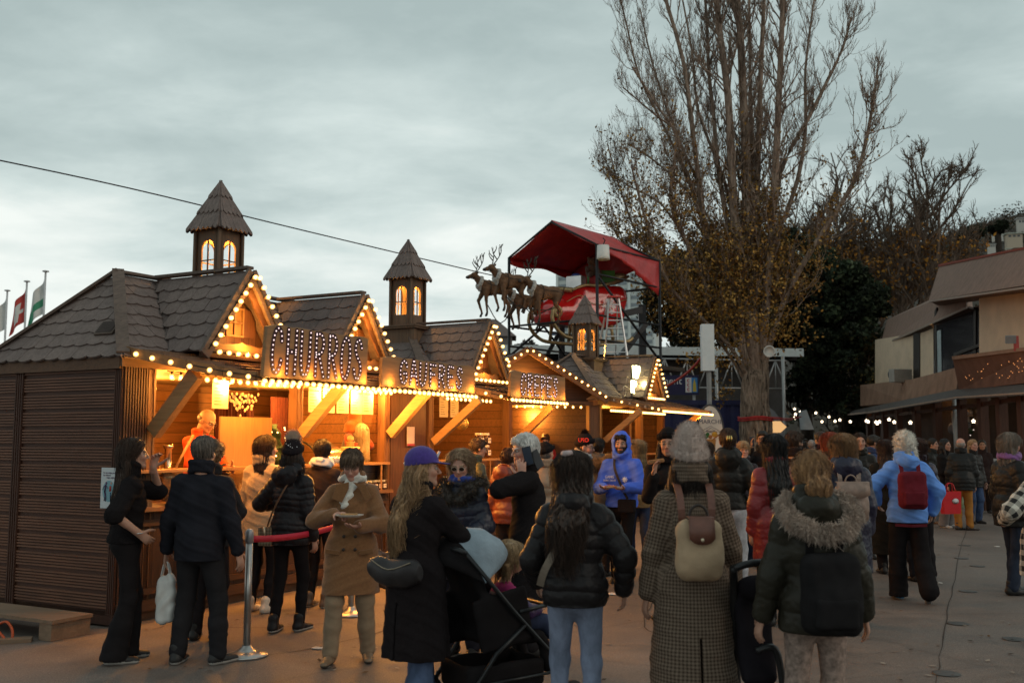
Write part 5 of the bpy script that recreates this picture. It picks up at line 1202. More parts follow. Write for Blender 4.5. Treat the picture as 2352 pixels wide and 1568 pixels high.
# ---- sleigh
def sleigh():
    loc=P(P2,0)*.5+P(P4,0)*.5+o0; loc=dw(1333,735,23.9); loc[2]=dep(1333,762,23.9)[2]
    t=thing('sleigh','shiny red sleigh with gold scrolled runners held up on the scaffold','sleigh',tuple(loc),RAD(122))
    f=SDF((-.75,-1.25,-.05),(.75,1.45,1.35),.018)
    f.cap((0,.75,.42),(0,-.6,.44),.36,.40,.1,(1,0,0),1.35); f.ell((0,.95,.34),(.46,.32,.32),.15); f.cap((0,.3,.72),(0,-.75,.85),.34,.40,.15,(1,0,0),1.3); f.ell((0,-.95,.85),(.5,.26,.36),.15); f.box((0,-.40,.68),(.44,.68,.42),.16,.1)
    f.cap((0,.1,1.08),(0,-.85,1.16),.28,.30,.03,(1,0,0),1.2,op='s'); f.cut((0,0,1.12),(0,.10,1)); f.cut((0,0,.10),(0,0,-1))
    V,Q=f.mesh(); m=M('red_lacquer',(.55,.012,.012),.16,.25,2.,spec=.6,coat=.8); fastmesh('body',V,Q,m,t)
    g=M('aged_gold',(.36,.26,.13),.4,.3,9,metal=.55)
    mb=MB()
    for s in(-1,1): mb.tube(smooth([(s*.44,.55,.92),(s*.47,.2,1.06),(s*.50,-.2,1.08),(s*.52,-.6,1.18),(s*.50,-1.1,1.38)]),.035,8); mb.tube(smooth([(s*.50,.75,.62),(s*.505,.35,.80),(s*.53,.0,.62),(s*.56,-.5,.66),(s*.54,-1.0,.8)]),.010,5)
    mb.tube(smooth([(-.44,.55,.92),(0,.72,.98),(.44,.55,.92)]),.06,8); mb.ell((0,-1.05,1.38),(.48,.16,.14),14,8); mb.build('gold_rim',g,t)
    for s in(-1,1):
        mb=MB(); sp=[(s*.5,1.02+.13*cos(a)*(1-a/14),.36+.14*sin(a)*(1-a/14)) for a in np.linspace(9.5,-.2,22)]
        mb.tube(sp+smooth([(s*.5,1.17,.30),(s*.5,1.12,.08),(s*.5,.9,-.14),(s*.5,.5,-.24),(s*.5,-.9,-.24),(s*.5,-1.2,-.12)])[1:],.045,8); r=mb.build('runner',g,t)
        for y in(.55,.0,-.6): mb=MB(); mb.tube([(s*.42,y,.14),(s*.46,y,.0),(s*.5,y,-.2)],[.06,.035,.045],8); mb.build('strut',g,r)
    mb=MB(); w_=M('snow_white_paint',(.75,.72,.72),.5,.05)
    for s in(1,-1):
        c=np.array([s*.60,-.42,.58])
        for k in range(6):
            a=k*pi/3; d=np.array([0,cos(a),sin(a)]); e=np.array([0,-sin(a),cos(a)]); mb.bar(c,c+d*.2,.02,.02)
            for h_ in(.09,.14): mb.bar(c+d*h_,c+d*(h_+.05)+e*.05,.014,.014); mb.bar(c+d*h_,c+d*(h_+.05)-e*.05,.014,.014)
    mb.build('snowflake',w_,t)
    # load in the sleigh: top-level things
    R=rotm(0,0,RAD(122)); W_=lambda p: tuple(loc+R@np.array(p))
    b=thing('gift_box','red gift box with a green ribbon standing in the sleigh','gift',W_((.08,-.45,1.0)),RAD(140)); mb=MB(); mb.bx(-.2,.2,-.2,.2,0,.38); mb.build('box',M('gift_red',(.35,.03,.03),.4,.2),b,bevel=.01); mb=MB(); mb.bx(-.03,.03,-.205,.205,-.002,.385); mb.bx(-.205,.205,-.03,.03,-.003,.387); mb.build('ribbon',M('gift_green',(.08,.25,.06),.4,.1),b)
    b=thing('gift_box','green gift box leaning behind the red one in the sleigh','gift',W_((.05,-.8,1.25)),RAD(100)); mb=MB(); mb.bx(-.2,.2,-.2,.2,0,.3); mb.build('box',M('gift_green',(.08,.25,.06),.4,.1),b,bevel=.01); mb=MB(); mb.bx(-.04,.04,-.204,.204,.002,.304); mb.build('ribbon',M('gift_blue',(.03,.06,.25),.4,.1),b)
    b=thing('gift_box','silver gift box with a blue bow at the front of the sleigh','gift',W_((.0,.12,.92)),RAD(150)); mb=MB(); mb.bx(-.2,.2,-.14,.14,0,.42); mb.build('box',M('silver_paper',(.55,.55,.55),.2,.1,metal=.6),b,bevel=.01); mb=MB(); mb.ell((0,0,.45),(.12,.06,.05)); mb.build('bow',M('gift_blue',(.03,.06,.25),.4,.1),b)
    b=thing('teddy_bear','brown teddy bear sitting among the gifts in the sleigh','teddy bear',W_((.0,-.35,1.36)),RAD(200)); f=SDF((-.25,-.25,-.05),(.25,.25,.62),.012); f.ell((0,0,.14),(.15,.13,.17),.02); f.ell((0,.01,.38),(.11,.10,.10),.03); f.ell((0,.10,.35),.04,.02)
    for s in(-1,1): f.ell((s*.085,0,.47),.035,.01); f.cap((s*.13,.02,.22),(s*.17,.12,.12),.05,.045,.02); f.cap((s*.08,.08,.04),(s*.12,.2,.04),.055,.06,.02)
    V,Q=f.mesh(); fastmesh('body',V,Q,cloth('fleece',(.10,.055,.03)),b)
sleigh()
# ---- reindeer
def reindeer():
    t=thing('reindeer','x','reindeer',(0,0,0),0,'life size reindeer figures harnessed to the sleigh')
    f=SDF((-.32,-.75,-.02),(.32,1.02,1.62),.016)
    f.ell((0,-.30,.92),(.20,.30,.21),.1); f.ell((0,.10,.90),(.20,.32,.24),.1); f.cap((0,.28,.98),(0,.58,1.24),.15,.09,.08); f.cap((0,.58,1.27),(0,.80,1.20),.085,.05,.04); f.ell((0,.82,1.19),(.05,.06,.048),.02); f.ell((0,.60,1.27),(.085,.10,.09),.03)
    for s in(-1,1):
        f.ell((s*.11,.53,1.33),(.07,.025,.03),.01,rotm(0,-s*.4,0))
        k=(.12 if s>0 else -.05)
        f.cap((s*.11,.25,.82),(s*.12,.30+k,.50),.09,.05,.05); f.cap((s*.12,.30+k,.50),(s*.12,.24+k*.5,.12),.045,.03,.02); f.cap((s*.12,.24+k*.5,.12),(s*.12,.28+k*.5,.02),.03,.04,.01)
        f.cap((s*.11,-.42,.86),(s*.12,-.36-k,.58),.12,.06,.06); f.cap((s*.12,-.36-k,.58),(s*.12,-.52-k,.38),.055,.035,.03); f.cap((s*.12,-.52-k,.38),(s*.12,-.46-k,.10),.033,.028,.02); f.cap((s*.12,-.46-k,.10),(s*.12,-.42-k,.02),.03,.04,.01)
    f.cap((0,-.58,1.0),(0,-.66,.9),.035,.02,.02); f.disp(lambda x,y,z:.006*wob(x,y,z,40),.04)
    V,Q=f.mesh(); z=V[Q].mean(1)[:,2]; yy=V[Q].mean(1)[:,1]; mi=np.where((z<.13)|((yy>.80)),1,0)
    fastmesh('body',V,Q,[M('reindeer_brown',(.13,.068,.036),.85,.35,6,.5,90),M('dark_hoof',(.03,.02,.016),.6,.2)],t,mi=mi)
    for s in(-1,1):
        mb=MB(); L=[[(.04,.56,1.34),(.15,.46,1.52),(.24,.40,1.72),(.26,.46,1.92)],[(.13,.48,1.5),(.14,.58,1.62),(.12,.62,1.7)],[(.2,.43,1.62),(.30,.50,1.74),(.34,.50,1.84)],[(.24,.40,1.74),(.16,.36,1.86),(.17,.34,1.95)],[(.25,.43,1.82),(.32,.38,1.92)]]
        for l in L: mb.tube(smooth([(s*x,y,z) for x,y,z in l]),np.linspace(.018,.009,len(smooth(l))),6)
        for l in L:
            for p in smooth(l)[1::2]: mb.tube([(s*p[0],p[1],p[2]),(s*p[0]+RNG.uniform(-.03,.03),p[1]+RNG.uniform(-.03,.03),p[2]+.03)],.005,4)
        mb.build('antler',M('dark_antler',(.045,.04,.03),.8,.2),t)
    f=SDF((-.25,.1,.7),(.25,.75,1.4),.014); 
    for a in np.linspace(0,2*pi,13)[:-1]:
        f.cap((.155*sin(a),.42-.05*cos(a),1.08+.15*cos(a)-.03),(.155*sin(a+.53),.42-.05*cos(a+.53),1.05+.15*cos(a+.53)),.055,None,.03)
    f.ell((0,.42,.88),(.09,.06,.12),.04); f.disp(lambda x,y,z:.01*wob(x,y,z,60),.04); V,Q=f.mesh(); fastmesh('fur_collar',V,Q,cloth('fleece',(.42,.40,.37)),t)
    mb=MB()
    for s in(-1,1): mb.tube(smooth([(s*.09,.75,1.2),(s*.17,.4,1.12),(s*.215,.1,.98),(s*.21,-.3,.95),(s*.2,-.6,.9)]),.010,5)
    mb.tube([(.22*cos(a),.12,.90+.25*sin(a)) for a in np.linspace(0,2*pi,14)],.012,5); mb.build('harness',M('harness_leather',(.03,.018,.012),.6,.2),t)
    return t
rd=reindeer()
RDP=[(1131,728,22.6,112,'reindeer farthest left with its head raised beside the leader'),(1170,716,21.5,118,'foremost pale brown reindeer with antlers raised above the others'),(1204,757,23.2,112,'dark reindeer half hidden between the two pairs, behind the scaffold pole'),(1250,742,21.7,118,'reindeer right in front of the red sleigh')]
for i,(u,v,Y,a,lb) in enumerate(RDP):
    o=rd if i==0 else dup(rd); o.location=dw(u,v,Y); o.rotation_euler=(0,0,RAD(a)); o['label']=lb; o.scale=(.74,)*3
# reins
mb=MB(); a0=dw(1228,690,21.7); b0=dw(1300,655,23.)
o=thing('reins','thin dark reins running from the reindeer to the sleigh','reins',tuple(a0))
for pts in(([dw(1120,700,22),dw(1150,742,21.8),dw(1190,700,21.6),dw(1228,722,21.7),dw(1270,705,22.3)]),([dw(1140,655,21.6),dw(1185,700,21.5),dw(1250,712,21.6),dw(1282,700,22.4),dw(1296,660,22.9)])): mb.tube([p-a0 for p in smooth(pts)],.012,5)
mb.build('rein',M('harness_leather',(.03,.018,.012),.6,.2),o)
# overhead cable across the sky to the canopy
A0=dw(-80,343,16.); mb=MB(); 
pts=[dw(-80,352,15.),dw(300,433,16.8),dw(700,530,19.),dw(1112,628,22.4),dw(1170,640,23.6)]; mb.tube([p-pts[0] for p in smooth(pts,5)],.012,6)
o=mb.build('overhead_cable',M('dark_cable',(.03,.03,.035),.6,0),loc=tuple(pts[0])); setp(o,'single dark cable crossing the sky down to the reindeer','cable')
# ---- ferry terminal behind
ter=thing('terminal_building','low dark terminal with a white edged flat roof and tube trusses','terminal building',(8,37,0)); t0=np.array([8,37,0.])
zr=4.95; mb=MB(); L=dw(1100,797,35.);Rr=dw(1845,812,36.6); L[2]=Rr[2]=zr
d=unit(Rr-L); n=np.array([-d[1],d[0],0]); ln=np.linalg.norm(Rr-L)
mb.prism([(0,0),(ln,0),(ln,9),(0,9)],L-t0,d,n,.06); mb.build('roof',M('roof_sheet',(.12,.12,.12),.6,.2),ter)
mb=MB(); mb.bar(L-t0-n*.02+[0,0,-.02],Rr-t0-n*.02+[0,0,-.02],.05,.30); mb.build('fascia',M('white_fascia',(.55,.60,.60),.4,.08),ter)
mb=MB(); 
for k in range(9): mb.bar(L-t0+n*(.6+k)+[0,0,-.17],Rr-t0+n*(.6+k)+[0,0,-.17],.08,.16)
mb.build('rafters',BLK(),ter)
wl=dw(1180,900,37.)-t0; wr2=dw(1800,900,38.2)-t0; mb=MB(); wl[2]=wr2[2]=2.35; mb.bar(wl,wr2,.2,4.7); mb.build('wall',M('grey_cladding',(.085,.078,.075),.7,.2,3),ter)
gp=M('galvanised_tube',(.35,.34,.33),.4,.15,metal=.5)
mb=MB(); tz0,tz1=3.35,4.55; a=dw(1500,850,34.6)-t0; b=dw(1806,850,35.6)-t0
A=lambda t,z: np.array([a[0]+(b[0]-a[0])*t,a[1]+(b[1]-a[1])*t,z])
mb.tube([A(0,tz0+.2),A(1,tz0+.2)],.035,6); mb.tube([A(0,tz1),A(1,tz1)],.035,6)
for k in range(6): mb.tube([A(k/6,tz0+.2),A((k+.5)/6,tz1)],.028,6); mb.tube([A((k+.5)/6,tz1),A((k+1)/6,tz0+.2)],.028,6); mb.tube([A((k+.5)/6,tz0+.2),A((k+.5)/6,tz1)],.022,6)
mb.build('roof_truss',gp,ter)
for u in(1646,1800): 
    c=dw(u,900,35.4 if u>1700 else 34.8)-t0; mb=MB(); mb.tube([(c[0],c[1],0),(c[0],c[1],4.7)],.065,8); mb.build('column',gp,ter)
# arched kiosk and lit arrow to the right of the trunk
kk=thing('kiosk','grey arched kiosk with a slanted grey roof panel right of the tree trunk','kiosk',tuple(dw(1785,1010,32)*np.array([1,1,0]))); k0=np.array(kk.location)
mb=MB(); arc=[(-.75,0),(-.75,1.9)]+[(-.75*cos(a) if 0 else .75*cos(pi-a),1.9+.95*sin(a)) for a in np.linspace(0,pi,12)][1:]+[(.75,0)]; mb.prism(arc[::-1],(-.7,0,0),(1,0,0),(0,0,1),1.2); mb.build('shell',M('kiosk_grey',(.25,.25,.26),.5,.15),kk)
mb=MB(); mb.prism([(0,0),(.42,0),(.2,.62),(-.03,.55)],(.55,-.7,2.05),(1,0,0),(0,0,1),.06); mb.build('slanted_panel',M('panel_grey',(.42,.45,.47),.4,.1),kk)
a=dw(1785,980,30.); t=thing('arrow_sign','small lit yellow arrow sign pointing right beside the tree trunk','sign',(a[0],a[1],0)); mb=MB(); mb.tube([(0,.05,0),(0,.05,a[2])],.03,6); mb.build('post',gp,t)
mb=MB(); mb.prism([(-.28,-.17),(.1,-.17),(.28,0),(.1,.17),(-.28,.17)],(0,0,a[2]),(1,0,0),(0,0,1),.05); mb.build('arrow',M('lit_arrow',(.6,.4,.2),.5,0,emit=(1,.55,.22),es=.75),t)
a=dw(1685,1025,30.); t=thing('display_board','bright white lit display panel low in front of the tree trunk','display',(a[0],a[1],0)); mb=MB(); mb.bx(-.4,.4,0,.08,.9,2.0); mb.build('screen',EM('white_screen',(1,.93,.97),1.6),t); mb=MB(); mb.bx(-.43,.43,.081,.14,0,2.03); mb.build('case',BLK(),t)
# ---- direction sign
a=dw(1520,884,33.6); t=thing('direction_sign','dark blue sign with white French lettering and a coat of arms','sign',(a[0],a[1],0)); s0=a[2]
mb=MB(); mb.bx(-1.35,1.25,0,.06,s0-.33,s0+.33); mb.build('panel',M('navy_panel',(.022,.022,.07),.5,.1),t)
wt=M('sign_white',(.65,.65,.65),.5,0)
text('lettering','Débarquement',.34,wt,t,(.68,-.004,s0+.03),(pi/2,0,0),align='RIGHT'); text('lettering','Rond-Point',.22,wt,t,(.18,-.004,s0-.24),(pi/2,0,0),align='RIGHT')
mb=MB(); mb.bx(.80,1.0,-.02,-.001,s0-.25,s0+.25); e=mb.build('emblem_white_half',wt,t); mb=MB(); mb.bx(1.001,1.2,-.02,-.001,s0-.25,s0+.25); mb.build('emblem_blue_half',M('emblem_blue',(.05,.22,.5),.5,.05),t)
mb=MB()
for z in(-.15,0,.15): mb.tube([(.9+.035*cos(q_),-.024,s0+z+.045*sin(q_)) for q_ in np.linspace(.8,5.5,8)],.012,4)
mb.build('emblem_crescents',M('emblem_red',(.5,.03,.04),.5,0),t)
mb=MB(); mb.prism([(-.06,-.22),(.06,-.22),(.05,.02),(0,.22),(-.05,.02)],(1.1,-.024,s0),(1,0,0),(0,0,1),.006); mb.build('emblem_tower',M('emblem_yellow',(.55,.42,.06),.5,0),t)
for x in(-1.2,1.1):
    mb=MB(); mb.tube([(x,.1,0),(x,.1,s0+.3)],.05,6); mb.build('post',gp,t)
# ---- shipping container
a=dw(1500,1010,29.); cn=thing('shipping_container','dark blue corrugated container standing behind the farthest chalet','container',(a[0]+.2,a[1]+1.3,0),RAD(6))
mb=MB(); V=[];n=60; L=6.1
for i in range(n+1):
    x=-L/2+L*i/n; ph=(i%4); y=-1.2+(.04 if ph in(1,2) else 0); V+=[(x,y,.15),(x,y,2.75)]
mb.add(V,[(2*i,2*i+2,2*i+3,2*i+1) for i in range(n)]); mb.bx(-L/2,L/2,-1.1,1.2,.15,2.75); cb_=M('container_blue',(.02,.024,.085),.55,.25,3); mb.build('corrugated_body',cb_,cn)
mb=MB()
for z in(.08,2.82): mb.bx(-L/2-.03,L/2+.03,-1.24,-1.16,z-.07,z+.07)
for x in(-L/2,L/2): mb.bx(x-.06,x+.06,-1.245,-1.13,.0,2.9)
mb.build('frame_rail',cb_,cn)
# ---- market pylon and oval board
a=dw(1627,797,26.); t=thing('pylon_sign','blank white upright box sign on a grey pole','pylon sign',(a[0],a[1],0)); mb=MB(); mb.tube([(.02,.1,0),(.02,.1,a[2]-.5)],.065,10); mb.build('pole',M('grey_pole',(.24,.23,.22),.5,.2),t); mb=MB(); mb.bx(-.17,.16,0,.22,a[2]-.62,a[2]+.61); mb.build('light_box',M('white_box_sign',(.72,.74,.73),.45,.05),t,bevel=.008)
a=dw(1631,940,25.4); t=thing('market_board','pointed oval white board reading MARCHÉ with a painted basket','sign',(a[0],a[1],0)); c0=dep(1631,1000,25.4)[2]
def oval(w,h): return [(w*cos(q_)*(1 if abs(sin(q_))<.7 or 1 else 1),h*(abs(sin(q_))**.9)*(1 if sin(q_)>0 else -1)) for q_ in np.linspace(0,2*pi,33)[:-1]]
mb=MB(); mb.prism(oval(.36,.80),(0,.04,c0),(1,0,0),(0,0,1),.06); mb.build('rim',M('board_rim',(.06,.06,.065),.5,.1),t)
mb=MB(); mb.prism(oval(.31,.75),(0,.0,c0),(1,0,0),(0,0,1),.03); mb.build('board',M('board_white',(.62,.60,.55),.5,.05),t)
dk=M('board_ink',(.05,.06,.10),.6,0)
text('lettering','MARCHÉ',.155,dk,t,(0,-.018,c0+.30),(pi/2,0,0)); text('lettering','Nous',.1,dk,t,(0,-.018,c0-.47),(pi/2,0,0)); text('lettering','vendons',.1,dk,t,(0,-.018,c0-.58),(pi/2,0,0))
mb=MB()
for l in([(-.22,.12),(0,.24),(.22,.12)],[(-.12,.12),(0,.19),(.12,.12),(-.12,.12)],[(-.26,.10),(.26,.10)],[(-.15,.1),(-.15,.0)],[(.15,.1),(.15,0)],[(-.07,0),(-.05,.07),(0,.09),(.05,.07),(.07,0)]):
    mb.tube([(x,-.018,c0+z) for x,z in l],.006,4)
mb.build('hall_drawing',dk,t)
mb=MB(); mb.prism([(-.13,0),(-.11,-.2),(.11,-.2),(.13,0)],(0,-.019,c0-.09),(1,0,0),(0,0,1),.008); mb.build('painted_basket',M('basket_ochre',(.32,.17,.05),.7,.3,30),t)
mb=MB(); mb.ell((-.14,-.02,c0-.02),(.08,.01,.06)); mb.ell((-.08,-.02,c0+.02),(.05,.01,.06)); mb.build('painted_greens',M('painted_green',(.03,.12,.03),.7,.3,20),t)
mb=MB(); mb.ell((.10,-.021,c0+.03),(.075,.01,.07)); mb.build('painted_sunflower',M('painted_yellow',(.45,.26,.03),.7,.3,20),t)
mb=MB(); mb.bar((.05,-.026,c0-.1),(.2,-.026,c0+.02),.04,.03); mb.ell((-.01,-.026,c0-.03),(.05,.01,.05)); mb.build('painted_bread',M('painted_bread',(.32,.14,.05),.7,.2),t)
mb=MB(); mb.prism([(-.035,.05),(-.035,-.02),(0,-.06),(.035,-.02),(.035,.05)],(0,-.020,c0+.58),(1,0,0),(0,0,1),.006); mb.build('painted_crest',M('emblem_blue',(.05,.22,.5),.5,.05),t)
mb=MB(); mb.tube([(-.2,.1,0),(-.2,.1,c0+.2)],.03,6); mb.tube([(.2,.1,0),(.2,.1,c0+.2)],.03,6); mb.build('leg_frame',BLK(),t)
# ================================================================ trees
def leafmat(nm,cols):
    if nm in MATS: return MATS[nm]
    m,nt,b=nodes(nm); at=N(nt,'ShaderNodeAttribute',attribute_name='Col'); nt.links.new(at.outputs[0],b.inputs['Base Color']); b.inputs['Roughness'].default_value=.75; b.inputs['Specular IOR Level'].default_value=.15; MATS[nm]=m; return m
def leaves(name,C,sz,cols,parent,seed=1,mat='leaf_surface'):
    """small bent leaf faces at points C"""
    rg=np.random.default_rng(seed); n=len(C); a=rg.normal(0,1,(n,3)); a/=np.linalg.norm(a,axis=1,keepdims=True); b=np.cross(a,rg.normal(0,1,(n,3))); b/=np.linalg.norm(b,axis=1,keepdims=True)+1e-9
    s=sz*rg.uniform(.6,1.3,(n,1)); k=rg.uniform(.6,.9,(n,1))
    V=np.stack([C-a*s*.5,C+b*s*.42*k,C+a*s*.55,C-b*s*.42*k],1).reshape(-1,3); Q=np.arange(4*n).reshape(-1,4)
    cc=np.array(cols)[rg.integers(0,len(cols),n)]*rg.uniform(.55,1.35,(n,1)); cc=np.repeat(np.concatenate([cc,np.ones((n,1))],1),4,axis=0)
    return fastmesh(name,V,Q,leafmat(mat,0),parent,smooth=False,cols=cc)
class Tree:
    def __init__(t,seed): t.rg=np.random.default_rng(seed); t.P=[];t.R=[];t.tips=[];t.m=6
    def add(t,pts,r0,r1):
        pts=np.array(pts); L=np.concatenate([[0],np.cumsum(np.linalg.norm(np.diff(pts,axis=0),axis=1))]); s=np.linspace(0,L[-1],t.m); P=np.stack([np.interp(s,L,pts[:,k]) for k in range(3)],1); t.P.append(P); t.R.append(np.linspace(r0,r1,t.m)); return P
    def grow(t,p,d,L,r,lev,up=.25,wig=.2,nsub=5,ang=.6,ratio=.55,minr=.004,droop=0.):
        rg=t.rg; d=unit(d); pts=[p]; st=5
        for i in range(st):
            d=unit(d+rg.normal(0,wig,3)+np.array([0,0,up*(1 if lev<9 else 1)])); pts.append(pts[-1]+d*L/st)
        t.add(pts,r,max(r*.45,minr)); t.tips+= [pts[-1],pts[-2],pts[3]] if lev<=1 else []
        if lev<=0: return
        for i in range(nsub):
            f=rg.uniform(.2,1.); k=min(int(f*st),st-1); q=pts[k]+(pts[k+1]-pts[k])*(f*st-k); dd=unit(pts[k+1]-pts[k]); s=unit(np.cross(dd,rg.normal(0,1,3))); a=ang*rg.uniform(.6,1.3)
            t.grow(q,dd*cos(a)+s*sin(a),L*ratio*rg.uniform(.6,1.2)*(1.15-.4*f),max(r*.5,minr),lev-1,up,wig,nsub,ang,ratio,minr)
    def mesh(t,name,mat,parent,o):
        P=np.array(t.P)-o; R=np.array(t.R); V=[];Q=[];n=0
        for lo,hi,k in((.05,9,8),(.016,.05,5),(0,.016,3)):
            m=(R[:,0]>=lo)&(R[:,0]<hi)
            if m.any(): v,q=segtubes(P[m],R[m],k); V.append(v);Q.append(q+n);n+=len(v)
        return fastmesh(name,np.concatenate(V),np.concatenate(Q),mat,parent)
def barkmat(nm,c,l):
    if nm in MATS: return MATS[nm]
    m,nt,b=nodes(nm); n1=noise(nt,coords(nt,'Object',(6,6,1.1)),1.6,6,.7,dist=1.); c_=ramp(nt,n1,[(.38,c),(.5,tuple((x+y)/2 for x,y in zip(c,l))),(.66,l)]); nt.links.new(c_,b.inputs['Base Color']); b.inputs['Roughness'].default_value=.95; b.inputs['Specular IOR Level'].default_value=.1; bumpn(nt,b,n1,1.,.05); MATS[nm]=m; return m
def poplar():
    Yt=28.; b=dw(1738,1010,Yt); b[2]=0; t=thing('poplar_tree','tall many stemmed tree with thin bare twigs and yellow leaves low down','tree',tuple(b))
    T=Tree(3); rg=T.rg
    limbs=[([(1727,858),(1706,800),(1694,685),(1646,606),(1619,527),(1606,422),(1584,246),(1571,149),(1536,22),(1500,-90)],9,-.5),
    ([(1730,850),(1715,760),(1703,659),(1668,497),(1648,373),(1639,264),(1628,167),(1624,66),(1615,-80)],8,.3),
    ([(1733,850),(1715,700),(1690,549),(1681,395),(1672,220),(1655,88),(1646,0),(1635,-100)],13,-.3),
    ([(1738,850),(1725,680),(1716,505),(1714,373),(1707,220),(1701,88),(1694,0),(1690,-120)],15,.0),
    ([(1742,850),(1738,650),(1738,483),(1742,330),(1747,176),(1753,44),(1758,-100)],10,.6),
    ([(1748,850),(1760,680),(1773,527),(1782,373),(1789,220),(1795,88),(1800,-80)],12,-.6),
    ([(1746,850),(1758,720),(1764,593),(1793,395),(1857,272),(1905,176),(1936,110),(1955,40)],7,.4),
    ([(1752,850),(1790,720),(1839,615),(1914,496),(1967,404),(1997,286),(2012,190)],8,-.8),
    ([(1725,865),(1690,780),(1633,685),(1584,571),(1558,518),(1540,439),(1553,316),(1514,250),(1452,154)],6,-1.),
    ([(1619,527),(1611,466),(1567,373),(1553,303),(1505,264),(1430,200)],4,-.7),
    ([(1722,880),(1680,800),(1600,720),(1540,660),(1500,560),(1470,460),(1450,380)],5,-1.4),
    ([(1715,880),(1650,780),(1560,700),(1500,600),(1455,520),(1420,420),(1395,330)],4,.2),([(1640,600),(1590,440),(1530,300),(1470,180),(1440,60),(1420,-20)],4,-.4),([(1606,422),(1550,300),(1500,150),(1470,20)],4,.6),([(1560,700),(1510,640),(1450,580),(1410,530)],3,.0),([(1580,560),(1520,470),(1450,430),(1400,400)],3,.5),([(1735,700),(1728,500),(1725,300),(1722,100),(1720,-80)],7,1.2),([(1700,600),(1665,420),(1605,260),(1590,120),(1560,-40)],5,1.),
    ([(1780,560),(1830,420),(1850,300),(1850,160),(1870,0)],6,1.),([(1700,700),(1640,520),(1560,420),(1490,360),(1440,330)],4,.9)]
    for L,r,dy in limbs:
        k=len(L); pts=[dw(u,v,Yt+dy*i/(k-1)*1.6) for i,(u,v) in enumerate(L)]; P_=np.array(smooth(pts,3)); rr=r*.0122
        for i in range(0,len(P_)-1,3):
            s0,s1=i/len(P_),min(i+3,len(P_)-1)/len(P_); T.add(P_[i:i+4],rr*(1-.62*s0),rr*(1-.62*s1))
        nb=int(len(P_)*3.6)
        for j in range(nb):
            f=rg.uniform(.12,1.)*(len(P_)-1.01); i=int(f); q=P_[i]+(P_[i+1]-P_[i])*(f-i); dd=unit(P_[i+1]-P_[i]); s=unit(np.cross(dd,rg.normal(0,1,3))); a=rg.uniform(.35,.95)
            out=1.0 if r>9 else .85; L2=rg.uniform(.6,1.9)*(1.1-.3*f/len(P_))*out
            T.grow(q,dd*cos(a)+s*sin(a),L2,rr*.17,2,up=.24,wig=.2,nsub=5,ang=.5,ratio=.5,minr=.0032)
    # trunk
    f=SDF((-.85,-.8,-.05),(.85,.8,4.2),.035); top=dw(1736,850,Yt)-b
    f.cap((0,0,-.1),(0,0,.6),.60,.47,.1); f.cap((0,0,.5),(-.03,0,2.1),.46,.42,.1); f.cap((-.03,0,2.0),(top[0]-.06,0,3.4),.42,.33,.1); f.cap((top[0]-.1,0,3.0),(top[0]-.22,0,3.9),.22,.14,.1); f.cap((top[0]+.1,0,3.0),(top[0]+.16,0,3.9),.24,.18,.1)
    for a in range(7): f.cap((.5*cos(a*.9),.5*sin(a*.9),0),(.36*cos(a*.9+.3),.36*sin(a*.9+.3),1.4+.2*(a%3)),.14,.07,.12)
    f.disp(lambda x,y,z:.035*wob(x,y,z*.5,9)+.018*np.sin(np.arctan2(y,x)*17+2*np.sin(z*3))+.012*wob(x,y,z,26),.15)
    V,Q=f.mesh(); bm=barkmat('pale_peeling_bark',(.05,.036,.027),(.38,.29,.22)); tr=fastmesh('trunk',V,Q,bm,t)
    print('poplar twigs',len(T.P)); T.mesh('branches',barkmat('branch_bark',(.14,.10,.075),(.42,.31,.24)),t,b)
    tips=np.array(T.tips); 
    zz=tips[:,2]; pr=np.clip(1.1-(zz-4.5)/7.,.03,1.)**2.2; keep=tips[rg.random(len(tips))<pr*.85]; keep=keep[:26000]
    L=[keep+rg.normal(0,.07,keep.shape)]
    # denser leaf cloud round the lower limbs
    for (u,v,Y,rx,rz,n) in((1600,640,28,1.3,1.3,1500),(1700,600,27.5,1.2,1.5,1900),(1790,640,28,1.0,1.5,1500),(1660,740,27.5,1.2,.9,1500),(1560,720,28.5,1.0,.9,900),(1790,760,27.6,.8,.8,700),(1850,600,28.5,.9,1.1,260),(1520,620,28.5,.8,1.1,350),(1640,830,27.6,.9,.35,300),(1760,480,28,1.2,1.2,500),(1600,830,27.4,.5,.35,110),(1655,900,27.3,.25,.5,90)):
        c=dw(u,v,Y); d=rg.normal(0,1,(n,3)); d/=np.linalg.norm(d,axis=1,keepdims=True); q=c+d*(rg.random((n,1))**.5)*np.array([rx*1.25,1.1,rz]); cl=rg.normal(0,1,(max(n//30,4),3)); base=q[rg.integers(0,n,n//30)]; q=np.concatenate([q[:n//2],base[rg.integers(0,len(base),n//2)]+rg.normal(0,.12,(n//2,3))]); L.append(q)
    leaves('foliage',np.concatenate(L)-b,.095,[(.26,.13,.03),(.34,.18,.04),(.14,.075,.025),(.42,.25,.07),(.09,.06,.022)],t,5)
    # strap
    mb=MB(); 
    for z in(2.28,2.33,2.36): mb.tube([(.47*cos(a)*1.03-.02,.47*sin(a),z+.02*sin(a*3)) for a in np.linspace(0,2*pi,24)],.018,5)
    mb.build('strap',M('red_strap',(.42,.03,.03),.6,.2),t)
    return t,b
pop,popb=poplar()
a=popb+[.4,-.35,2.35]; e=dw(1840,957,30.); mb=MB(); mb.tube([np.zeros(3),(e-a)*.5-[0,0,.05],e-a],.018,5); mb.tube([np.array([0,0,-.04]),(e-a)*.5-[0,0,.1],e-a],.014,5); o=mb.build('red_rope',M('red_strap',(.42,.03,.03),.6,.2),loc=tuple(a)); setp(o,'red strap stretched right from the big tree trunk','strap')
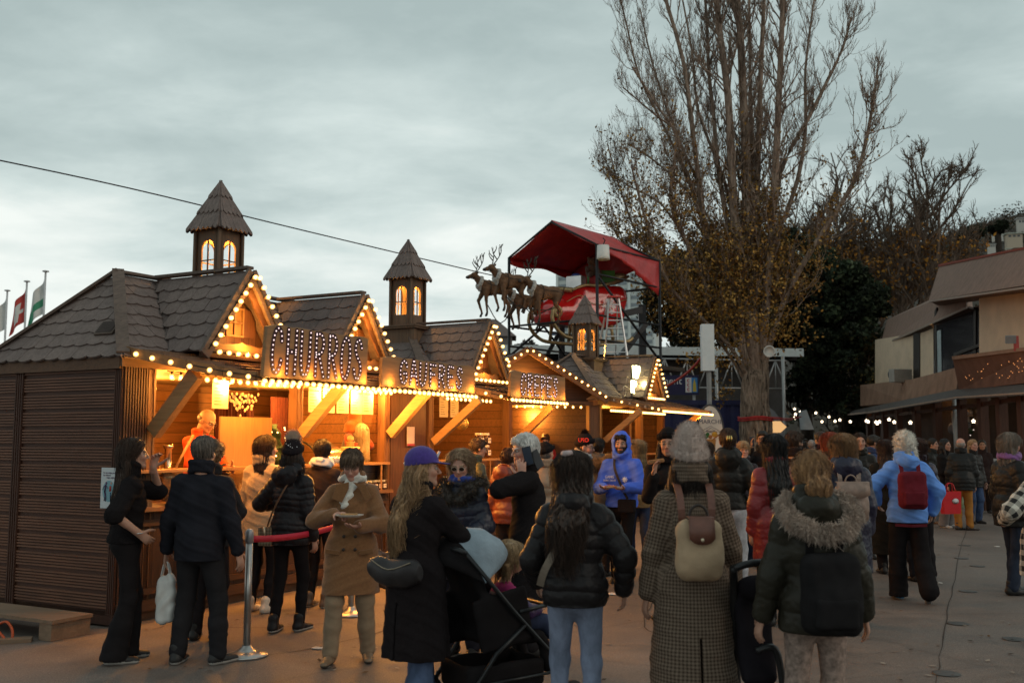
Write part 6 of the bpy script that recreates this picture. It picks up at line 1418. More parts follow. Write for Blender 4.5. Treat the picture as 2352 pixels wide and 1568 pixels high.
a=dw(1612,815,26.); e=dw(1545,880,27.5); e2=dw(1480,905,28.5); o=None
pts=[dw(1618,812,26.3),dw(1585,850,27.),dw(1540,882,27.6),dw(1500,898,28.3)]; mb=MB(); mb.tube([p-pts[0] for p in smooth(pts)],.035,6); o=mb.build('red_cable',M('red_cable',(.40,.05,.035),.6,.2),loc=tuple(pts[0])); setp(o,'thick red cable sagging down left behind the white pylon sign','cable')
a=dw(1766,808,27.2); t=thing('floodlight','white round floodlight strapped to the big tree trunk','floodlight',tuple(a),RAD(-40)); mb=MB(); R=rotm(RAD(90),0,0); mb.lathe([(.06,-.2),(.13,-.17),(.15,.12),(.165,.16),(.13,.16),(.12,.08),(.01,.08)],n=16,R=R@rotm(0,RAD(30),0)); mb.build('housing',M('white_enamel',(.62,.60,.56),.4,.1),t); mb=MB(); mb.tube([(-.12,.1,.08),(-.3,.25,.05)],.03,6); mb.build('bracket',BLK(),t)
def crown(name,label,u,v0,v1,Y,wpx,cols,n,sz,seed,group=None,nb=7,dens=.5,trunk=True,hole=.35):
    """leafy crown built of leaf clumps over a branching frame"""
    rg=np.random.default_rng(seed); b=dw(u,1010,Y); b[2]=0; zt=dep(u,v0,Y)[2]; zb=dep(u,v1,Y)[2]; rx=wpx/2287*Y/2; t=thing(name,label,'tree',tuple(b),0,group); zc=(zt+zb)/2; rz=(zt-zb)/2
    T=Tree(seed); T.add([b,b+[.1,0,zb*.6],b+[0,0,zc]],.3*Y/40,.12*Y/40)
    for i in range(26):
        z=rg.uniform(zb*.7,zt*.85); d=rg.normal(0,1,3); d[2]=abs(d[2])*.5; T.grow(b+np.array([0,0,z]),d,rx*.6,.06,1,up=.08,nsub=4,minr=.012)
    T.mesh('trunk',barkmat('dark_bark',(.02,.016,.013),(.07,.055,.045)),t,b)
    k=nb*10; d=rg.normal(0,1,(k,3)); d/=np.linalg.norm(d,axis=1,keepdims=True); cen=d*(rg.random((k,1))**.4)*np.array([rx*.85,rx*.8,rz*.9])+[0,0,zc]; cr=rg.uniform(.14,.34,k)*rx
    i=rg.integers(0,k,n); d=rg.normal(0,1,(n,3)); d/=np.linalg.norm(d,axis=1,keepdims=True); C=cen[i]+d*(rg.random((n,1))**.3*cr[i][:,None])*np.array([1,1,.75])
    o=leaves('crown',C,sz,cols,t,seed)
    # clump tone
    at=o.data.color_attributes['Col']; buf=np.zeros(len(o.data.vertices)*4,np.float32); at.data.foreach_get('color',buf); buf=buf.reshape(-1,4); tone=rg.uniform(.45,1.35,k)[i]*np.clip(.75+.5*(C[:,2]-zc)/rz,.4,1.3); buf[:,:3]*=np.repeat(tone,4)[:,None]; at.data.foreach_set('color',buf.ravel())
    return t
DG=[(.024,.034,.018),(.034,.046,.022),(.018,.025,.014),(.046,.056,.028)]; BR=[(.055,.036,.014),(.035,.026,.012),(.09,.05,.016),(.03,.028,.014)]
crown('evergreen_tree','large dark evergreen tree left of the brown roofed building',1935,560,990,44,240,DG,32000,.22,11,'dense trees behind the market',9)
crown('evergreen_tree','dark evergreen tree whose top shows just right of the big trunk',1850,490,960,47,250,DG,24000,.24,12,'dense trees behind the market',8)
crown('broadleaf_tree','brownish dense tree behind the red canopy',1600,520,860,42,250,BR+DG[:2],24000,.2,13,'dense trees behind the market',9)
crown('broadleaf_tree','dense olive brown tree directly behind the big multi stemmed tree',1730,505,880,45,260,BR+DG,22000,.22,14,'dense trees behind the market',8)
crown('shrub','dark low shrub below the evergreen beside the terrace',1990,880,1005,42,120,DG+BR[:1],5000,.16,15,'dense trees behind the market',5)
def bare(label,u,v0,Y,hpx,seed,wid,leafn=1500,nst=4,lev=4,name='bare_tree',spread=.62):
    rg=np.random.default_rng(seed); b=dw(u,1010,Y); b[2]=0; H=dep(u,v0,Y)[2]; t=thing(name,label,'tree',tuple(b),0,'bare autumn trees'); T=Tree(seed); fork=H*.32; T.add([b,b+[.1,0,fork*.5],b+[0,0,fork]],H*.018,H*.013)
    for i in range(nst):
        a=2*pi*i/nst+.6; d=np.array([cos(a)*wid,sin(a)*wid*.6,1.]); T.grow(b+[0,0,fork*rg.uniform(.75,1.)],d,H*.50,H*.0075,lev,up=.14,wig=.22,nsub=10,ang=spread,ratio=.46,minr=.008*Y/50)
    T.mesh('trunk',barkmat('brown_bark',(.08,.058,.045),(.22,.16,.12)),t,b); print('bare',len(T.P))
    tips=np.array(T.tips)[:,:]; rg.shuffle(tips); low=tips[tips[:,2]<H*.68]; leaves('foliage',(np.concatenate([low[:leafn],low[:leafn]])+rg.normal(0,.22,(2*len(low[:leafn]),3)))-b,.20,[(.32,.13,.02),(.20,.09,.02),(.38,.18,.03)],t,seed)
bare('wide bare tree with orange leaves at its base above the brown roof',2055,300,52,0,21,.34,1500,8,3)
bare('smaller bare tree between the evergreen and the wide bare one',1975,330,56,0,22,.5,1800,5,3)
# ================================================================ brown roofed building on the right
bd=thing('restaurant_building','two storey cream building with overhanging brown roofs and stucco balcony','building',(14,30,0)); q0=np.array([14,30,0.])
def slab(name,pts,ext,mat,par=None):
    P_=[dw(*p)-q0 for p in pts]; e=np.array(ext,float); k=len(P_); mb=MB(); mb.add(P_+[p+e for p in P_],[tuple(range(k)),tuple(range(2*k-1,k-1,-1))]+[(i,i+k,(i+1)%k+k,(i+1)%k) for i in range(k)]); return mb.build(name,mat,par or bd)
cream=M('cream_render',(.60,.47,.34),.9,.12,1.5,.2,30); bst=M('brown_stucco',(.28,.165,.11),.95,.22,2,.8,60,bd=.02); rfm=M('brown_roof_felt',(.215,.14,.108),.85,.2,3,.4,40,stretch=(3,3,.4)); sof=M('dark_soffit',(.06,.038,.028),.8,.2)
lft=slab('wall',[(2010,890,40),(2112,880,33.5),(2112,764,33.5),(2010,780,40)],(.5,1,0),cream)
slab('wall',[(2112,885,33.4),(2144,880,31.6),(2144,752,31.6),(2112,764,33.4)],(.6,1.6,0),cream)
slab('wall',[(2249,830,25.5),(2400,812,21.5),(2400,640,21.5),(2249,672,25.5)],(1,.6,0),cream)
mb=MB()
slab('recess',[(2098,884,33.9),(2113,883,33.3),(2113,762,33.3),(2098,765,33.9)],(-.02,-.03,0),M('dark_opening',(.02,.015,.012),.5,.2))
gl=M('dark_window_glass',(.025,.025,.03),.12,.3,1.5,spec=.7)
slab('window',[(2144,868,31.0),(2252,842,26.6),(2252,700,26.6),(2144,735,31.0)],(.4,.7,0),gl)
for (u,Y) in((2146,30.85),(2183,29.3),(2190,29.0),(2222,27.8),(2236,27.1),(2250,26.5)):
    slab('window_frame',[(u,870,Y),(u+5,869,Y-.2),(u+5,705,Y-.2),(u,715,Y)],(.1,.12,0),M('dark_frame',(.03,.024,.02),.5,.1))
slab('window_rail',[(2190,818,28.8),(2250,795,26.4),(2250,788,26.4),(2190,811,28.8)],(.05,.08,0),M('dark_frame',(.03,.024,.02),.5,.1))
slab('pale_panel',[(2154,864,30.4),(2163,862,30.1),(2161,757,30.1),(2152,760,30.4)],(.06,.08,0),M('pale_blue_panel',(.30,.38,.40),.4,.1))
# lower roof and its soffit, upper roof
slab('roof',[(2020,800,40.6),(2037,786,38.6),(2220,704,26.8),(2216,660,28.),(2128,692,33.5),(2037,734,40.)],(1.2,2.2,.2),rfm)
slab('gutter',[(2036,790,38.4),(2220,708,26.6),(2220,704,26.6),(2036,786,38.4)],(.06,.08,0),M('pale_gutter',(.28,.22,.18),.5,.1))
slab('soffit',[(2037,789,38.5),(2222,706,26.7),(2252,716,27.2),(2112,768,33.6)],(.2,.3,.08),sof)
slab('roof',[(2133,690,27.5),(2400,648,19.2),(2400,562,20.6),(2157,612,28.8)],(1.5,2.5,.2),rfm)
slab('roof_side',[(2133,690,27.5),(2157,612,28.8),(2175,640,31.),(2150,700,31)],(.3,.3,0),rfm)
slab('ridge_tiles',[(2155,612,28.75),(2402,562,20.5),(2402,557,20.5),(2155,607,28.75)],(.2,.3,0),M('red_ridge_tiles',(.22,.05,.03),.8,.3,20))
slab('gutter',[(2133,694,27.3),(2402,656,19.0),(2402,651,19.0),(2133,690,27.3)],(.05,.08,0),M('pale_gutter',(.28,.22,.18),.5,.1))
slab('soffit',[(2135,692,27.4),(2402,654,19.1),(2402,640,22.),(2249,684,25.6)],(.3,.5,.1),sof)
slab('roof_seam',[(2338,651,21.2),(2340,651,21.1),(2350,580,21.9),(2348,580,22.)],(-.03,-.06,0),M('pale_seam',(.30,.22,.17),.7,.1))
slab('roof_seam',[(2200,708,28.0),(2202,708,27.9),(2208,690,28.2),(2206,690,28.3)],(-.03,-.06,0),M('pale_seam',(.30,.22,.17),.7,.1))
bal=slab('balcony_parapet',[(1976,932,41.),(2083,922,33.),(2197,893,27.),(2203,842,27.),(2093,871,33.),(1976,884,41.)],(.6,.9,0),bst)
slab('balcony_parapet',[(2203,896,26.5),(2402,874,19.4),(2402,797,19.4),(2188,824,25.6)],(.8,.9,0),M('red_brown_stucco',(.165,.08,.052),.95,.22,2,.8,60,bd=.02))
slab('parapet_cap',[(2187,826,25.5),(2404,799,19.3),(2404,791,19.3),(2186,818,25.5)],(.8,.95,0),bst)
cm=M('canopy_slate',(.075,.062,.055),.7,.3,6,.3,20)
slab('canopy_roof',[(1937,952,43.),(2003,945,36.),(2194,912,25.),(2402,898,18.),(2402,872,19.9),(2194,894,27.),(2083,920,33.4),(1960,942,42.)],(.0,.0,-.05),cm)
slab('canopy_edge',[(1937,954,43.),(2003,947,36.),(2194,914,25.),(2402,901,18.),(2402,897,18.),(2194,911,25.),(2003,944,36.),(1937,951,43.)],(.05,.05,0),M('pale_seam',(.30,.22,.17),.7,.1))
# terrace interior
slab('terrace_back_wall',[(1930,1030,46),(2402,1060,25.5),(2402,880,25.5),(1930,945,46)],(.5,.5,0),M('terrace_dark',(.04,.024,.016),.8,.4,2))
rg=random.Random(8)
def canp(t,dz=0,off=0.): # along the canopy edge, t 0 (far) .. 1 (near)
    L=[(1937,43.),(2003,36.),(2194,25.),(2402,18.)]; x=t*3; i=min(int(x),2); f=x-i; a=dw(L[i][0],1010,L[i][1]);b=dw(L[i+1][0],1010,L[i+1][1]); p=a+(b-a)*f; return p+np.array([.4+off,.5+off,0])
for i in range(13):
    p=canp(i/12.5,off=.5)-q0; mb=MB(); mb.bar([p[0],p[1],0],[p[0],p[1],2.95],.2,.2); mb.build('post',wood('terrace_post',(.07,.03,.018),2),bd)
mb=MB()
for i in range(12):
    a,b=canp(i/12.5,off=.5)-q0,canp((i+1)/12.5,off=.5)-q0; mb.bar([a[0],a[1],2.62],[b[0],b[1],2.62],.06,.1)
mb.build('terrace_beam',wood('terrace_post',(.07,.03,.018),2),bd)
lm=EM('terrace_glow',(1,.42,.08),2.2)
mb=MB()
for i in range(240):
    c=(.08+.1*(i%5)) if i%5<4 else rg.random()*.8; p=canp(min(.97,max(0,c*1.2+rg.gauss(0,.016))),off=1.2+rg.random()*1.5)-q0; mb.ell(p+[0,0,rg.uniform(1.3,2.5)],.022,5,4)
o=mb.build('fairy_lights',lm,bd); o['kind']='stuff'
for i,(tt,z,e) in enumerate(((.15,2.3,8),(.3,2.3,12),(.5,2.3,14),(.75,2.4,14))): 
    p=canp(tt,off=1.6); lamp(p+[0,0,z],e,.08,(1,.5,.18))
SHL='lit star lanterns hanging over the far lane'
def starlamp(p,i,lab):
    t=thing('star_lamp',lab,'lantern',tuple(p),0,SHL); mb=MB(); pts=[]
    for k in range(10): r=.065 if k%2==0 else .03; pts.append((r*sin(k*pi/5),r*cos(k*pi/5)))
    mb.prism(pts[::-1],(0,0,0),(1,0,0),(0,0,1),.04); mb.build('star',EM('star_glow',(1,.80,.55),5.),t); mb=MB(); mb.tube([(0,0,.08),(0,0,.5)],.006,4); mb.build('cord',M('black_cable',(.02,.018,.016),.6,0),t)
STP=[(1825,939,40),(1838,946,41),(1874,948,44),(1904,957,43),(1888,968,42),(1918,967,41),(1929,964,40),(1953,968,39),(1990,966,37),(1994,968,36.5),(2012,969,36),(2015,972,35.5),(2020,968,35),(2042,963,34),(2054,969,33),(2091,970,31),(1827,951,38),(1824,960,37),(2236,967,30),(2286,975,29)]
for i,(u,v,Y) in enumerate(STP): starlamp(dw(u,v,Y),i,'small lit star lantern hung over the lane between the evergreen and the terrace')
mb=MB(); rg2=np.random.default_rng(4)
for i in range(110):
    if i<80: u=rg2.uniform(2110,2205); Y=33-(u-2093)/110*6; top=871-(u-2093)*.26; v=rg2.uniform(top+4,top+42)
    else: u=rg2.uniform(2215,2352); Y=25.6-(u-2188)/214*6.2; v=rg2.uniform(835,880)-(u-2215)*.1
    mb.ell(dw(u,v,Y-.12)-q0,.009,5,4)
o=mb.build('wall_fairy_lights',EM('copper_dot',(1,.38,.12),1.3),bd); o['kind']='stuff'
t=thing('air_conditioner','small white air conditioner unit on the balcony against the cream wall','air conditioner',tuple(dw(2070,878,34.)),RAD(15)); mb=MB(); mb.bx(-.38,.34,-.15,.15,0,.45); b=mb.build('case',M('ac_white',(.32,.30,.27),.5,.1),t,bevel=.02); mb=MB(); mb.lathe([(.2,-.16),(.2,-.17),(.01,-.175)],c=(-.2,0,.27),R=rotm(pi/2,0,0)@np.diag([1,1,-1.]) if 0 else rotm(pi/2,0,0),n=16); mb.build('fan_grille',M('ac_grille',(.08,.08,.08),.5,.1),t)
a=dw(2335,806,21.); t=thing('wall_floodlight','small floodlight on a red bracket on the balcony parapet','floodlight',tuple(a)); mb=MB(); mb.bx(-.04,.04,-.04,.04,0,.32); mb.build('bracket',M('red_bracket',(.35,.04,.03),.5,.1),t); mb=MB(); mb.box((-.14,-.05,.24),(.2,.09,.16),rotm(.3,0,-.3)); mb.build('lamp_head',M('grey_lamp',(.2,.2,.2),.4,.1),t)
# ================================================================ far things
def tower_block():
    Y=400.; a=dw(1395,1010,Y); t=thing('apartment_tower','pale high rise apartment block far behind the sleigh','apartment block',(a[0],a[1],0),RAD(-18)); H=dep(1400,622,Y)[2]; wall=M('pale_concrete',(.52,.55,.53),.8,.06)
    W=21.; mb=MB(); mb.bx(-W,W*.95,0,14,0,H); mb.bx(-W*.2,W*.5,3,10,H,H+9); b=mb.build('wall',wall,t)
    wm_=M('far_window',(.22,.25,.27),.4,.2,.3); mb=MB(); bl_=MB()
    rows=int(H/3.); cols=8
    for r in range(max(0,rows-22),rows):
        for c in range(cols):
            x=-W+1.2+c*(2*W-2)/cols; mb.bx(x,x+3.4,-.15,-.02,r*3+1.,r*3+2.4)
    o=mb.build('window_grid',wm_,t); o['kind']='stuff'
    mb=MB()
    for c in range(cols+1): x=-W+.6+c*(2*W-2)/cols; mb.bx(x-.45,x+.45,-.7,-.2,0,H)
    mb.build('pilaster',M('white_concrete',(.62,.66,.64),.8,.04),t)
    mb=MB()
    for r in range(max(0,rows-20),rows,2): mb.bx(-W-3.5,-W-.02,1,6,r*3,r*3+1.2)
    mb.build('blue_balcony',M('balcony_blue',(.10,.16,.28),.6,.2,.2),t)
tower_block()
a=dw(1148,800,120.); t=thing('villa','distant grey villa with a hipped roof left of the scaffold pole','house',(a[0]-1,a[1],0)); mb=MB(); mb.bx(-3.5,2.5,0,5,0,14.2); mb.build('wall',M('villa_wall',(.16,.14,.13),.8,.15),t); mb=MB(); mb.add([(-4,-.5,14.2),(3,-.5,14.2),(3,5.5,14.2),(-4,5.5,14.2),(-1.5,2.5,16.6),(.5,2.5,16.6)],[(0,1,5,4),(1,2,5),(2,3,4,5),(3,0,4)]); mb.build('roof',M('villa_roof',(.13,.10,.09),.8,.15),t)
for i,(u,v) in enumerate(((1205,778),(1222,782),(1190,788),(1166,775),(1262,796))):
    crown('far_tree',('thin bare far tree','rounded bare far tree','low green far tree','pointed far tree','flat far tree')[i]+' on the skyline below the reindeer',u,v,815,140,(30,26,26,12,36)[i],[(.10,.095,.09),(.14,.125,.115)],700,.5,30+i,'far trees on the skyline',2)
def hill():
    rg=np.random.default_rng(6); nx,ny=70,24; V=[]
    prof=[(1500,900),(1800,760),(1900,660),(1990,605),(2100,562),(2200,540),(2260,522),(2352,492),(2500,450),(2900,360)]
    for j in range(ny):
        Y=430+j*22; 
        for i in range(nx):
            u=1500+1400*i/(nx-1); v=np.interp(u,[p[0] for p in prof],[p[1] for p in prof]); top=dep(u,v,430+22*(ny-1))[2]; z=top*(j/(ny-1))**.8; x=dep(u,1010,Y)[0]; V.append((x+rg.normal(0,1.),Y,z+rg.normal(0,2.2)*(j/(ny-1))))
    Q=[(j*nx+i,j*nx+i+1,(j+1)*nx+i+1,(j+1)*nx+i) for j in range(ny-1) for i in range(nx-1)]
    o=fastmesh('hillside',V,Q,M('hillside_scrub',(.055,.045,.035),.95,.45,.03,.0),smooth=True); o['kind']='structure'
    C=[]; V=np.array(V)
    idx=rg.integers(0,len(V),2600); c=V[idx]+rg.normal(0,7,(2600,3))*[1.6,1,.3]; C=(c[:,None,:]+rg.normal(0,2.6,(2600,22,3))*[1,1,.7]+[0,0,2.]).reshape(-1,3)
    o=leaves('hillside_wood',C,2.0,[(.035,.032,.018),(.06,.045,.03),(.085,.07,.06),(.025,.03,.018),(.11,.06,.025)],None,9); o['kind']='stuff'
    for k,(u,v,Y,w_,h_,lab) in enumerate(((2292,520,700,22,16,'white house with a flat roof highest on the hillside'),(2330,535,620,34,13,'long cream villa with an overhanging roof on the hill'),(2278,560,600,16,10,'small white house low on the hillside among trees'),(2345,580,560,26,14,'terraced cream house just above the brown roof'),(2350,500,760,24,16,'house cut by the right edge at the top of the hill'),(2318,570,580,12,10,'narrow cream house between bushes on the hillside'))):
        p=dw(u,v,Y); sc_=Y/2287.; t=thing('hill_house',lab,'house',tuple(p-[0,0,h_*sc_]),RAD(-12),'houses on the hillside'); W=w_*sc_; Hh=h_*sc_
        mb=MB(); mb.bx(-W/2,W/2,0,W*.6,-6,Hh*.85); mb.build('wall',M('hill_wall_%d'%(k%2),((.42,.40,.36),(.40,.33,.25))[k%2],.8,.1),t)
        mb=MB(); mb.bx(-W*.6,W*.6,-W*.12,W*.7,Hh*.851,Hh); mb.build('roof',M('hill_roof_%d'%(k%2),((.30,.30,.29),(.40,.42,.36))[k%2],.7,.1),t)
        for c in range(3):
            mb=MB(); mb.bx(-W*.38+c*W*.28,-W*.22+c*W*.28,-.15,-.01,Hh*.3,Hh*.62); mb.build('window',M('hill_window',(.05,.06,.07),.3,.1),t)
    for k,(u,v,r,lab) in enumerate(((2262,535,34,'broad dark pine on the hill left of the white house'),(2315,520,30,'round dark pine between the hillside villas'),(2238,548,26,'low dark pine leftmost on the ridge'))):
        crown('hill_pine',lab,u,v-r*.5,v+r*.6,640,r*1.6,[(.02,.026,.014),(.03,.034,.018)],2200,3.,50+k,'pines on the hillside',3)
hill()
# ---- flags far left
for i,(u,vt,Y,cols,lab) in enumerate(((105,624,30,0,'green and white flag on the tallest pole at the far left'),(62,647,31.5,1,'red flag with a white cross on the middle pole'),(17,668,33,2,'white and blue flag on the leftmost pole'))):
    p=dw(u,vt,Y); t=thing('flag_pole',lab.replace('flag','flag flying',1),'flag',(p[0],p[1],0),0,'flags beyond the first chalet'); H=p[2]
    mb=MB(); mb.tube([(0,0,0),(0,0,H)],[.05,.03],8); mb.build('pole',M('pale_pole',(.5,.5,.5),.4,.1),t); mb=MB(); mb.lathe([(.03,-.02),(.1,.0),(.09,.03),(.01,.05)],c=(0,0,H)); mb.build('finial',M('pale_pole',(.5,.5,.5),.4,.1),t)
    nu,nv=12,8; V=[];mi=[]; 
    for a in range(nu+1):
        for b in range(nv+1):
            s=a/nu;r=b/nv; V.append((-.04-.36*s-.12*s*r,.10*sin(s*7+r*2),H-.22-.30*s*(1-r)-1.05*r-.35*s*r*.6-.28*s))
    F=[];
    for a in range(nu):
        for b in range(nv):
            s,r=a/nu,b/nv
            if i==0: c=(0 if (r<.38) else (2 if s>.45 or r<.72 else 0))
            elif i==1: c=(0 if (.3<s<.62 and .22<r<.78) or (.38<r<.62 and .12<s<.82) else 1)
            else: c=(3 if s>.55 and r>.3 else 0)
            mi.append(c)
            F.append((a*(nv+1)+b,(a+1)*(nv+1)+b,(a+1)*(nv+1)+b+1,a*(nv+1)+b+1))
    fastmesh('flag',V,F,[M('flag_white',(.60,.60,.57),.8,.05),M('flag_red',(.45,.06,.05),.8,.1),M('flag_green',(.06,.26,.15),.8,.1),M('flag_blue',(.08,.12,.35),.8,.1)],t,mi=mi)
# ---- market stall on the right
st=thing('market_stall','small craft stall with a grey fabric roof and tilted cream awning','market stall',tuple(dw(2290,1010,31)*np.array([1,1,0])),RAD(-12)); s0=np.array(st.location)
R_=rotm(0,0,RAD(12)); sl=lambda u,v,Y: R_@(dw(u,v,Y)-s0)
wp=M('white_tube',(.42,.40,.38),.5,.1)
for a,b in(((2187,948,31),(2206,1132,31)),((2221,948,31.4),(2236,1040,31.4)),((2265,940,30.4),(2288,1130,30.4)),((2275,952,31.2),(2283,1110,31.2)),((2221,946,30.5),(2229,985,30.5))):
    mb=MB(); mb.tube([sl(*a),sl(*b)],.035,6); mb.build('tube_leg',wp,st)
mb=MB(); c=M('cream_canvas',(.30,.22,.17),.9,.15,6,.3,30)
a,b,c1_,d1=sl(2186,945,31),sl(2269,934,30.4),sl(2269,950,30.0),sl(2188,958,30.6)
n=12;V=[]
for i in range(n+1):
    t_=i/n; V+=[a+(b-a)*t_,d1+(c1_-d1)*t_-[0,0,.03*abs(sin(t_*2*pi))]]
mb.add(V,[(2*i,2*i+1,2*i+3,2*i+2) for i in range(n)],0,True); o=mb.build('cream_awning',c,st); sm=o.modifiers.new('s','SOLIDIFY'); sm.thickness=.02
f=SDF((-1.7,-1.6,1.7),(3.2,1.4,2.6),.04); f.box((.7,0,2.12),(1.95,.8,.16),.10); f.disp(lambda x,y,z:.04*wob(x,y,z,6)+.02*wob(x,y,z,15),.1); V,Q=f.mesh(); fastmesh('grey_fabric_roof',V,Q,M('grey_fabric',(.12,.13,.15),.9,.25,5,.5,20),st)
mb=MB(); mb.bx(-.6,2.4,-.75,.6,.0,.72); mb.build('table',wood('stall_wood',(.20,.14,.11),0,plank=.12),st)
f=SDF((-.8,-.95,.1),(2.6,.7,.98),.03); f.box((.9,-.07,.70),(1.55,.72,.08),.05,0); 
for k in range(12): f.cap((-.55+k*.26,-.76,.7),(-.55+k*.26,-.78,.42-.1*(k%3)),.08,.03,.05)
f.disp(lambda x,y,z:.02*wob(x,y,z,25),.08); V,Q=f.mesh(); fastmesh('white_fleece_cover',V,Q,cloth('fleece',(.42,.39,.37)),st)
f=SDF((-1.5,-1.2,1.7),(2.9,-.6,2.3),.03); 
for k in range(15): f.cap((-1.25+k*.26,-.88,1.96+.05*sin(k)),(-1.25+(k+1)*.26,-.88,1.96+.05*sin(k+1)),.08,None,.02)
f.disp(lambda x,y,z:.02*wob(x,y,z,70),.06); V,Q=f.mesh(); fastmesh('fir_garland',V,Q,M('garland_green',(.02,.04,.02),.9,.4,20,1.,60),st)
mb=MB(); r3=random.Random(2)
for k in range(60): mb.ell((r3.uniform(-1.2,2.6),-.98,1.96+r3.uniform(-.1,.08)),.014,5,4)
for k in range(40): mb.ell((r3.choice((-1.2,-.1,1.2))+r3.uniform(-.06,.06),-.9,r3.uniform(.8,1.9)),.014,5,4)
o=mb.build('fairy_lights',EM('cold_fairy',(1,.8,.7),1.6),st); o['kind']='stuff'
GG=[(.45,.25,.12),(.5,.42,.3),(.3,.06,.04),(.4,.3,.1),(.5,.5,.45)]
for k in range(16):
    x=-.4+(k%8)*.36; p=s0+rotm(0,0,RAD(-12))@np.array([x,-.55+(0 if k<8 else .3),.785])
    t=thing('candle_holder' if k%2 else 'ornament','small craft piece on the white fleece of the stall','craft piece',tuple(p),0,'craft pieces crowded on the small stall'); mb=MB(); h_=r3.uniform(.2,.55); mb.lathe([(.05,0),(.055,.02),(.03,.04),(.04,h_*.6),(.05,h_*.8),(.02,h_)],n=10); mb.build('body',M('craft_%d'%(k%5),GG[k%5],.4,.3,20),t)
for (u,v0,Y,lab) in((2191,888,30,'left white pole holding a string of bulbs beside the craft stall'),(2289,865,28,'tall pale metal pole in front of the craft stall')):
    p=dw(u,v0,Y); t=thing('light_pole',lab,'pole',(p[0],p[1],0)); mb=MB(); mb.tube([(0,0,0),(0,0,p[2])],.07,10); mb.build('pole',M('pale_metal',(.42,.46,.47),.4,.1,metal=.2),t); mb=MB(); mb.lathe([(.05,0),(.055,.02),(.01,.03)],c=(0,0,p[2]),n=10); mb.build('cap',M('pale_metal',(.42,.46,.47),.4,.1,metal=.2),t)
def festoon(lab,pts,n):
    P_=smooth([dw(*p) for p in pts],6); t=thing('festoon',lab,'festoon lights',tuple(P_[0])); mb=MB(); mb.tube([p-P_[0] for p in P_],.010,5); mb.build('cable',M('black_cable',(.02,.018,.016),.6,0),t)
    for i in range(n):
        k=int((i+.5)/n*(len(P_)-1)); b=bpy.data.objects.new('bulb',bulb_mesh('off')); COL.objects.link(b); b.parent=t; b.location=P_[k]-P_[0]; b.rotation_euler=(pi,0,0); b.scale=(2.2,)*3
festoon('unlit bulb string sagging from the left pole to the tall pole by the stall',[(2191,893,30),(2215,930,29.5),(2245,935,29),(2275,900,28.5),(2289,868,28)],9)
festoon('unlit bulb string running right from the tall pale pole',[(2289,868,28),(2310,885,27.8),(2352,895,27.5)],3)
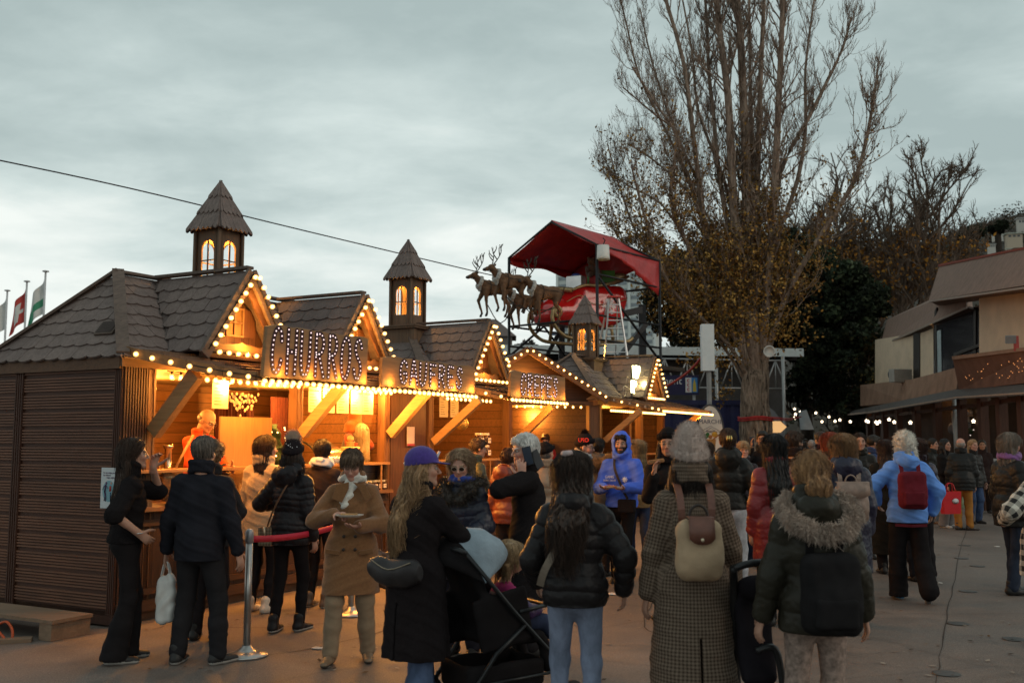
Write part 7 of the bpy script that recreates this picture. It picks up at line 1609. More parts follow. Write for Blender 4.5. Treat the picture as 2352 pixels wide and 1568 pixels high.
# ================================================================ people and what they carry
BLK_=(.012,.011,.012); NAVY=(.014,.015,.028); DRK=(.02,.018,.018)
def HT(v,Y): return 1.73+(1010-v)*Y/2287.
def wp_(root,q):
    a=root.rotation_euler[2]; c,s=cos(a),sin(a); l=root.location; return np.array([l[0]+q[0]*c-q[1]*s,l[1]+q[0]*s+q[1]*c,l[2]+q[2]])
def held(name,label,cat,root,anchor,group=None):
    return thing(name,label,cat,tuple(wp_(root,anchor)),root.rotation_euler[2],group)
def backpack(r,sk,label,c,size=(.15,.08,.20),z=1.20,mat=None,kind='cloth',flap=None,tall=1.,straps=True,pocket=True,band=None,dy=0.,handle=None):
    k=sk.k; th=.03; y=-.20*k-size[1]*.5-dy; a=sk.T(0,y,z); t=held('backpack',label,'backpack',r,a); m=mat or cloth(kind,c)
    f=SDF((-size[0]-.06,-size[1]-.08,-size[2]-.06),(size[0]+.06,size[1]+.06,size[2]+.08),.009); f.box((0,0,0),size,.06); f.ell((0,-.02,-size[2]*.25),(size[0]*.9,size[1]*1.15,size[2]*.6),.05)
    f.disp(lambda x,y,z:.006*wob(x,y,z,24)+.003*wob(x,y,z,60),.05); V,Q=f.mesh(); fastmesh('pack',V,Q,m,t)
    if pocket:
        f=SDF((-size[0],-size[1]-.10,-size[2]),(size[0],.02,size[2]),.009); f.box((0,-size[1]*.98,-size[2]*.42),(size[0]*.74,.035,size[2]*.38),.025); f.disp(lambda x,y,z:.003*wob(x,y,z,40),.04); V,Q=f.mesh(); fastmesh('front_pocket',V,Q,m,t)
    if flap:
        mb=MB(); W=size[0]*flap.get('w',.55); L=size[2]*flap.get('l',.75); y0=-size[1]-.022; top=size[2]
        pts=[(0,top+.012,-size[1]*.2),(0,top+.01,y0+.01),(0,top-L*.4,y0-.006),(0,top-L,y0-.012)]
        V=[];n=len(pts)
        for i,(x,z_,yy) in enumerate(pts):
            for s in np.linspace(-1,1,7): V.append((s*W*(1-.0*i),yy-.004*(1-s*s),z_-(.03*(1-abs(s))**1. if 0 else 0)-(0 if i<n-1 else -.03*abs(s)**3)))
        mb.add(V,[(i*7+j,i*7+j+1,(i+1)*7+j+1,(i+1)*7+j) for i in range(n-1) for j in range(6)],0,True); o=mb.build('flap',flap['mat'],t); s_=o.modifiers.new('s','SOLIDIFY'); s_.thickness=.006
        if flap.get('stud'): mb=MB(); mb.ell((0,y0-.018,top-L+.025),(.011,.006,.011),10,6); mb.build('snap_button',M('pale_brass',(.55,.45,.32),.3,.1,metal=.6),o)
    if straps:
        for s in(-1,1):
            w=.040; p=[a*0+sk.T(s*.075,-.115-th,1.18)-a,sk.T(s*.085,-.15-th,1.36)-a,sk.T(s*.09,-.09,1.462+th*.6)-a,sk.T(s*.095,.02,1.475+th*.5)-a,sk.T(s*.10,.10+th,1.38)-a]
            ribbon('strap',smooth(p,4),w,(flap or {}).get('smat') or m,t,.008,nrm=[(0,-1,0) if q[2]<1.40-a[2] and q[1]<-.02-a[1] else ((0,0,1) if q[1]<.06-a[1] else (0,1,0)) for q in smooth(p,4)])
    if handle: 
        mb=MB(); mb.tube(smooth([(-.055,-.0,size[2]-.01),(-.04,-.0,size[2]+.05),(0,-.0,size[2]+.075),(.04,-.0,size[2]+.05),(.055,-.0,size[2]-.01)]),.008,6); mb.build('handle',handle,t)
    return t
def bagmesh(t,w,d,h,m,name='bag_body',wr=.012,taper=.85,seed=0.,handles=None,hm=None,hl=.16):
    f=SDF((-w-.06,-d-.06,-h-.06),(w+.06,d+.06,.06),.009); f.cap((-w*.6*taper,0,-.04),(w*.6*taper,0,-.04),d*.6,None,.02); f.box((0,0,-h*.55),(w,d,h*.45),min(d,.04),.03); f.disp(lambda x,y,z:wr*wob(x,y,z,22,seed)+wr*.5*np.sin(x*60+4*np.sin(z*14)),.05)
    V,Q=f.mesh(); fastmesh(name,V,Q,m,t)
    if handles is not False:
        for s in(-1,1): 
            mb=MB(); mb.tube(smooth([(-w*.5,s*.012,-.03),(-w*.25,s*.01,hl*.7),(0,0,hl),(w*.25,s*.01,hl*.7),(w*.5,s*.012,-.03)]),.008,6,flat=.6); mb.build('handle',hm or m,t)
def strapline(r,sk,label,pts,w,mat,cat='strap',name='shoulder_strap',nrm=None):
    P_=smooth([sk.T(*p) for p in pts],5); a=P_[0]; t=held(name,label,cat,r,a); 
    return t,a,P_
def phone(r,p,label,R=None,c=(.012,.012,.014)):
    t=held('phone',label,'phone',r,p); mb=MB(); mb.box((0,0,0),(.075,.009,.155),R); mb.build('phone_body',M('phone_case_%d'%(c[2]*999),c,.3,.05),t,bevel=.004); mb=MB(); off=(R if R is not None else np.eye(3))@np.array([0,.0055,0]); mb.box(off,(.066,.001,.14),R); mb.build('screen',M('phone_screen',(.02,.03,.05),.1,0),t); return t
def plate(r,p,label,tilt=0.):
    t=held('paper_plate',label,'plate',r,p); mb=MB(); mb.lathe([(.001,.0),(.07,.0),(.10,.016),(.102,.020),(.07,.006),(.001,.005)],n=18,sx=1.1,sy=.8); mb.build('dish',M('paper_white',(.55,.50,.44),.8,.08),t)
    f=held('crepe','folded '+('crepe on the paper plate of '+label.split(' of ')[-1] if ' of ' in label else 'crepe'),'food',r,np.array(p)+[0,0,.012]); mb=MB(); mb.prism([(-.06,-.05),(.07,-.03),(.05,.05),(-.04,.06)],(0,0,.006),(1,0,0),(0,1,0),.018); mb.build('crepe',M('crepe_brown',(.36,.20,.08),.7,.4,30),f,bevel=.004); return t
def put(u,v,Y,hd,lb,top,legs,hair,**k):
    return person(u,Y,min(max(HT(v,Y)-k.pop('dh',0),1.5),1.92),hd,lb,top,legs,hair,**k)
DK=dict(c=(.016,.015,.017),cut='straight')
WS=(.45,.43,.40)
import time as _t; _T0=_t.time()
def crowd_front():
    # 1 woman in black at the hut corner
    r,sk=put(302,1010,8.05,62,'woman in a sleeveless black fur vest and flared trousers, raising one hand to her face',dict(k='fleece',c=BLK_,hem=.93,th=.03,sleeve=.5,fold=.008,collar=.08),dict(c=BLK_,cut='flare'),dict(st='long',c=(.06,.032,.02),len=.42,n=3000,back=-.03),pose=dict(wrL=(-.10,.19,1.52),poleL=(-.6,.3,-1),wrR=(.24,.05,1.02),poleR=(.5,-1,.0),hdL=(.1,.15,1),curlL=.7,yaw=-6,ftL=(-.08,.06,0),ftR=(.1,-.05,0)),sole=WS)
    t=held('bracelet','thin silver bracelet on the wrist of the woman in the fur vest','bracelet',r,sk.arm['R'][2]); mb=MB(); mb.tube([(.03*cos(a),.03*sin(a),0) for a in np.linspace(0,2*pi,14)],.005,5); mb.build('band',M('aluminium',(.5,.5,.5),.35,.1,metal=.7),t)
    # 2 man in dark jacket
    r,sk=put(467,1010,7.95,12,'man with short greying hair in a black jacket seen from behind',dict(k='cloth',c=(.014,.015,.02),hem=.80,th=.03,fold=.007,waist=1.2,collar=.06),dict(c=(.017,.017,.019),cut='straight'),dict(st='short',c=(.10,.085,.07),c2=(.03,.024,.02),n=1200),sex='m',broad=1,fat=1.08,pose=dict(broad=1.1,wrL=(-.29,.03,.83),wrR=(.29,.05,.83),ftL=(-.14,0,0),ftR=(.15,.05,0),toeR=25),sole=WS) if 0 else person(467,7.95,1.745,12,'man with short greying hair in a black jacket seen from behind',dict(k='cloth',c=(.014,.015,.02),hem=.80,th=.03,fold=.007,waist=1.2,collar=.06),dict(c=(.017,.017,.019),cut='straight'),dict(st='short',c=(.20,.16,.13),c2=(.05,.04,.032),n=1600),sex='m',fat=1.08,pose=dict(broad=1.12,wrL=(-.31,.03,.83),wrR=(.31,.05,.83),ftL=(-.15,0,0),ftR=(.17,.05,0),toeR=25),sole=WS)
    b=held('plastic_bag','white plastic carrier bag hanging from the left hand of the man in the black jacket','bag',r,sk.arm['L'][2]+[0,.0,-.17]); bagmesh(b,.075,.045,.40,M('white_plastic',(.58,.56,.53),.5,.1),taper=.5,hl=.08)
    person(487,8.9,1.70,5,'person with curly light brown hair at the churros counter',dict(k='cloth',c=(.02,.02,.022),hem=.82,th=.026),DK,dict(st='curly',c=(.30,.17,.08),c2=(.11,.06,.03),vol=.026,n=1500),pose=dict(wrL=(-.16,.30,1.12),wrR=(.16,.30,1.12)))
    # 5 cream coat
    r,sk=person(608,10.3,1.76,25,'woman in a cream teddy coat with long dark hair and white trainers',dict(k='fleece',c=(.42,.29,.17),hem=.72,th=.045,fold=.006,flare=.02),dict(c=BLK_,cut='slim'),dict(st='long',c=(.035,.018,.012),len=.20),pose=dict(wrL=(-.12,.25,1.15),wrR=(.15,.22,1.12),yaw=-25),shoe=(.52,.46,.38),sole=(.5,.45,.4))
    # 6 pompom beanie
    r,sk=person(672,9.3,1.70,18,'woman in a black quilted coat and studded pompom hat with a crossbody strap',dict(k='puffer',c=(.014,.013,.015),hem=.80,th=.034,per=.058,amp=.009,hood='down'),dict(c=BLK_,cut='slim'),dict(st='bob',c=(.04,.022,.014),len=.16,back=.0),hat=dict(t='beanie',c=(.014,.012,.014),pom=(.46,.33,.24),pomr=.055,studs=1),pose=dict(wrL=(-.20,.20,1.16),poleL=(-.8,-.6,-.4),yaw=20,ftL=(-.08,-.1,0),ftR=(.1,.06,0)),shoe=BLK_,sole=(.55,.52,.48))
    phone(r,sk.arm['L'][2]+sk.T(0,0,0)*0+[0,.03,.09],'blue cased phone held up by the woman in the pompom hat',rotm(.3,0,.4),(.08,.14,.3))
    p=[sk.T(.09,-.13,1.45),sk.T(.0,-.175,1.28),sk.T(-.10,-.17,1.10),sk.T(-.19,-.10,.97)]; a=p[-1]; t=held('handbag','small patterned handbag on a thin brown strap behind the pompom hat woman','handbag',r,a); ribbon('strap',[q-a for q in smooth(p,5)],.014,M('tan_strap',(.14,.07,.035),.6,.1),t,.006); mb=MB(); mb.box((0,-.02,-.09),(.14,.06,.17)); mb.build('pouch',checkmat('monogram',(.16,.11,.07),(.32,.25,.17),.03,'obj'),t,bevel=.01); mb=MB(); mb.tube([(0,-.055,.0),(.01,-.06,-.1)],.012,6); mb.build('charm',M('pale_brass',(.55,.45,.32),.3,.1,metal=.6),t)
    # 7 white hood
    person(740,10.6,1.72,22,'young man in a dark jacket with a white sweatshirt hood over his collar',dict(k='cloth',c=(.022,.017,.018),hem=.84,th=.028,collar=.02),dict(c=BLK_,cut='slim'),dict(st='short',c=(.03,.018,.012)),sex='m',pose=dict(wrL=(-.15,.28,1.1),wrR=(.2,.22,1.05),yaw=25),shoe=(.09,.06,.04),sole=(.4,.36,.3),
       scarf=dict(c=(.55,.55,.56),k='cloth',r=.045,h=1.2))
    # 8 brown coat
    r,sk=person(812,8.05,1.66,178,'woman in a brown double breasted coat and white scarf looking down at her crepe',dict(k='wool',c=(.19,.088,.036),hem=.56,th=.03,flare=.035,open=1,collar=.05,fold=.006,slit=0),dict(c=(.24,.17,.11),cut='straight'),dict(st='fringe',c=(.16,.10,.06),c2=(.05,.03,.02),n=1500),skin='pink',pose=dict(wrR=(.10,.25,1.22),wrL=(-.08,.27,1.12),poleR=(1,-.5,-.5),poleL=(-1,-.5,-.5),pitch=24,ftL=(-.14,-.02,0),ftR=(.15,.16,0),hdL=(.5,.8,.1),pnL=(0,0,1),hdR=(-.6,.6,.1),pnR=(0,0,-1),curlR=.8,curlL=.2,closed=1,lean=.03),scarf=dict(c=(.60,.58,.52),tail=1,r=.03),shoe=(.19,.12,.07),sole=(.06,.045,.035),vox=.0058)
    plate(r,np.array([-.02,.36,1.145]),'paper plate in the hands of the woman in the brown coat')
    for x in(-.045,.045):
        for z in(.98,.88): mb=MB(); mb.ell((x,.155+(.98-z)*.08,z),(.014,.006,.014),10,6); mb.build('button',M('dark_button',(.03,.018,.012),.4,0),r)
    mb=MB(); mb.prism([(0,0),(.10,-.02),(.13,-.13),(.05,-.16),(0,-.05)],(.015,.125,1.40),(1,0,0),(0,-.15,1),.012); mb.prism([(0,0),(-.05,-.05),(-.11,-.16),(-.15,-.12),(-.10,-.02)],(-.015,.125,1.40),(1,0,0),(0,-.15,1),.012); mb.build('lapel',cloth('wool',(.17,.078,.03)),r,bevel=.004)
    mb=MB(); mb.box((-.13,.155,.86),(.11,.012,.035),rotm(0,.15,0)); mb.box((.13,.155,.86),(.11,.012,.035),rotm(0,-.15,0)); mb.build('pocket_flap',cloth('wool',(.17,.078,.03)),r,bevel=.004)
    p=[sk.T(-.12,.10,1.40),sk.T(-.13,.02,1.45),sk.T(-.17,-.10,1.38),sk.T(-.23,-.10,1.05),sk.T(-.25,-.04,.90)]; a=p[-1]; t=held('shoulder_bag','soft brown leather bag hanging at the hip of the woman in the brown coat','handbag',r,a); ribbon('strap',[q-a for q in smooth(p,5)],.02,cloth('leather',(.10,.045,.025)),t,.006,nrm=[(-1,0,.3)]*21); bagmesh(t,.12,.06,.30,cloth('leather',(.10,.045,.025)),handles=False,taper=.8)
    # 9 purple cap
    r,sk=person(958,6.35,1.66,38,'woman in a purple baseball cap with long wavy blonde hair pushing the pushchair',dict(k='wool',c=(.013,.011,.012),hem=.42,th=.03,flare=.05,fold=.006,slit=1,longfold=1),dict(c=(.06,.085,.15),k='denim',cut='flare'),dict(st='wavy',c=(.40,.24,.12),c2=(.14,.075,.035),len=.42,back=-.10,vol=.02,n=3800,front=1),hat=dict(t='cap',c=(.055,.032,.20)),pose=dict(wrR=(.20,.42,1.02),wrL=(-.16,.42,1.02),poleR=(1,-1,-.6),ftL=(-.12,.24,0),ftR=(.12,-.10,0),heelR=.3,yaw=-42,lean=.05),shoe=BLK_)
    mb=MB(); mb.box(sk.h(0,.098,.098),(.05,.012,.04),sk.R@rotm(-.4,0,0)); mb.build('cap_badge',M('badge_white',(.55,.55,.6),.6,.05),r); mb=MB(); mb.tube([sk.h(-.06,-.09,.045),sk.h(0,-.124,.04),sk.h(.06,-.09,.045)],.009,5); mb.build('cap_strap',M('badge_white',(.55,.55,.6),.6,.05),r)
    t=held('waist_bag','black leather crescent bag slung across the back of the purple cap woman','bag',r,sk.T(.0,-.20,1.02)); f=SDF((-.22,-.1,-.18),(.22,.1,.14),.009); 
    for i in range(8):
        x0=-.16+.32*i/8;x1=x0+.04; f.cap((x0,0,-.05+.5*x0*x0*2),(x1,0,-.05+.5*x1*x1*2),.065,None,.04,(0,1,0),.7)
    f.disp(lambda x,y,z:.006*wob(x,y,z,30),.04); V,Q=f.mesh(); fastmesh('bag_body',V,Q,cloth('leather',(.02,.018,.019)),t); mb=MB(); mb.tube(smooth([(-.17,-.045,.03),(0,-.06,-.02),(.17,-.045,.03)]),.004,5); mb.build('zip',M('brass_zip',(.25,.2,.14),.4,.1,metal=.6),t)
    # 10 sunglasses woman
    r,sk=person(1062,8.25,1.64,205,'fair haired woman in sunglasses and a navy quilted coat with a dark fur collar',dict(k='puffer',c=(.018,.02,.036),hem=.66,th=.036,per=.085,amp=.009),dict(c=(.014,.014,.02),cut='straight'),dict(st='bob',c=(.42,.28,.17),c2=(.16,.10,.06),len=.08,vol=.02,n=1500),skin='pink',glasses=dict(dark=1,c=(.5,.4,.3)),pose=dict(yaw=14,pitch=16,wrL=(-.15,.22,1.05)),scarf=dict(c=(.03,.06,.30)))
    furtrim(r,sk,[(-.06,.14,1.34),(-.13,.08,1.42),(-.15,-.04,1.46),(-.08,-.14,1.46),(.06,-.15,1.46),(.15,-.06,1.46),(.14,.08,1.42),(.07,.14,1.34)],.05,(.06,.045,.035),2600)
    # 12 white haired man with phone
    r,sk=person(1212,8.3,1.76,-92+0,'white haired elderly man in a black coat holding a phone to his ear',dict(k='wool',c=(.012,.011,.012),hem=.45,th=.035,flare=.04),DK,dict(st='short',c=(.86,.84,.80),c2=(.55,.53,.50),vol=.022,n=1600),skin='pink',sex='m',pose=dict(broad=1.05,wrL=(-.17,.05,1.42),poleL=(-.5,-.1,-1),hdL=(.12,.10,1),pnL=(1,-.2,.0),thL=(0,1,0),curlL=.45,yaw=24,pitch=4),vox=.0058)
    phone(r,np.array([-.135,.005,1.60]),'black phone in an open flip case at the ear of the white haired man',rotm(0,.25,1.2)); 
    t=held('phone_cover','grey flap of the phone case hanging behind the old man','phone case',r,np.array([-.17,-.07,1.575])); mb=MB(); mb.box((0,0,0),(.075,.006,.155),rotm(0,.5,.9)); mb.build('cover',M('phone_cover_grey',(.06,.055,.055),.5,.1),t,bevel=.003)
    mb=MB(); mb.tube([(.0,0,0)]*2 if 0 else [(-.06,.10,1.32),(-.1,.0,1.50),(-.02,-.1,1.50)],.02,6) if 0 else None
    # 15 long brown hair, black puffer, jeans
    r,sk=person(1318,5.85,1.64,8,'woman in a short black puffer jacket and pale jeans with long brown hair',dict(k='puffer',c=(.013,.012,.013),hem=.84,th=.034,per=.085,amp=.010,hood='down',hoodsz=.8),dict(c=(.17,.20,.28),k='denim',cut='slim'),dict(st='wavy',c=(.055,.03,.02),c2=(.02,.012,.008),len=.34,back=-.15,vol=.02,n=4200),pose=dict(yaw=-12,wrR=(.30,.08,.92),poleR=(1,-.8,0),wrL=(-.25,.14,.95),tilt=-6,ftL=(-.1,.05,0),ftR=(.1,-.02,0)),fat=1.02)
    mb=MB(); mb.tube([sk.h(-.03,-.08,.135),sk.h(.0,-.10,.13),sk.h(.03,-.08,.135)],[.016,.02,.016],8); mb.build('hair_scrunchie',M('scrunchie',(.42,.33,.32),.8,.3,30),r)
    p=[sk.T(.07,-.16,1.36),sk.T(-.06,-.215,1.24),sk.T(-.16,-.20,1.08),sk.T(-.20,-.13,.97)]; a=p[0]; t=held('crossbody_strap','wide beige bag strap across the back of the black puffer jacket','strap',r,a); ribbon('strap',[q-a for q in smooth(p,5)],.042,M('beige_webbing',(.20,.16,.125),.8,.15,40),t,.006)
    # 24 knit hat and check coat
    cm_=checkmat('check_wool',(.065,.045,.032),(.19,.14,.105),.020)
    r,sk=person(1584,5.75,1.735,0,'woman in a grey fluffy knit hat and long brown checked coat seen from behind',dict(mat=cm_,c=(0,0,0),k='wool',hem=.30,th=.028,flare=.07,collar=.09,fold=.006,slit=1,name='coat'),dict(c=BLK_,cut='straight'),dict(st='bob',c=(.03,.017,.012),len=.12,back=.03,n=1500,front=1),hat=dict(t='beanie',c=(.46,.35,.30),k='fleece',high=.045,vol=.018,fuzz=4500,low=1),pose=dict(wrR=(.27,.12,.88),wrL=(-.25,.06,.86),yaw=2),fat=1.0,vox=.0065)
    tanm=cloth('leather',(.13,.05,.032)); canv=M('sand_canvas',(.40,.28,.175),.8,.12,7,.3,60,bd=.01)
    backpack(r,sk,'sand coloured canvas backpack with a brown leather flap on the checked coat',None,size=(.125,.07,.165),z=1.145,mat=canv,pocket=False,flap=dict(mat=tanm,w=.55,l=.78,stud=1,smat=tanm),handle=M('dark_handle',(.03,.02,.016),.5,.1))
    # 30 parka
    r,sk=person(1862,5.25,1.655,-2,'woman in a dark green parka with a wide fur trimmed hood seen from behind',dict(k='puffer',c=(.020,.019,.014),hem=.80,th=.038,per=.13,amp=.008,collar=.07,hood='down',hoodsz=.9,fold=.008),dict(c=(.20,.14,.115),cut='slim',mat=M('snake_print',(.24,.175,.145),.8,.5,34,.3,90)),dict(st='pony',c=(.46,.25,.11),c2=(.12,.06,.03),len=.10,vol=.010,n=4500),pose=dict(wrR=(.31,.06,.80),wrL=(-.29,.05,.84),poleR=(.6,-1,0)),fat=1.04,vox=.0065)
    furtrim(r,sk,[(-.13,.02,1.51),(-.175,-.06,1.47),(-.165,-.15,1.41),(-.10,-.21,1.355),(0,-.235,1.335),(.10,-.21,1.355),(.165,-.15,1.41),(.175,-.06,1.48),(.13,.02,1.52)],.027,(.62,.48,.39),9000,L=.030,vx=.008)
    backpack(r,sk,'black fabric backpack worn over the dark green parka',(.012,.012,.013),size=(.145,.075,.20),z=1.03,dy=.02)
    # 22 beanie man with glasses
    r,sk=person(1535,9.9,1.81,205,'man in a black beanie and round glasses eating a slice, long dark hair',dict(k='cloth',c=(.013,.012,.013),hem=.80,th=.03),DK,dict(st='long',c=(.035,.02,.014),len=.22,vol=.008,front=1),skin='light',sex='m',hat=dict(t='beanie',c=(.012,.011,.012),high=.01),glasses=dict(c=(.35,.25,.15)),beard=dict(c=(.05,.03,.02),a=.55),pose=dict(wrR=(.06,.28,1.34),poleR=(.3,-.2,-1),hdR=(-.2,.3,1),yaw=10),vox=.0065)
    t=held('waffle','folded brown waffle slice in the hand of the man in the black beanie','food',r,sk.arm['R'][2]+[-.03,.03,.14]); mb=MB(); mb.box((0,0,0),(.16,.05,.04),rotm(0,.15,.3)); mb.build('slice',M('waffle',(.28,.13,.05),.8,.5,60,.8,60),t,bevel=.012)
    # 20 blue hoodie
    r,sk=person(1427,12.2,1.80,205,'smiling bearded man in a bright blue hoodie with the hood up holding a plate',dict(k='cloth',c=(.07,.14,.62),hem=.90,th=.035,hood='up',fold=.008,collar=.05),dict(c=(.012,.011,.012),cut='slim'),dict(st='short',c=(.02,.014,.01),n=0,vol=.006),skin='light',sex='m',beard=dict(c=(.03,.018,.012),full=1),pose=dict(wrR=(.10,.30,1.13),wrL=(-.13,.30,1.13),poleR=(1,-1,-.5),poleL=(-1,-1,-.5),yaw=12,pnR=(0,0,1),pnL=(0,0,1),ftL=(-.06,.06,0),ftR=(.14,-.1,0),heelR=.4),vox=.0068)
    plate(r,np.array([.0,.38,1.165]),'paper plate in the hands of the man in the blue hoodie')
    mb=MB(); c=np.array([-.09,.152,1.26])
    for k in range(4): a=k*pi/4; mb.bar(c+np.array([-.035*cos(a),0,-.035*sin(a)]),c+np.array([.035*cos(a),0,.035*sin(a)]),.008,.010)
    mb.ell(c,(.022,.01,.022),10,6); mb.build('printed_star',M('print_white',(.62,.62,.66),.7,0),r)
    text('printed_lettering','GANG',.050,M('print_white',(.62,.62,.66),.7,0),r,(.10,.158,1.272),(pi/2,0,pi),sx=.8); text('printed_lettering','DONT DO IT',.034,M('print_white',(.62,.62,.66),.7,0),r,(.10,.160,1.235),(pi/2,0,pi),sx=.8)
    p=[sk.T(.07,.05,1.46),sk.T(.03,.155,1.34),sk.T(-.05,.165,1.15),sk.T(-.12,.15,1.0)]; a=p[-1]; t=held('crossbody_bag','black crossbody bag worn in front of the blue hoodie','bag',r,a); ribbon('strap',[q-a for q in smooth(p,5)],.03,M('black_webbing',BLK_,.7,0),t,.006); mb=MB(); mb.box((0,.03,-.08),(.22,.07,.16)); mb.build('bag_body',cloth('cloth',(.014,.013,.015)),t,bevel=.02)
    # 37 blue jacket woman
    r,sk=person(2078,11.,1.79,8,'woman with curly white hair in a light blue hooded rain jacket, one foot lifted',dict(k='cloth',c=(.13,.28,.68),hem=.82,th=.042,hood='down',fold=.010,waist=1.15,hoodsz=.8),dict(c=BLK_,cut='wide'),dict(st='bob',c=(.80,.76,.68),c2=(.45,.41,.35),len=.06,vol=.032,curly=1,n=2200,back=.0),pose=dict(wrR=(.28,.10,.92),wrL=(-.28,.12,1.02),poleR=(1,-.5,0),poleL=(-1,-.7,.2),ftL=(-.10,.12,0),ftR=(.12,-.22,.08),heelR=.7),shoe=(.03,.14,.26),sole=(.2,.2,.2),fat=1.05)
    backpack(r,sk,'dark red square backpack on the light blue rain jacket',(.12,.012,.02),size=(.145,.075,.20),z=1.17,kind='cloth')
    ribbon('jacket_hem_lining',[sk.T(-.16,-.13,.80),sk.T(0,-.165,.795),sk.T(.16,-.13,.80)],.03,cloth('cloth',(.10,.012,.02)),r,.01)
    # 25 black glossy puffer, gold clip
    r,sk=person(1672,11.1,1.84,10,'woman in a glossy black puffer and white jeans with a gold claw in her hair',dict(k='puffer',c=(.014,.014,.013),hem=.93,th=.045,per=.10,amp=.012,hood='down'),dict(c=(.52,.54,.58),k='denim',cut='straight'),dict(st='bun',c=(.06,.03,.018),clip=M('gold_claw',(.6,.45,.15),.3,.1,metal=.6)),pose=dict(ftR=(.12,.16,0),ftL=(-.1,-.15,.03),heelL=.5,wrR=(.3,.1,.95)),shoe=(.5,.5,.5),sole=WS)
    # 28 red puffer, black hair
    person(1778,9.6,1.76,-6,'woman in a dark red puffer coat with very long straight black hair',dict(k='puffer',c=(.17,.014,.016),hem=.55,th=.038,per=.10,amp=.009),DK,dict(st='long',c=(.012,.010,.010),len=.42,back=-.07,vol=.018,n=2000),pose=dict(wrR=(.3,.05,.9)))
    # 32 beige backpack woman
    r,sk=person(1938,9.6,1.765,6,'woman in a long navy coat with wavy light brown hair and sunglasses on her head',dict(k='puffer',c=(.016,.015,.034),hem=.48,th=.04,per=.14,amp=.005,hood='down',flare=.02),DK,dict(st='wavy',c=(.34,.18,.075),c2=(.11,.055,.03),len=.12,vol=.022,n=2000,back=-.02),pose=dict(wrL=(-.27,.1,.95)))
    mt=cloth('leather',(.23,.155,.12)); backpack(r,sk,'taupe leather backpack with a top handle on the navy coat',None,size=(.15,.07,.18),z=1.14,mat=mt,flap=dict(mat=mt,w=.98,l=.75,smat=mt),handle=mt,pocket=False)
    # 42 purple scarf woman
    r,sk=person(2316,11.5,1.79,75,'grey haired woman in a black puffer and purple scarf walking right',dict(k='puffer',c=(.014,.014,.013),hem=.74,th=.045,per=.09,amp=.009),dict(c=(.022,.028,.045),k='denim',cut='straight'),dict(st='bob',c=(.26,.21,.17),c2=(.10,.08,.06),len=.14,vol=.02,n=1800),skin='pink',pose=dict(wrR=(.14,.2,1.15),ftL=(-.1,.1,0),ftR=(.1,-.1,0)),scarf=dict(c=(.20,.085,.24),tail=1,r=.045))
    t=held('shoulder_bag','small black shoulder bag at the hip of the woman with the purple scarf','handbag',r,sk.T(.27,-.05,1.02)); bagmesh(t,.11,.05,.20,cloth('leather',BLK_),handles=False); mb=MB(); mb.tube(smooth([(-.1,0,-.02),(-.12,.0,.25),(-.1,0,.46)]),.008,5); mb.build('strap',cloth('leather',BLK_),t)
    # 43 plaid shirt at the edge
    person(2388,8.6,1.66,-20,'person in a black and white checked overshirt cut off by the right edge',dict(mat=checkmat('buffalo_check',(.03,.03,.03),(.62,.58,.50),.09),c=(0,0,0),hem=.62,th=.04,name='overshirt'),dict(c=(.03,.04,.07),k='denim',cut='straight'),dict(st='short',c=(.05,.03,.02)),pose=dict(wrL=(-.24,.22,1.10),poleL=(-1,-.6,-.2)))
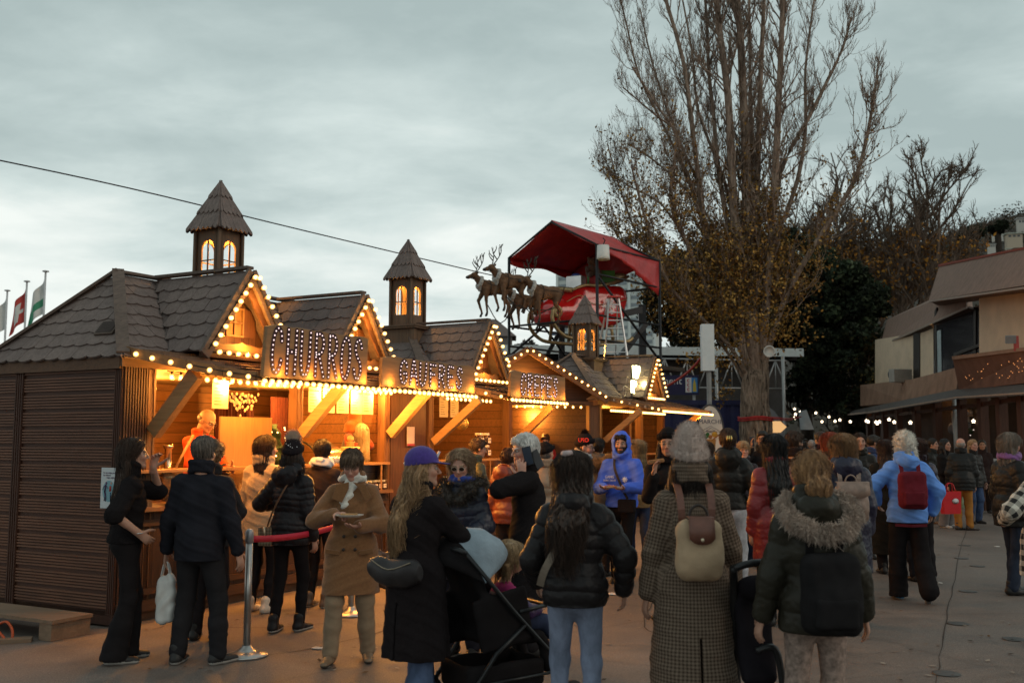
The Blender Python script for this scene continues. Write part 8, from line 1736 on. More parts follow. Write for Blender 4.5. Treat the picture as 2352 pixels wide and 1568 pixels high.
def crowd_mid():
    P_=person
    # vendors inside the chalets
    a=A_.w(1.42,-.45,.32)
    r,sk=P_(0,8,1.76,0,'bald vendor with glasses in an orange shirt working behind the churros counter',dict(k='cloth',c=(.62,.075,.02),hem=.86,th=.014,collar=.02,open=1,fold=.007,cuffat=.55),DK,dict(st='bald',c=(.12,.08,.05)),skin='warm',sex='m',fat=1.02,glasses=dict(c=(.03,.02,.02)),pose=dict(pitch=30,lean=.06,wrR=(.16,.34,1.08),wrL=(-.10,.36,1.10),poleR=(1,-1,-.4),poleL=(-1,-1,-.4),hdR=(-.1,1,-.3)),loc=(0,0,0),vox=.0065,feet=False)
    r.location=tuple(a); r.rotation_euler=(0,0,-RAD(112))
    g=M('black_glove',(.012,.012,.014),.35,.1); 
    f=SDF(sk.arm['R'][2]-.16,sk.arm['R'][2]+.2,.0065); s2=sk; hand(f,sk,'R',dict(pose=0,hdR=(-.1,1,-.3)),1.14); V,Q=f.mesh(); fastmesh('glove',V,Q,g,r)
    mb=MB(); mb.tube([(0,.135,1.42),(0,.15,1.25)],.004,4); mb.build('zip',M('brass_zip',(.25,.2,.14),.4,.1,metal=.6),r)
    a=C_.w(2.15,-.75,.14); r,sk=P_(0,16,1.72,0,'vendor with curly dark hair in a red shirt inside the corner chalet',dict(k='cloth',c=(.30,.02,.02),hem=.86,th=.016),DK,dict(st='curly',c=(.06,.03,.018),vol=.02),pose=dict(pitch=28,lean=.05,wrR=(.15,.3,1.1),wrL=(-.15,.3,1.1)),loc=(0,16,0),feet=False); r.location=tuple(a); r.rotation_euler=(0,0,RAD(175))
    # queue and strollers in the middle distance
    P_(1092,12.8,1.74,70,'man in glasses and a dark green quilted jacket facing the jars on the counter',dict(k='puffer',c=(.030,.036,.018),hem=.80,th=.035,per=.12,amp=.008,hood='down'),DK,dict(st='short',c=(.07,.04,.025)),sex='m',glasses=dict(c=(.03,.02,.02)),pose=dict(wrR=(.2,.25,1.15),pitch=8))
    P_(1166,11.6,1.62,30,'person in a rust red puffer jacket behind the white haired man',dict(k='puffer',c=(.13,.03,.018),hem=.84,th=.042,per=.10,amp=.01,hood='down'),DK,dict(st='short',c=(.08,.03,.015)))
    P_(1252,11.9,1.68,10,'person in a beige puffer and black cap waiting at the crepes counter',dict(k='puffer',c=(.30,.21,.14),hem=.80,th=.042,per=.11,amp=.01),DK,dict(st='short',c=(.25,.22,.2)),hat=dict(t='beanie',c=BLK_,high=.0),pose=dict(yaw=-30))
    r,sk=P_(1338,12.4,1.76,112,'man in a black and red bobble hat with glasses and a white fleece collar',dict(k='fleece',c=(.40,.30,.20),hem=.85,th=.03,collar=.09),DK,dict(st='short',c=(.05,.03,.02),n=0),sex='m',skin='pink',hat=dict(t='beanie',c=(.014,.012,.014),pom=(.015,.012,.014),pomr=.028,high=.02),glasses=dict(c=(.02,.02,.02)),beard=dict(c=(.08,.05,.04),a=.5),scarf=dict(c=(.60,.58,.54),k='fleece',r=.04),pose=dict(yaw=4,pitch=6))
    text('hat_lettering','USO',.070,M('hat_red',(.45,.03,.03),.8,0),r,tuple(sk.h(.102,-.005,.068)),(pi/2,0,pi/2),bold=.002)
    r,sk=P_(1371,13.0,1.74,25,'dark haired person in a grey parka with a golden brown fur hood',dict(k='cloth',c=(.08,.07,.062),hem=.78,th=.045,hood='down'),DK,dict(st='short',c=(.022,.014,.010)),sex='m',skin='warm')
    furtrim(r,sk,[(-.16,.05,1.50),(-.21,-.06,1.48),(-.17,-.19,1.44),(0,-.235,1.42),(.17,-.19,1.44),(.21,-.06,1.48),(.16,.05,1.50)],.05,(.36,.22,.10),3500)
    P_(1464,13.6,1.72,-10,'blonde person in a tan jacket and blue jeans behind the blue hoodie',dict(k='cloth',c=(.26,.17,.08),hem=.84,th=.03),dict(c=(.035,.05,.10),k='denim',cut='straight'),dict(st='long',c=(.42,.28,.14),len=.12),pose=dict(ftL=(-.1,.12,0),ftR=(.1,-.1,0)),sole=(.4,.4,.4))
    P_(1567,12.5,1.77,150,'dark haired person whose brow shows just left of the grey knit hat',dict(k='cloth',c=DRK,hem=.8),DK,dict(st='short',c=(.03,.018,.012)),sex='m')
    P_(1618,12.8,1.70,20,'brown haired person mostly hidden behind the grey knit hat',dict(k='cloth',c=(.03,.025,.025),hem=.8),DK,dict(st='bob',c=(.09,.045,.025),len=.1))
    P_(1706,14.0,1.70,182,'older woman with short blonde hair looking toward the camera',dict(k='puffer',c=(.02,.015,.02),hem=.8,per=.1),dict(c=(.03,.04,.07),k='denim',cut='straight'),dict(st='fringe',c=(.50,.33,.18),c2=(.24,.14,.07)),skin='pink',vox=.0075)
    r,sk=P_(1752,16.0,1.86,200,'man holding a phone up in front of the big tree trunk',dict(k='cloth',c=BLK_,hem=.8),DK,dict(st='short',c=(.02,.014,.01)),sex='m',skin='warm',pose=dict(wrR=(.12,.36,1.50),poleR=(1,0,-1),hdR=(0,.2,1)),vox=.009)
    phone(r,sk.arm['R'][2]+[0,.03,.11],'phone held up by the man in front of the tree trunk')
    P_(1822,12.0,1.82,25,'man with short brown hair and glasses in a dark coat seen from behind',dict(k='cloth',c=(.02,.014,.013),hem=.75,th=.03),DK,dict(st='short',c=(.07,.038,.022)),sex='m',skin='warm',glasses=dict(c=(.02,.02,.02)),pose=dict(yaw=-35),beard=dict(c=(.05,.03,.02),full=1))
    P_(1908,11.8,1.80,0,'person with long bright copper red hair beside the beige backpack',dict(k='cloth',c=(.035,.03,.022),hem=.7,th=.03),DK,dict(st='long',c=(.34,.065,.02),c2=(.14,.025,.012),len=.24))
    P_(1886,17.0,1.86,10,'tall man in a black suit jacket turning his head left',dict(k='cloth',c=(.012,.012,.016),hem=.8,th=.02),DK,dict(st='short',c=(.045,.025,.016)),sex='m',skin='warm',pose=dict(yaw=25))
    P_(1974,15.0,1.82,188,'woman with pulled back hair in a long black puffer walking toward the camera',dict(k='puffer',c=(.014,.015,.014),hem=.42,th=.035,per=.09,amp=.009),DK,dict(st='bun',c=(.03,.018,.012)),skin='light',pose=dict(ftL=(-.08,.15,0),ftR=(.1,-.1,0)),vox=.009)
    P_(2004,17.,1.80,95,'person with glasses and a blue collar facing right in the far lane',dict(k='cloth',c=(.03,.05,.12),hem=.8),DK,dict(st='short',c=(.02,.014,.01)),sex='m',skin='tan',glasses=dict(c=(.02,.02,.02)),vox=.010)
    r,sk=P_(2034,13.2,1.72,6,'woman with long dark brown hair in a long dark coat with a black handbag',dict(k='cloth',c=(.017,.016,.014),hem=.26,th=.03,flare=.04,slit=1),DK,dict(st='long',c=(.05,.025,.018),len=.30,back=-.06),pose=dict(wrL=(-.26,.03,.86)))
    t=held('shoulder_bag','black handbag hanging at the left hip of the woman in the long dark coat','handbag',r,sk.T(-.27,-.03,.98)); bagmesh(t,.10,.05,.22,cloth('leather',BLK_),handles=False); mb=MB(); mb.tube(smooth([(-.05,0,0),(.02,.02,.3),(.08,.02,.46),(.05,-.02,.3),(.05,0,0)]),.008,5); mb.build('strap',cloth('leather',BLK_),t)
    P_(2062,14.5,1.78,20,'brown haired person partly hidden by the white haired woman in blue',dict(k='cloth',c=(.02,.015,.02),hem=.7),DK,dict(st='long',c=(.09,.04,.025),len=.14)); 
    P_(2106,12.5,1.74,-4,'person in a dark purple jacket just right of the light blue rain jacket',dict(k='puffer',c=(.018,.012,.03),hem=.80,per=.1,th=.035),DK,dict(st='long',c=(.07,.03,.02),len=.18))
    # group on the right
    P_(2140,21.,1.75,130,'young woman in a black puffer and grey trousers with hair tied back',dict(k='puffer',c=(.014,.015,.014),hem=.74,th=.04,per=.09),dict(c=(.15,.14,.14),cut='wide'),dict(st='bun',c=(.02,.014,.01)),shoe=(.16,.09,.05),vox=.012)
    r,sk=P_(2168,20.,1.74,140,'woman with long black hair in a black coat over a pale top',dict(k='cloth',c=(.013,.013,.014),hem=.42,th=.028,flare=.02),dict(c=(.18,.17,.17),cut='wide'),dict(st='long',c=(.012,.010,.010),len=.34,front=1),skin='light',pose=dict(wrR=(.1,.25,1.05),wrL=(-.2,.2,1.02)),shoe=(.5,.5,.5),vox=.012)
    mb=MB(); mb.prism([(-.05,0),(.05,0),(.03,.42),(-.03,.42)],(0,.135,.98),(1,0,0),(0,0,1),.02); mb.build('pale_top',M('pale_top',(.30,.27,.25),.8,.1),r)
    t=held('tote_bag','pale green fabric tote bag carried by the woman with long black hair','tote bag',r,np.array([-.22,.16,.92])); bagmesh(t,.22,.07,.52,M('pale_green_cloth',(.30,.42,.28),.9,.15),wr=.014,hl=.2); t.rotation_euler=(0,0,t.rotation_euler[2]+.6)
    r,sk=P_(2206,19.5,1.76,15,'bald grey man in a black puffer and ochre corduroy trousers',dict(k='puffer',c=(.013,.014,.014),hem=.76,th=.045,per=.08,amp=.009),dict(c=(.33,.14,.03),cut='straight'),dict(st='bald',c=(.30,.27,.24)),sex='m',skin='pink',fat=1.15,pose=dict(yaw=-20,toeR=70,toeL=50),shoe=(.03,.02,.016),vox=.011)
    t=thing('shopping_bag','glossy red shopping bag with a white oval mark beside the ochre trousers','shopping bag',tuple(dw(2182,1128,19.2)),RAD(10)); mb=MB(); mb.add([(-.17,-.06,-.42),(.17,-.06,-.42),(.17,.06,-.42),(-.17,.06,-.42),(-.21,-.07,0),(.19,-.07,0),(.19,.07,0),(-.21,.07,0)],[(3,2,1,0),(0,1,5,4),(1,2,6,5),(2,3,7,6),(3,0,4,7)]); mb.build('bag_body',M('red_gloss',(.50,.015,.02),.3,.1),t); mb=MB(); mb.lathe([(.001,.0),(.07,.001),(.001,.002)],c=(.06,-.072,-.18),R=rotm(pi/2,0,0),n=14,sy=.75); mb.build('oval_mark',M('mark_white',(.6,.58,.58),.5,0),t)
    for s in(-1,1): mb=MB(); mb.tube(smooth([(-.1,s*.05,0),(-.05,s*.02,.14),(.05,s*.02,.14),(.08,s*.05,0)]),.008,5); mb.build('handle',M('red_gloss',(.50,.015,.02),.3,.1),t)
    P_(2233,21.,1.73,165,'smiling fair haired woman in a black jacket and jeans by the craft stall',dict(k='puffer',c=(.016,.016,.016),hem=.76,per=.1),dict(c=(.05,.08,.16),k='denim',cut='straight'),dict(st='bob',c=(.40,.24,.12),len=.08),skin='pink',vox=.012)
    # far heads between
    FARS=[(1844,26,1.70,'long dark haired person far left in the back lane',0,(.02,.014,.01),'long','f',(.02,.02,.025)),(1864,24,1.72,'grey haired person in a navy coat far down the lane',10,(.35,.33,.32),'short','f',(.02,.028,.05)),(1830,30,1.78,'fair haired person far back beside the grey kiosk',150,(.35,.22,.12),'short','m',(.03,.03,.03)),(1850,33,1.76,'person in a pale jacket far down the lane',200,(.05,.03,.02),'short','m',(.22,.20,.18)),(1949,27,1.74,'dark clad person far back left of the walking woman in the long puffer',20,(.05,.03,.02),'long','f',(.02,.018,.018)),(1994,30,1.72,'far person in brown behind the walking woman',170,(.09,.05,.03),'bob','f',(.08,.04,.03)),(2024,28,1.72,'far person with light brown hair under the terrace lamps',160,(.20,.12,.06),'bob','f',(.03,.03,.03)),(2118,27,1.76,'far person in black right of the purple jacket',180,(.03,.02,.015),'short','m',(.02,.02,.02)),(2126,31,1.70,'small far person in front of the terrace hedge',190,(.06,.04,.03),'long','f',(.06,.03,.03)),(2158,30,1.72,'far person between the two dark haired young women',185,(.04,.03,.02),'short','m',(.03,.03,.04)),(1960,34,1.74,'farthest dark figure under the star lamps',0,(.03,.02,.02),'short','m',(.02,.02,.02)),(2100,24,1.70,'person in dark clothes right behind the purple jacket shoulder',10,(.10,.06,.04),'short','f',(.02,.02,.022)),(2255,24,1.72,'dark figure behind the craft stall',200,(.04,.03,.02),'long','f',(.03,.02,.02)),(1812,22,1.66,'fair curly haired person behind the man with glasses',185,(.35,.25,.15),'curly','f',(.03,.02,.03))]
    for u,Y,H,lb,hd,hc,st,sx,c in FARS: P_(u,Y,H,hd,lb,dict(k='cloth',c=c,hem=.72,th=.03),DK,dict(st=st,c=hc,len=.2),sex=sx,skin='warm',vox=.018)
crowd_front(); print('front',_t.time()-_T0); crowd_mid(); print('crowd',_t.time()-_T0)
# ================================================================ pushchairs
def pushchair():
    a=dw(1132,1010,6.65); t=thing('pushchair','black pushchair with a pale grey ribbed sun hood and a small child inside','pushchair',(a[0],a[1],0),RAD(-57)) # local +y = travel
    fm=M('pushchair_frame',(.015,.015,.016),.35,.1); fab=cloth('cloth',(.013,.012,.013)); T=lambda n,pts,r,m=fm,k=8:(lambda mb:(mb.tube(pts,r,k),mb.build(n,m,t)))(MB())
    for s in(-.24,.24):
        T('frame_leg',[(s,.46,.10),(s,.30,.36),(s,.02,.64),(s,-.34,1.03)],.014); T('frame_leg',[(s,-.34,.12),(s,-.12,.40),(s,.10,.56)],.014); T('side_rail',[(s,-.28,.22),(s,.36,.24)],.010)
    T('handlebar',[(-.24,-.34,1.03),(-.22,-.38,1.05),(.22,-.38,1.05),(.24,-.34,1.03)],.018)
    T('axle',[(-.24,-.34,.12),(.24,-.34,.12)],.010); T('bumper_bar',[(-.23,.06,.64),(-.2,.30,.66),(.2,.30,.66),(.23,.06,.64)],.014)
    f=SDF((-.32,-.45,.2),(.32,.45,1.15),.011); f.box((0,-.16,.72),(.21,.03,.34),.03,.03,rotm(.42,0,0)); f.box((0,.08,.46),(.21,.21,.035),.03,.05); 
    for s in(-1,1): f.box((s*.21,-.05,.60),(.018,.20,.17),.02,.05,rotm(.2,0,0))
    f.cap((-.15,.30,.42),(-.15,.34,.26),.04,.04,.05); f.cap((.15,.30,.42),(.15,.34,.26),.04,.04,.05); f.cap((-.15,.34,.26),(.15,.34,.26),.03,None,.03)
    f.disp(lambda x,y,z:.005*wob(x,y,z,24),.05); V,Q=f.mesh(); fastmesh('seat',V,Q,fab,t)
    f=SDF((-.3,-.4,.05),(.3,.42,.42),.011); f.box((0,.0,.24),(.20,.29,.09),.04); f.box((0,0,.32),(.17,.26,.09),.03,op='s'); f.disp(lambda x,y,z:.006*wob(x,y,z,20),.05); V,Q=f.mesh(); fastmesh('shopping_basket',V,Q,fab,t)
    # folding hood in ribbed segments
    n=10;m=12;c=np.array([0,-.18,.84]); V=[]
    for i in range(n+1):
        al=RAD(100)-RAD(120)*i/n; rr=.36*(1+.018*abs(sin(i*pi/2.0)))
        for j in range(m+1):
            b=pi*j/m; x=-.25*cos(b); h_=sin(b)**.62; V.append(c+np.array([x*(1.02),-rr*cos(al+RAD(0))*h_*-1 if 0 else rr*h_*cos(al+pi/2+RAD(52)) ,rr*h_*sin(al+pi/2-RAD(38)) if 0 else rr*h_*sin(al+pi/2-RAD(90)+RAD(52)+RAD(38))*1.0]))
    V=[]
    for i in range(n+1):
        al=RAD(155)-RAD(118)*i/n; rr=.325*(1+.03*abs(sin(i*pi/2.)))
        for j in range(m+1):
            b=pi*j/m; h_=max(sin(b),0)**.6; V.append(c+np.array([-.24*cos(b),rr*h_*cos(al)-.02,rr*h_*sin(al)]))
    Q=[(i*(m+1)+j,i*(m+1)+j+1,(i+1)*(m+1)+j+1,(i+1)*(m+1)+j) for i in range(n) for j in range(m)]
    o=fastmesh('sun_hood',V,Q,[M('grey_hood_fabric',(.24,.30,.35),.75,.15,9,.5,40,bd=.01),fab],t,mi=[0 if i>=3 else 1 for i in range(n) for j in range(m)]); s_=o.modifiers.new('s','SOLIDIFY'); s_.thickness=.012
    for x,y,r_ in((-.24,.47,.085),(.24,.47,.085),(-.25,-.35,.11),(.25,-.35,.11)):
        mb=MB(); R=rotm(0,pi/2,0); mb.lathe([(r_*.78,-.018),(r_*.96,-.018),(r_,0),(r_*.96,.018),(r_*.78,.018)],R=R,n=22); w_=mb.build('wheel',M('tyre_rubber',(.016,.016,.016),.7,.1),t,loc=(x,y,r_+.0)); mb=MB(); mb.lathe([(.02,-.02),(.02,.02)],R=R,n=10)
        for k in range(5): a_=k*2*pi/5; mb.bar((0,0,0),(0,r_*.8*cos(a_),r_*.8*sin(a_)),.014,.012)
        mb.build('spokes',M('dark_plastic',(.03,.03,.03),.4,.1),w_)
    # child, half turned, looking right
    wc=wp_(t,np.array([-.02,.10,.52])); k=thing('person','small blond child in a purple jacket sitting in the pushchair looking right','child',tuple(wc),RAD(-72)); hc=np.array([.0,.05,.42]); f=SDF((-.22,-.22,-.1),(.22,.45,.62),.0055)
    f.ell(hc+[0,-.005,.03],(.072,.084,.078)); f.ell(hc+[0,.03,-.025],(.056,.058,.062),.02); f.cap(hc+[0,-.01,-.06],(0,0,.26),.03,.035,.02); f.cap(hc+[0,.078,.0],hc+[0,.094,-.012],.006,.009,.006); f.ell(hc+[0,.07,-.052],.014,.01); f.cap(hc+[-.01,.078,-.036],hc+[.01,.078,-.036],.007,None,.004)
    for s in(-1,1): f.ell(hc+[s*.038,.055,-.02],.024,.02); f.ell(hc+[s*.028,.08,.005],(.012,.009,.008),.006,op='s'); f.cap((s*.1,.02,.2),(s*.14,.12,.1),.03,.025,.02); f.cap((s*.14,.12,.1),(s*.06,.22,.1),.025,.018,.01); f.ell((s*.05,.24,.1),(.022,.026,.018),.01)
    f.ell((0,0,.14),(.10,.08,.15),.03); f.cap((-.06,0,0),(-.08,.25,.02),.05,.04,.03); f.cap((.06,0,0),(.08,.25,.02),.05,.04,.03); f.cap((-.08,.25,.02),(-.08,.30,-.05),.04,.03,.02); f.cap((.08,.25,.02),(.08,.30,-.05),.04,.03,.02)
    V,Q=f.mesh(); C=np.ones((len(V),4)); C[:,:3]=SKIN['pink']; fastmesh('body',V,Q,skinmat(),k,cols=C)
    f=SDF((-.24,-.2,-.12),(.24,.36,.32),.008); f.ell((0,0,.13),(.13,.105,.16),.03)
    for s in(-1,1): f.cap((s*.1,.02,.22),(s*.155,.12,.1),.05,.045,.03); f.cap((s*.155,.12,.1),(s*.09,.20,.1),.045,.035,.02); 
    f.disp(lambda x,y,z:.005*wob(x,y,z,40),.04); V,Q=f.mesh(); fastmesh('jacket',V,Q,[cloth('puffer',(.045,.02,.075)),cloth('cloth',(.30,.03,.12))],k,mi=(V[Q].mean(1)[:,2]>.22).astype(int))
    f=SDF((-.24,-.2,-.14),(.24,.42,.14),.009)
    for s in(-1,1): f.cap((s*.06,0,.0),(s*.08,.25,.02),.062,.05,.03); f.cap((s*.08,.25,.02),(s*.08,.30,-.06),.048,.038,.02)
    V,Q=f.mesh(); fastmesh('trousers',V,Q,cloth('denim',(.03,.04,.08)),k)
    f=SDF((-.2,-.2,.2),(.2,.25,.66),.0065); f.ell(hc+[0,-.012,.036],(.088,.100,.092)); f.cut(hc+[0,.04,.02],(0,1,-.5)); f.cap(hc+[-.05,-.05,-.02],hc+[-.05,-.05,-.09],.03,.02,.02); f.cap(hc+[.05,-.05,-.02],hc+[.05,-.05,-.09],.03,.02,.02); f.disp(lambda x,y,z:.004*np.sin(x*120+z*60)+.004*wob(x,y,z,60),.03); V,Q=f.mesh(); V2,Q2=strands(V,900,.04,.08,hc,wave=.4); fastmesh('hair',np.concatenate([V,V2]),np.concatenate([Q,Q2+len(V)]),hairmat((.42,.28,.15)),k)
    return t
pushchair()
a=dw(1718,1010,5.5); t=thing('pushchair','folded slim black pushchair at the right side of the checked coat','pushchair',(a[0],a[1],0),RAD(10)); fm=M('pushchair_frame',(.015,.015,.016),.35,.1)
for pts,n,r_ in(([(-.10,.0,1.04),(-.06,.1,.95),(-.02,.2,.72),(.03,.3,.35),(.05,.34,.1)],'frame_leg',.022),([(.25,.0,1.0),(.27,.1,.8),(.3,.25,.2)],'frame_leg',.02),([(-.10,0,1.04),(.05,-.02,1.07),(.25,0,1.0)],'handlebar',.02),([(.02,.0,.60),(.10,-.02,.62),(.14,-.02,.55),(.17,-.02,.30)],'footrest_tube',.02),([(.0,.0,.33),(.17,-.02,.30)],'footrest_tube',.018)): mb=MB(); mb.tube(smooth(pts),r_,8); mb.build(n,fm,t)
f=SDF((-.2,-.2,.25),(.3,.35,1.0),.012); f.box((.06,.12,.66),(.10,.05,.26),.04,0,rotm(-.25,0,0)); f.ell((.07,.1,.92),(.10,.09,.07),.03); f.disp(lambda x,y,z:.008*wob(x,y,z,24),.05); V,Q=f.mesh(); fastmesh('folded_seat',V,Q,cloth('cloth',(.012,.011,.014)),t)
for x in(.05,.30): mb=MB(); mb.lathe([(.06,-.02),(.085,-.015),(.09,0),(.085,.015),(.06,.02)],R=rotm(0,pi/2,0),n=18); mb.build('wheel',M('tyre_rubber',(.016,.016,.016),.7,.1),t,loc=(x,.36,.09))
# ================================================================ queue barrier
def stanchion(u,vb,label):
    p=gnd(u,vb); t=thing('barrier_post',label,'barrier post',p,0,'steel queue posts'); st=M('brushed_steel',(.42,.40,.38),.32,.12,20,metal=.85)
    mb=MB(); mb.lathe([(.165,0),(.17,.012),(.165,.022),(.10,.04),(.05,.062),(.036,.09)],n=28); mb.build('base',st,t); mb=MB(); mb.tube([(0,0,.07),(0,0,.92)],.029,16); mb.build('pole',st,t); mb=MB(); mb.lathe([(.03,.9),(.034,.905),(.034,.985),(.028,1.0),(.02,1.01),(.001,1.015)],n=20); mb.build('head',M('grey_cap',(.32,.32,.34),.4,.1,metal=.5),t); return p
b1=stanchion(566,1507,'taller looking steel queue post in front with the red belt starting from it'); b2=stanchion(806,1412,'steel queue post half hidden behind the woman in the brown coat')
a=np.array([b1[0],b1[1],.93]); e=np.array([b2[0],b2[1],.93]); n=16; V=[]
for i in range(n+1):
    s=i/n; p=a+(e-a)*s-np.array([0,0,.10*4*s*(1-s)*.5]); V+=[(p-a)+[0,0,.027],(p-a)-[0,0,.027]]
mb=MB(); mb.add(V,[(2*i,2*i+1,2*i+3,2*i+2) for i in range(n)],0,True); o=mb.build('barrier_belt',M('red_belt',(.50,.015,.04),.6,.1),loc=tuple(a)); sm=o.modifiers.new('s','SOLIDIFY'); sm.thickness=.004; setp(o,'red webbing belt stretched between the two steel queue posts','barrier belt')
# ================================================================ platform, poster, cable at left
q=gnd(212,1450); d1=unit(np.array(gnd(0,1420))-np.array(gnd(155,1472)))
t=thing('wooden_platform','low raw timber platform on the ground against the battened end wall','platform',tuple(gnd(212,1455)),0); ax=np.array([-LO[0],-LO[1],0]); ay=np.array([-LD[0],-LD[1],0])
pw=wood('raw_platform_wood',(.24,.155,.10),0,.8,.3)
W_=.42; mb=MB(); 
mb.prism([(0,0),(2.4,0),(2.4,W_),(0,W_)],np.array([0,0,.165]),ax,ay,.03); mb.build('top_board',pw,t); mb=MB(); mb.prism([(.02,.01),(.18,.01),(.18,W_-.01),(.02,W_-.01)],np.array([0,0,.075]),ax,ay,.145); mb.build('bearer',pw,t); mb=MB(); mb.prism([(1.5,.01),(1.66,.01),(1.66,W_-.01),(1.5,W_-.01)],np.array([0,0,.075]),ax,ay,.145); mb.build('bearer',pw,t)
p=gnd(38,1474); t=thing('wood_offcut','short plank offcut lying in front of the timber platform','plank',p,RAD(20)); mb=MB(); mb.bx(-.28,.12,-.06,.06,0,.035); mb.build('plank',pw,t)
p=gnd(5,1470); mb=MB(); mb.tube(smooth([(-.25,.1,.0),(-.1,.03,.10),(.02,.0,.16),(.09,-.02,.10),(.11,-.05,.01)]),.012,6); mb.tube(smooth([(-.3,.0,.02),(-.1,-.03,.12),(.03,-.06,.05),(.07,-.08,.0)]),.012,6); o=mb.build('orange_cable',M('orange_rubber',(.40,.07,.02),.5,.1),loc=p); setp(o,'orange rubber cable looping out from under the timber platform','cable')
def poster():
    p=A_.w(-.024,-.10,1.28); t=thing('poster','white warning poster with two cartoon figures on the chalet corner','poster',tuple(p),HR+pi/2*3) # faces the camera side
    R=HR-pi/2; t.rotation_euler=(0,0,R); mb=MB(); mb.bx(-.11,.11,-.012,-.004,-.19,.19); mb.build('sheet',M('poster_paper',(.50,.53,.54),.7,.04),t)
    ink=M('poster_ink',(.08,.03,.09),.7,0)
    for i,(s,x) in enumerate((('Pas de cadeau pour',-.08),('les voleurs!',-.08),('Soyez vigilants!',-.035))): text('lettering',s,.022,ink,t,(x,-.014,.135-i*.022),(pi/2,0,0),align='LEFT',ext=.0005)
    mb=MB(); mb.prism([(.085*cos(a),.10*sin(a)) for a in np.linspace(0,2*pi,28)[:-1]],(0,-.0125,-.03),(1,0,0),(0,0,1),.001); mb.build('blue_disc',M('poster_blue',(.18,.33,.38),.7,.05),t)
    mb=MB(); y=-.0145; P3=lambda x,z:(x,y,z)
    mb.ell(P3(-.035,.045),(.012,.001,.014),10,6); mb.tube([P3(-.038,.03),P3(-.045,-.04)],[.012,.014],6,flat=.1); mb.tube([P3(-.05,.025),P3(-.075,-.0),P3(-.08,-.02)],.005,5,flat=.2); mb.tube([P3(-.03,.025),P3(-.02,.0),P3(-.002,-.0)],.005,5,flat=.2); mb.tube([P3(-.05,-.04),P3(-.045,-.08),P3(-.055,-.12)],.007,5,flat=.2); mb.tube([P3(-.04,-.04),P3(-.03,-.08),P3(-.035,-.125)],.007,5,flat=.2); mb.build('dark_figure',ink,t)
    mb=MB(); mb.tube([P3(.03,.02),P3(.032,-.03)],[.018,.021],6,flat=.1); mb.build('red_jacket_figure',M('poster_red',(.35,.05,.04),.7,0),t); mb=MB(); mb.ell(P3(.03,.045),(.010,.001,.013),10,6); mb.build('figure_head',M('poster_skin',(.45,.25,.18),.7,0),t); mb=MB(); mb.tube([P3(.028,-.04),P3(.034,-.12)],.010,5,flat=.2); mb.build('figure_legs',M('poster_navy',(.03,.06,.12),.7,0),t)
poster()
# ================================================================ litter, ground studs, leaves
rg=random.Random(12)
for i,(u,v) in enumerate(((2223,1358),(2200,1432),(2173,1547),(2245,1300),(2208,1282),(2215,1252),(2330,1468))):
    p=gnd(u,v); t=thing('ground_stud','small round metal lid set flush in the asphalt','ground stud',(p[0],p[1],.004),0,'round metal lids in the asphalt'); mb=MB(); mb.lathe([(.001,0),(.10,0),(.10,.003),(.08,.005),(.001,.006)],n=20); mb.build('lid',M('iron_lid',(.09,.085,.08),.5,.2,20,metal=.4),t)
for i,(u,v,s,lb) in enumerate(((1402,1365,.10,'crumpled paper napkin on the asphalt right of the blue hoodie man'),(735,1490,.07,'scrap of card on the asphalt in front of the brown coat woman'),(2290,1256,.05,'white paper scrap by the ochre trousers'),(2160,1340,.03,'tiny white scrap in the middle of the lane'))):
    p=gnd(u,v); f=SDF((-.12,-.12,-.0),(.12,.12,.06),.006); f.ell((0,0,.008),(s,s*.6,.010)); f.disp(lambda x,y,z:.006*wob(x,y,z,90,i*3.),.03); V,Q=f.mesh(); o=fastmesh('litter',V+[0,0,.001],Q,M('napkin_white',(.50,.46,.42),.8,.15),None); o.location=p; setp(o,lb,'litter')
C=[]
for i in range(420):
    u=rg.uniform(300,2352);v=rg.uniform(1150,1568); p=gnd(u,v); C.append((p[0],p[1],.012))
rgn=np.random.default_rng(1); C=np.array(C); V=[];n=len(C); a=rgn.uniform(0,6.28,n); s=rgn.uniform(.012,.032,n)
dx=np.stack([np.cos(a),np.sin(a),rgn.uniform(-.1,.2,n)],1)*s[:,None]; dy=np.stack([-np.sin(a),np.cos(a),rgn.uniform(-.1,.2,n)],1)*s[:,None]*.6
V=np.stack([C-dx,C-dy,C+dx,C+dy],1).reshape(-1,3); cc=np.repeat(np.concatenate([np.array([(.13,.07,.03),(.20,.15,.11),(.06,.04,.03),(.28,.24,.2)])[rgn.integers(0,4,n)],np.ones((n,1))],1),4,axis=0); o=fastmesh('fallen_leaves',V,np.arange(4*n).reshape(-1,4),leafmat('leaf_surface',0),None,smooth=False,cols=cc); o['kind']='stuff'
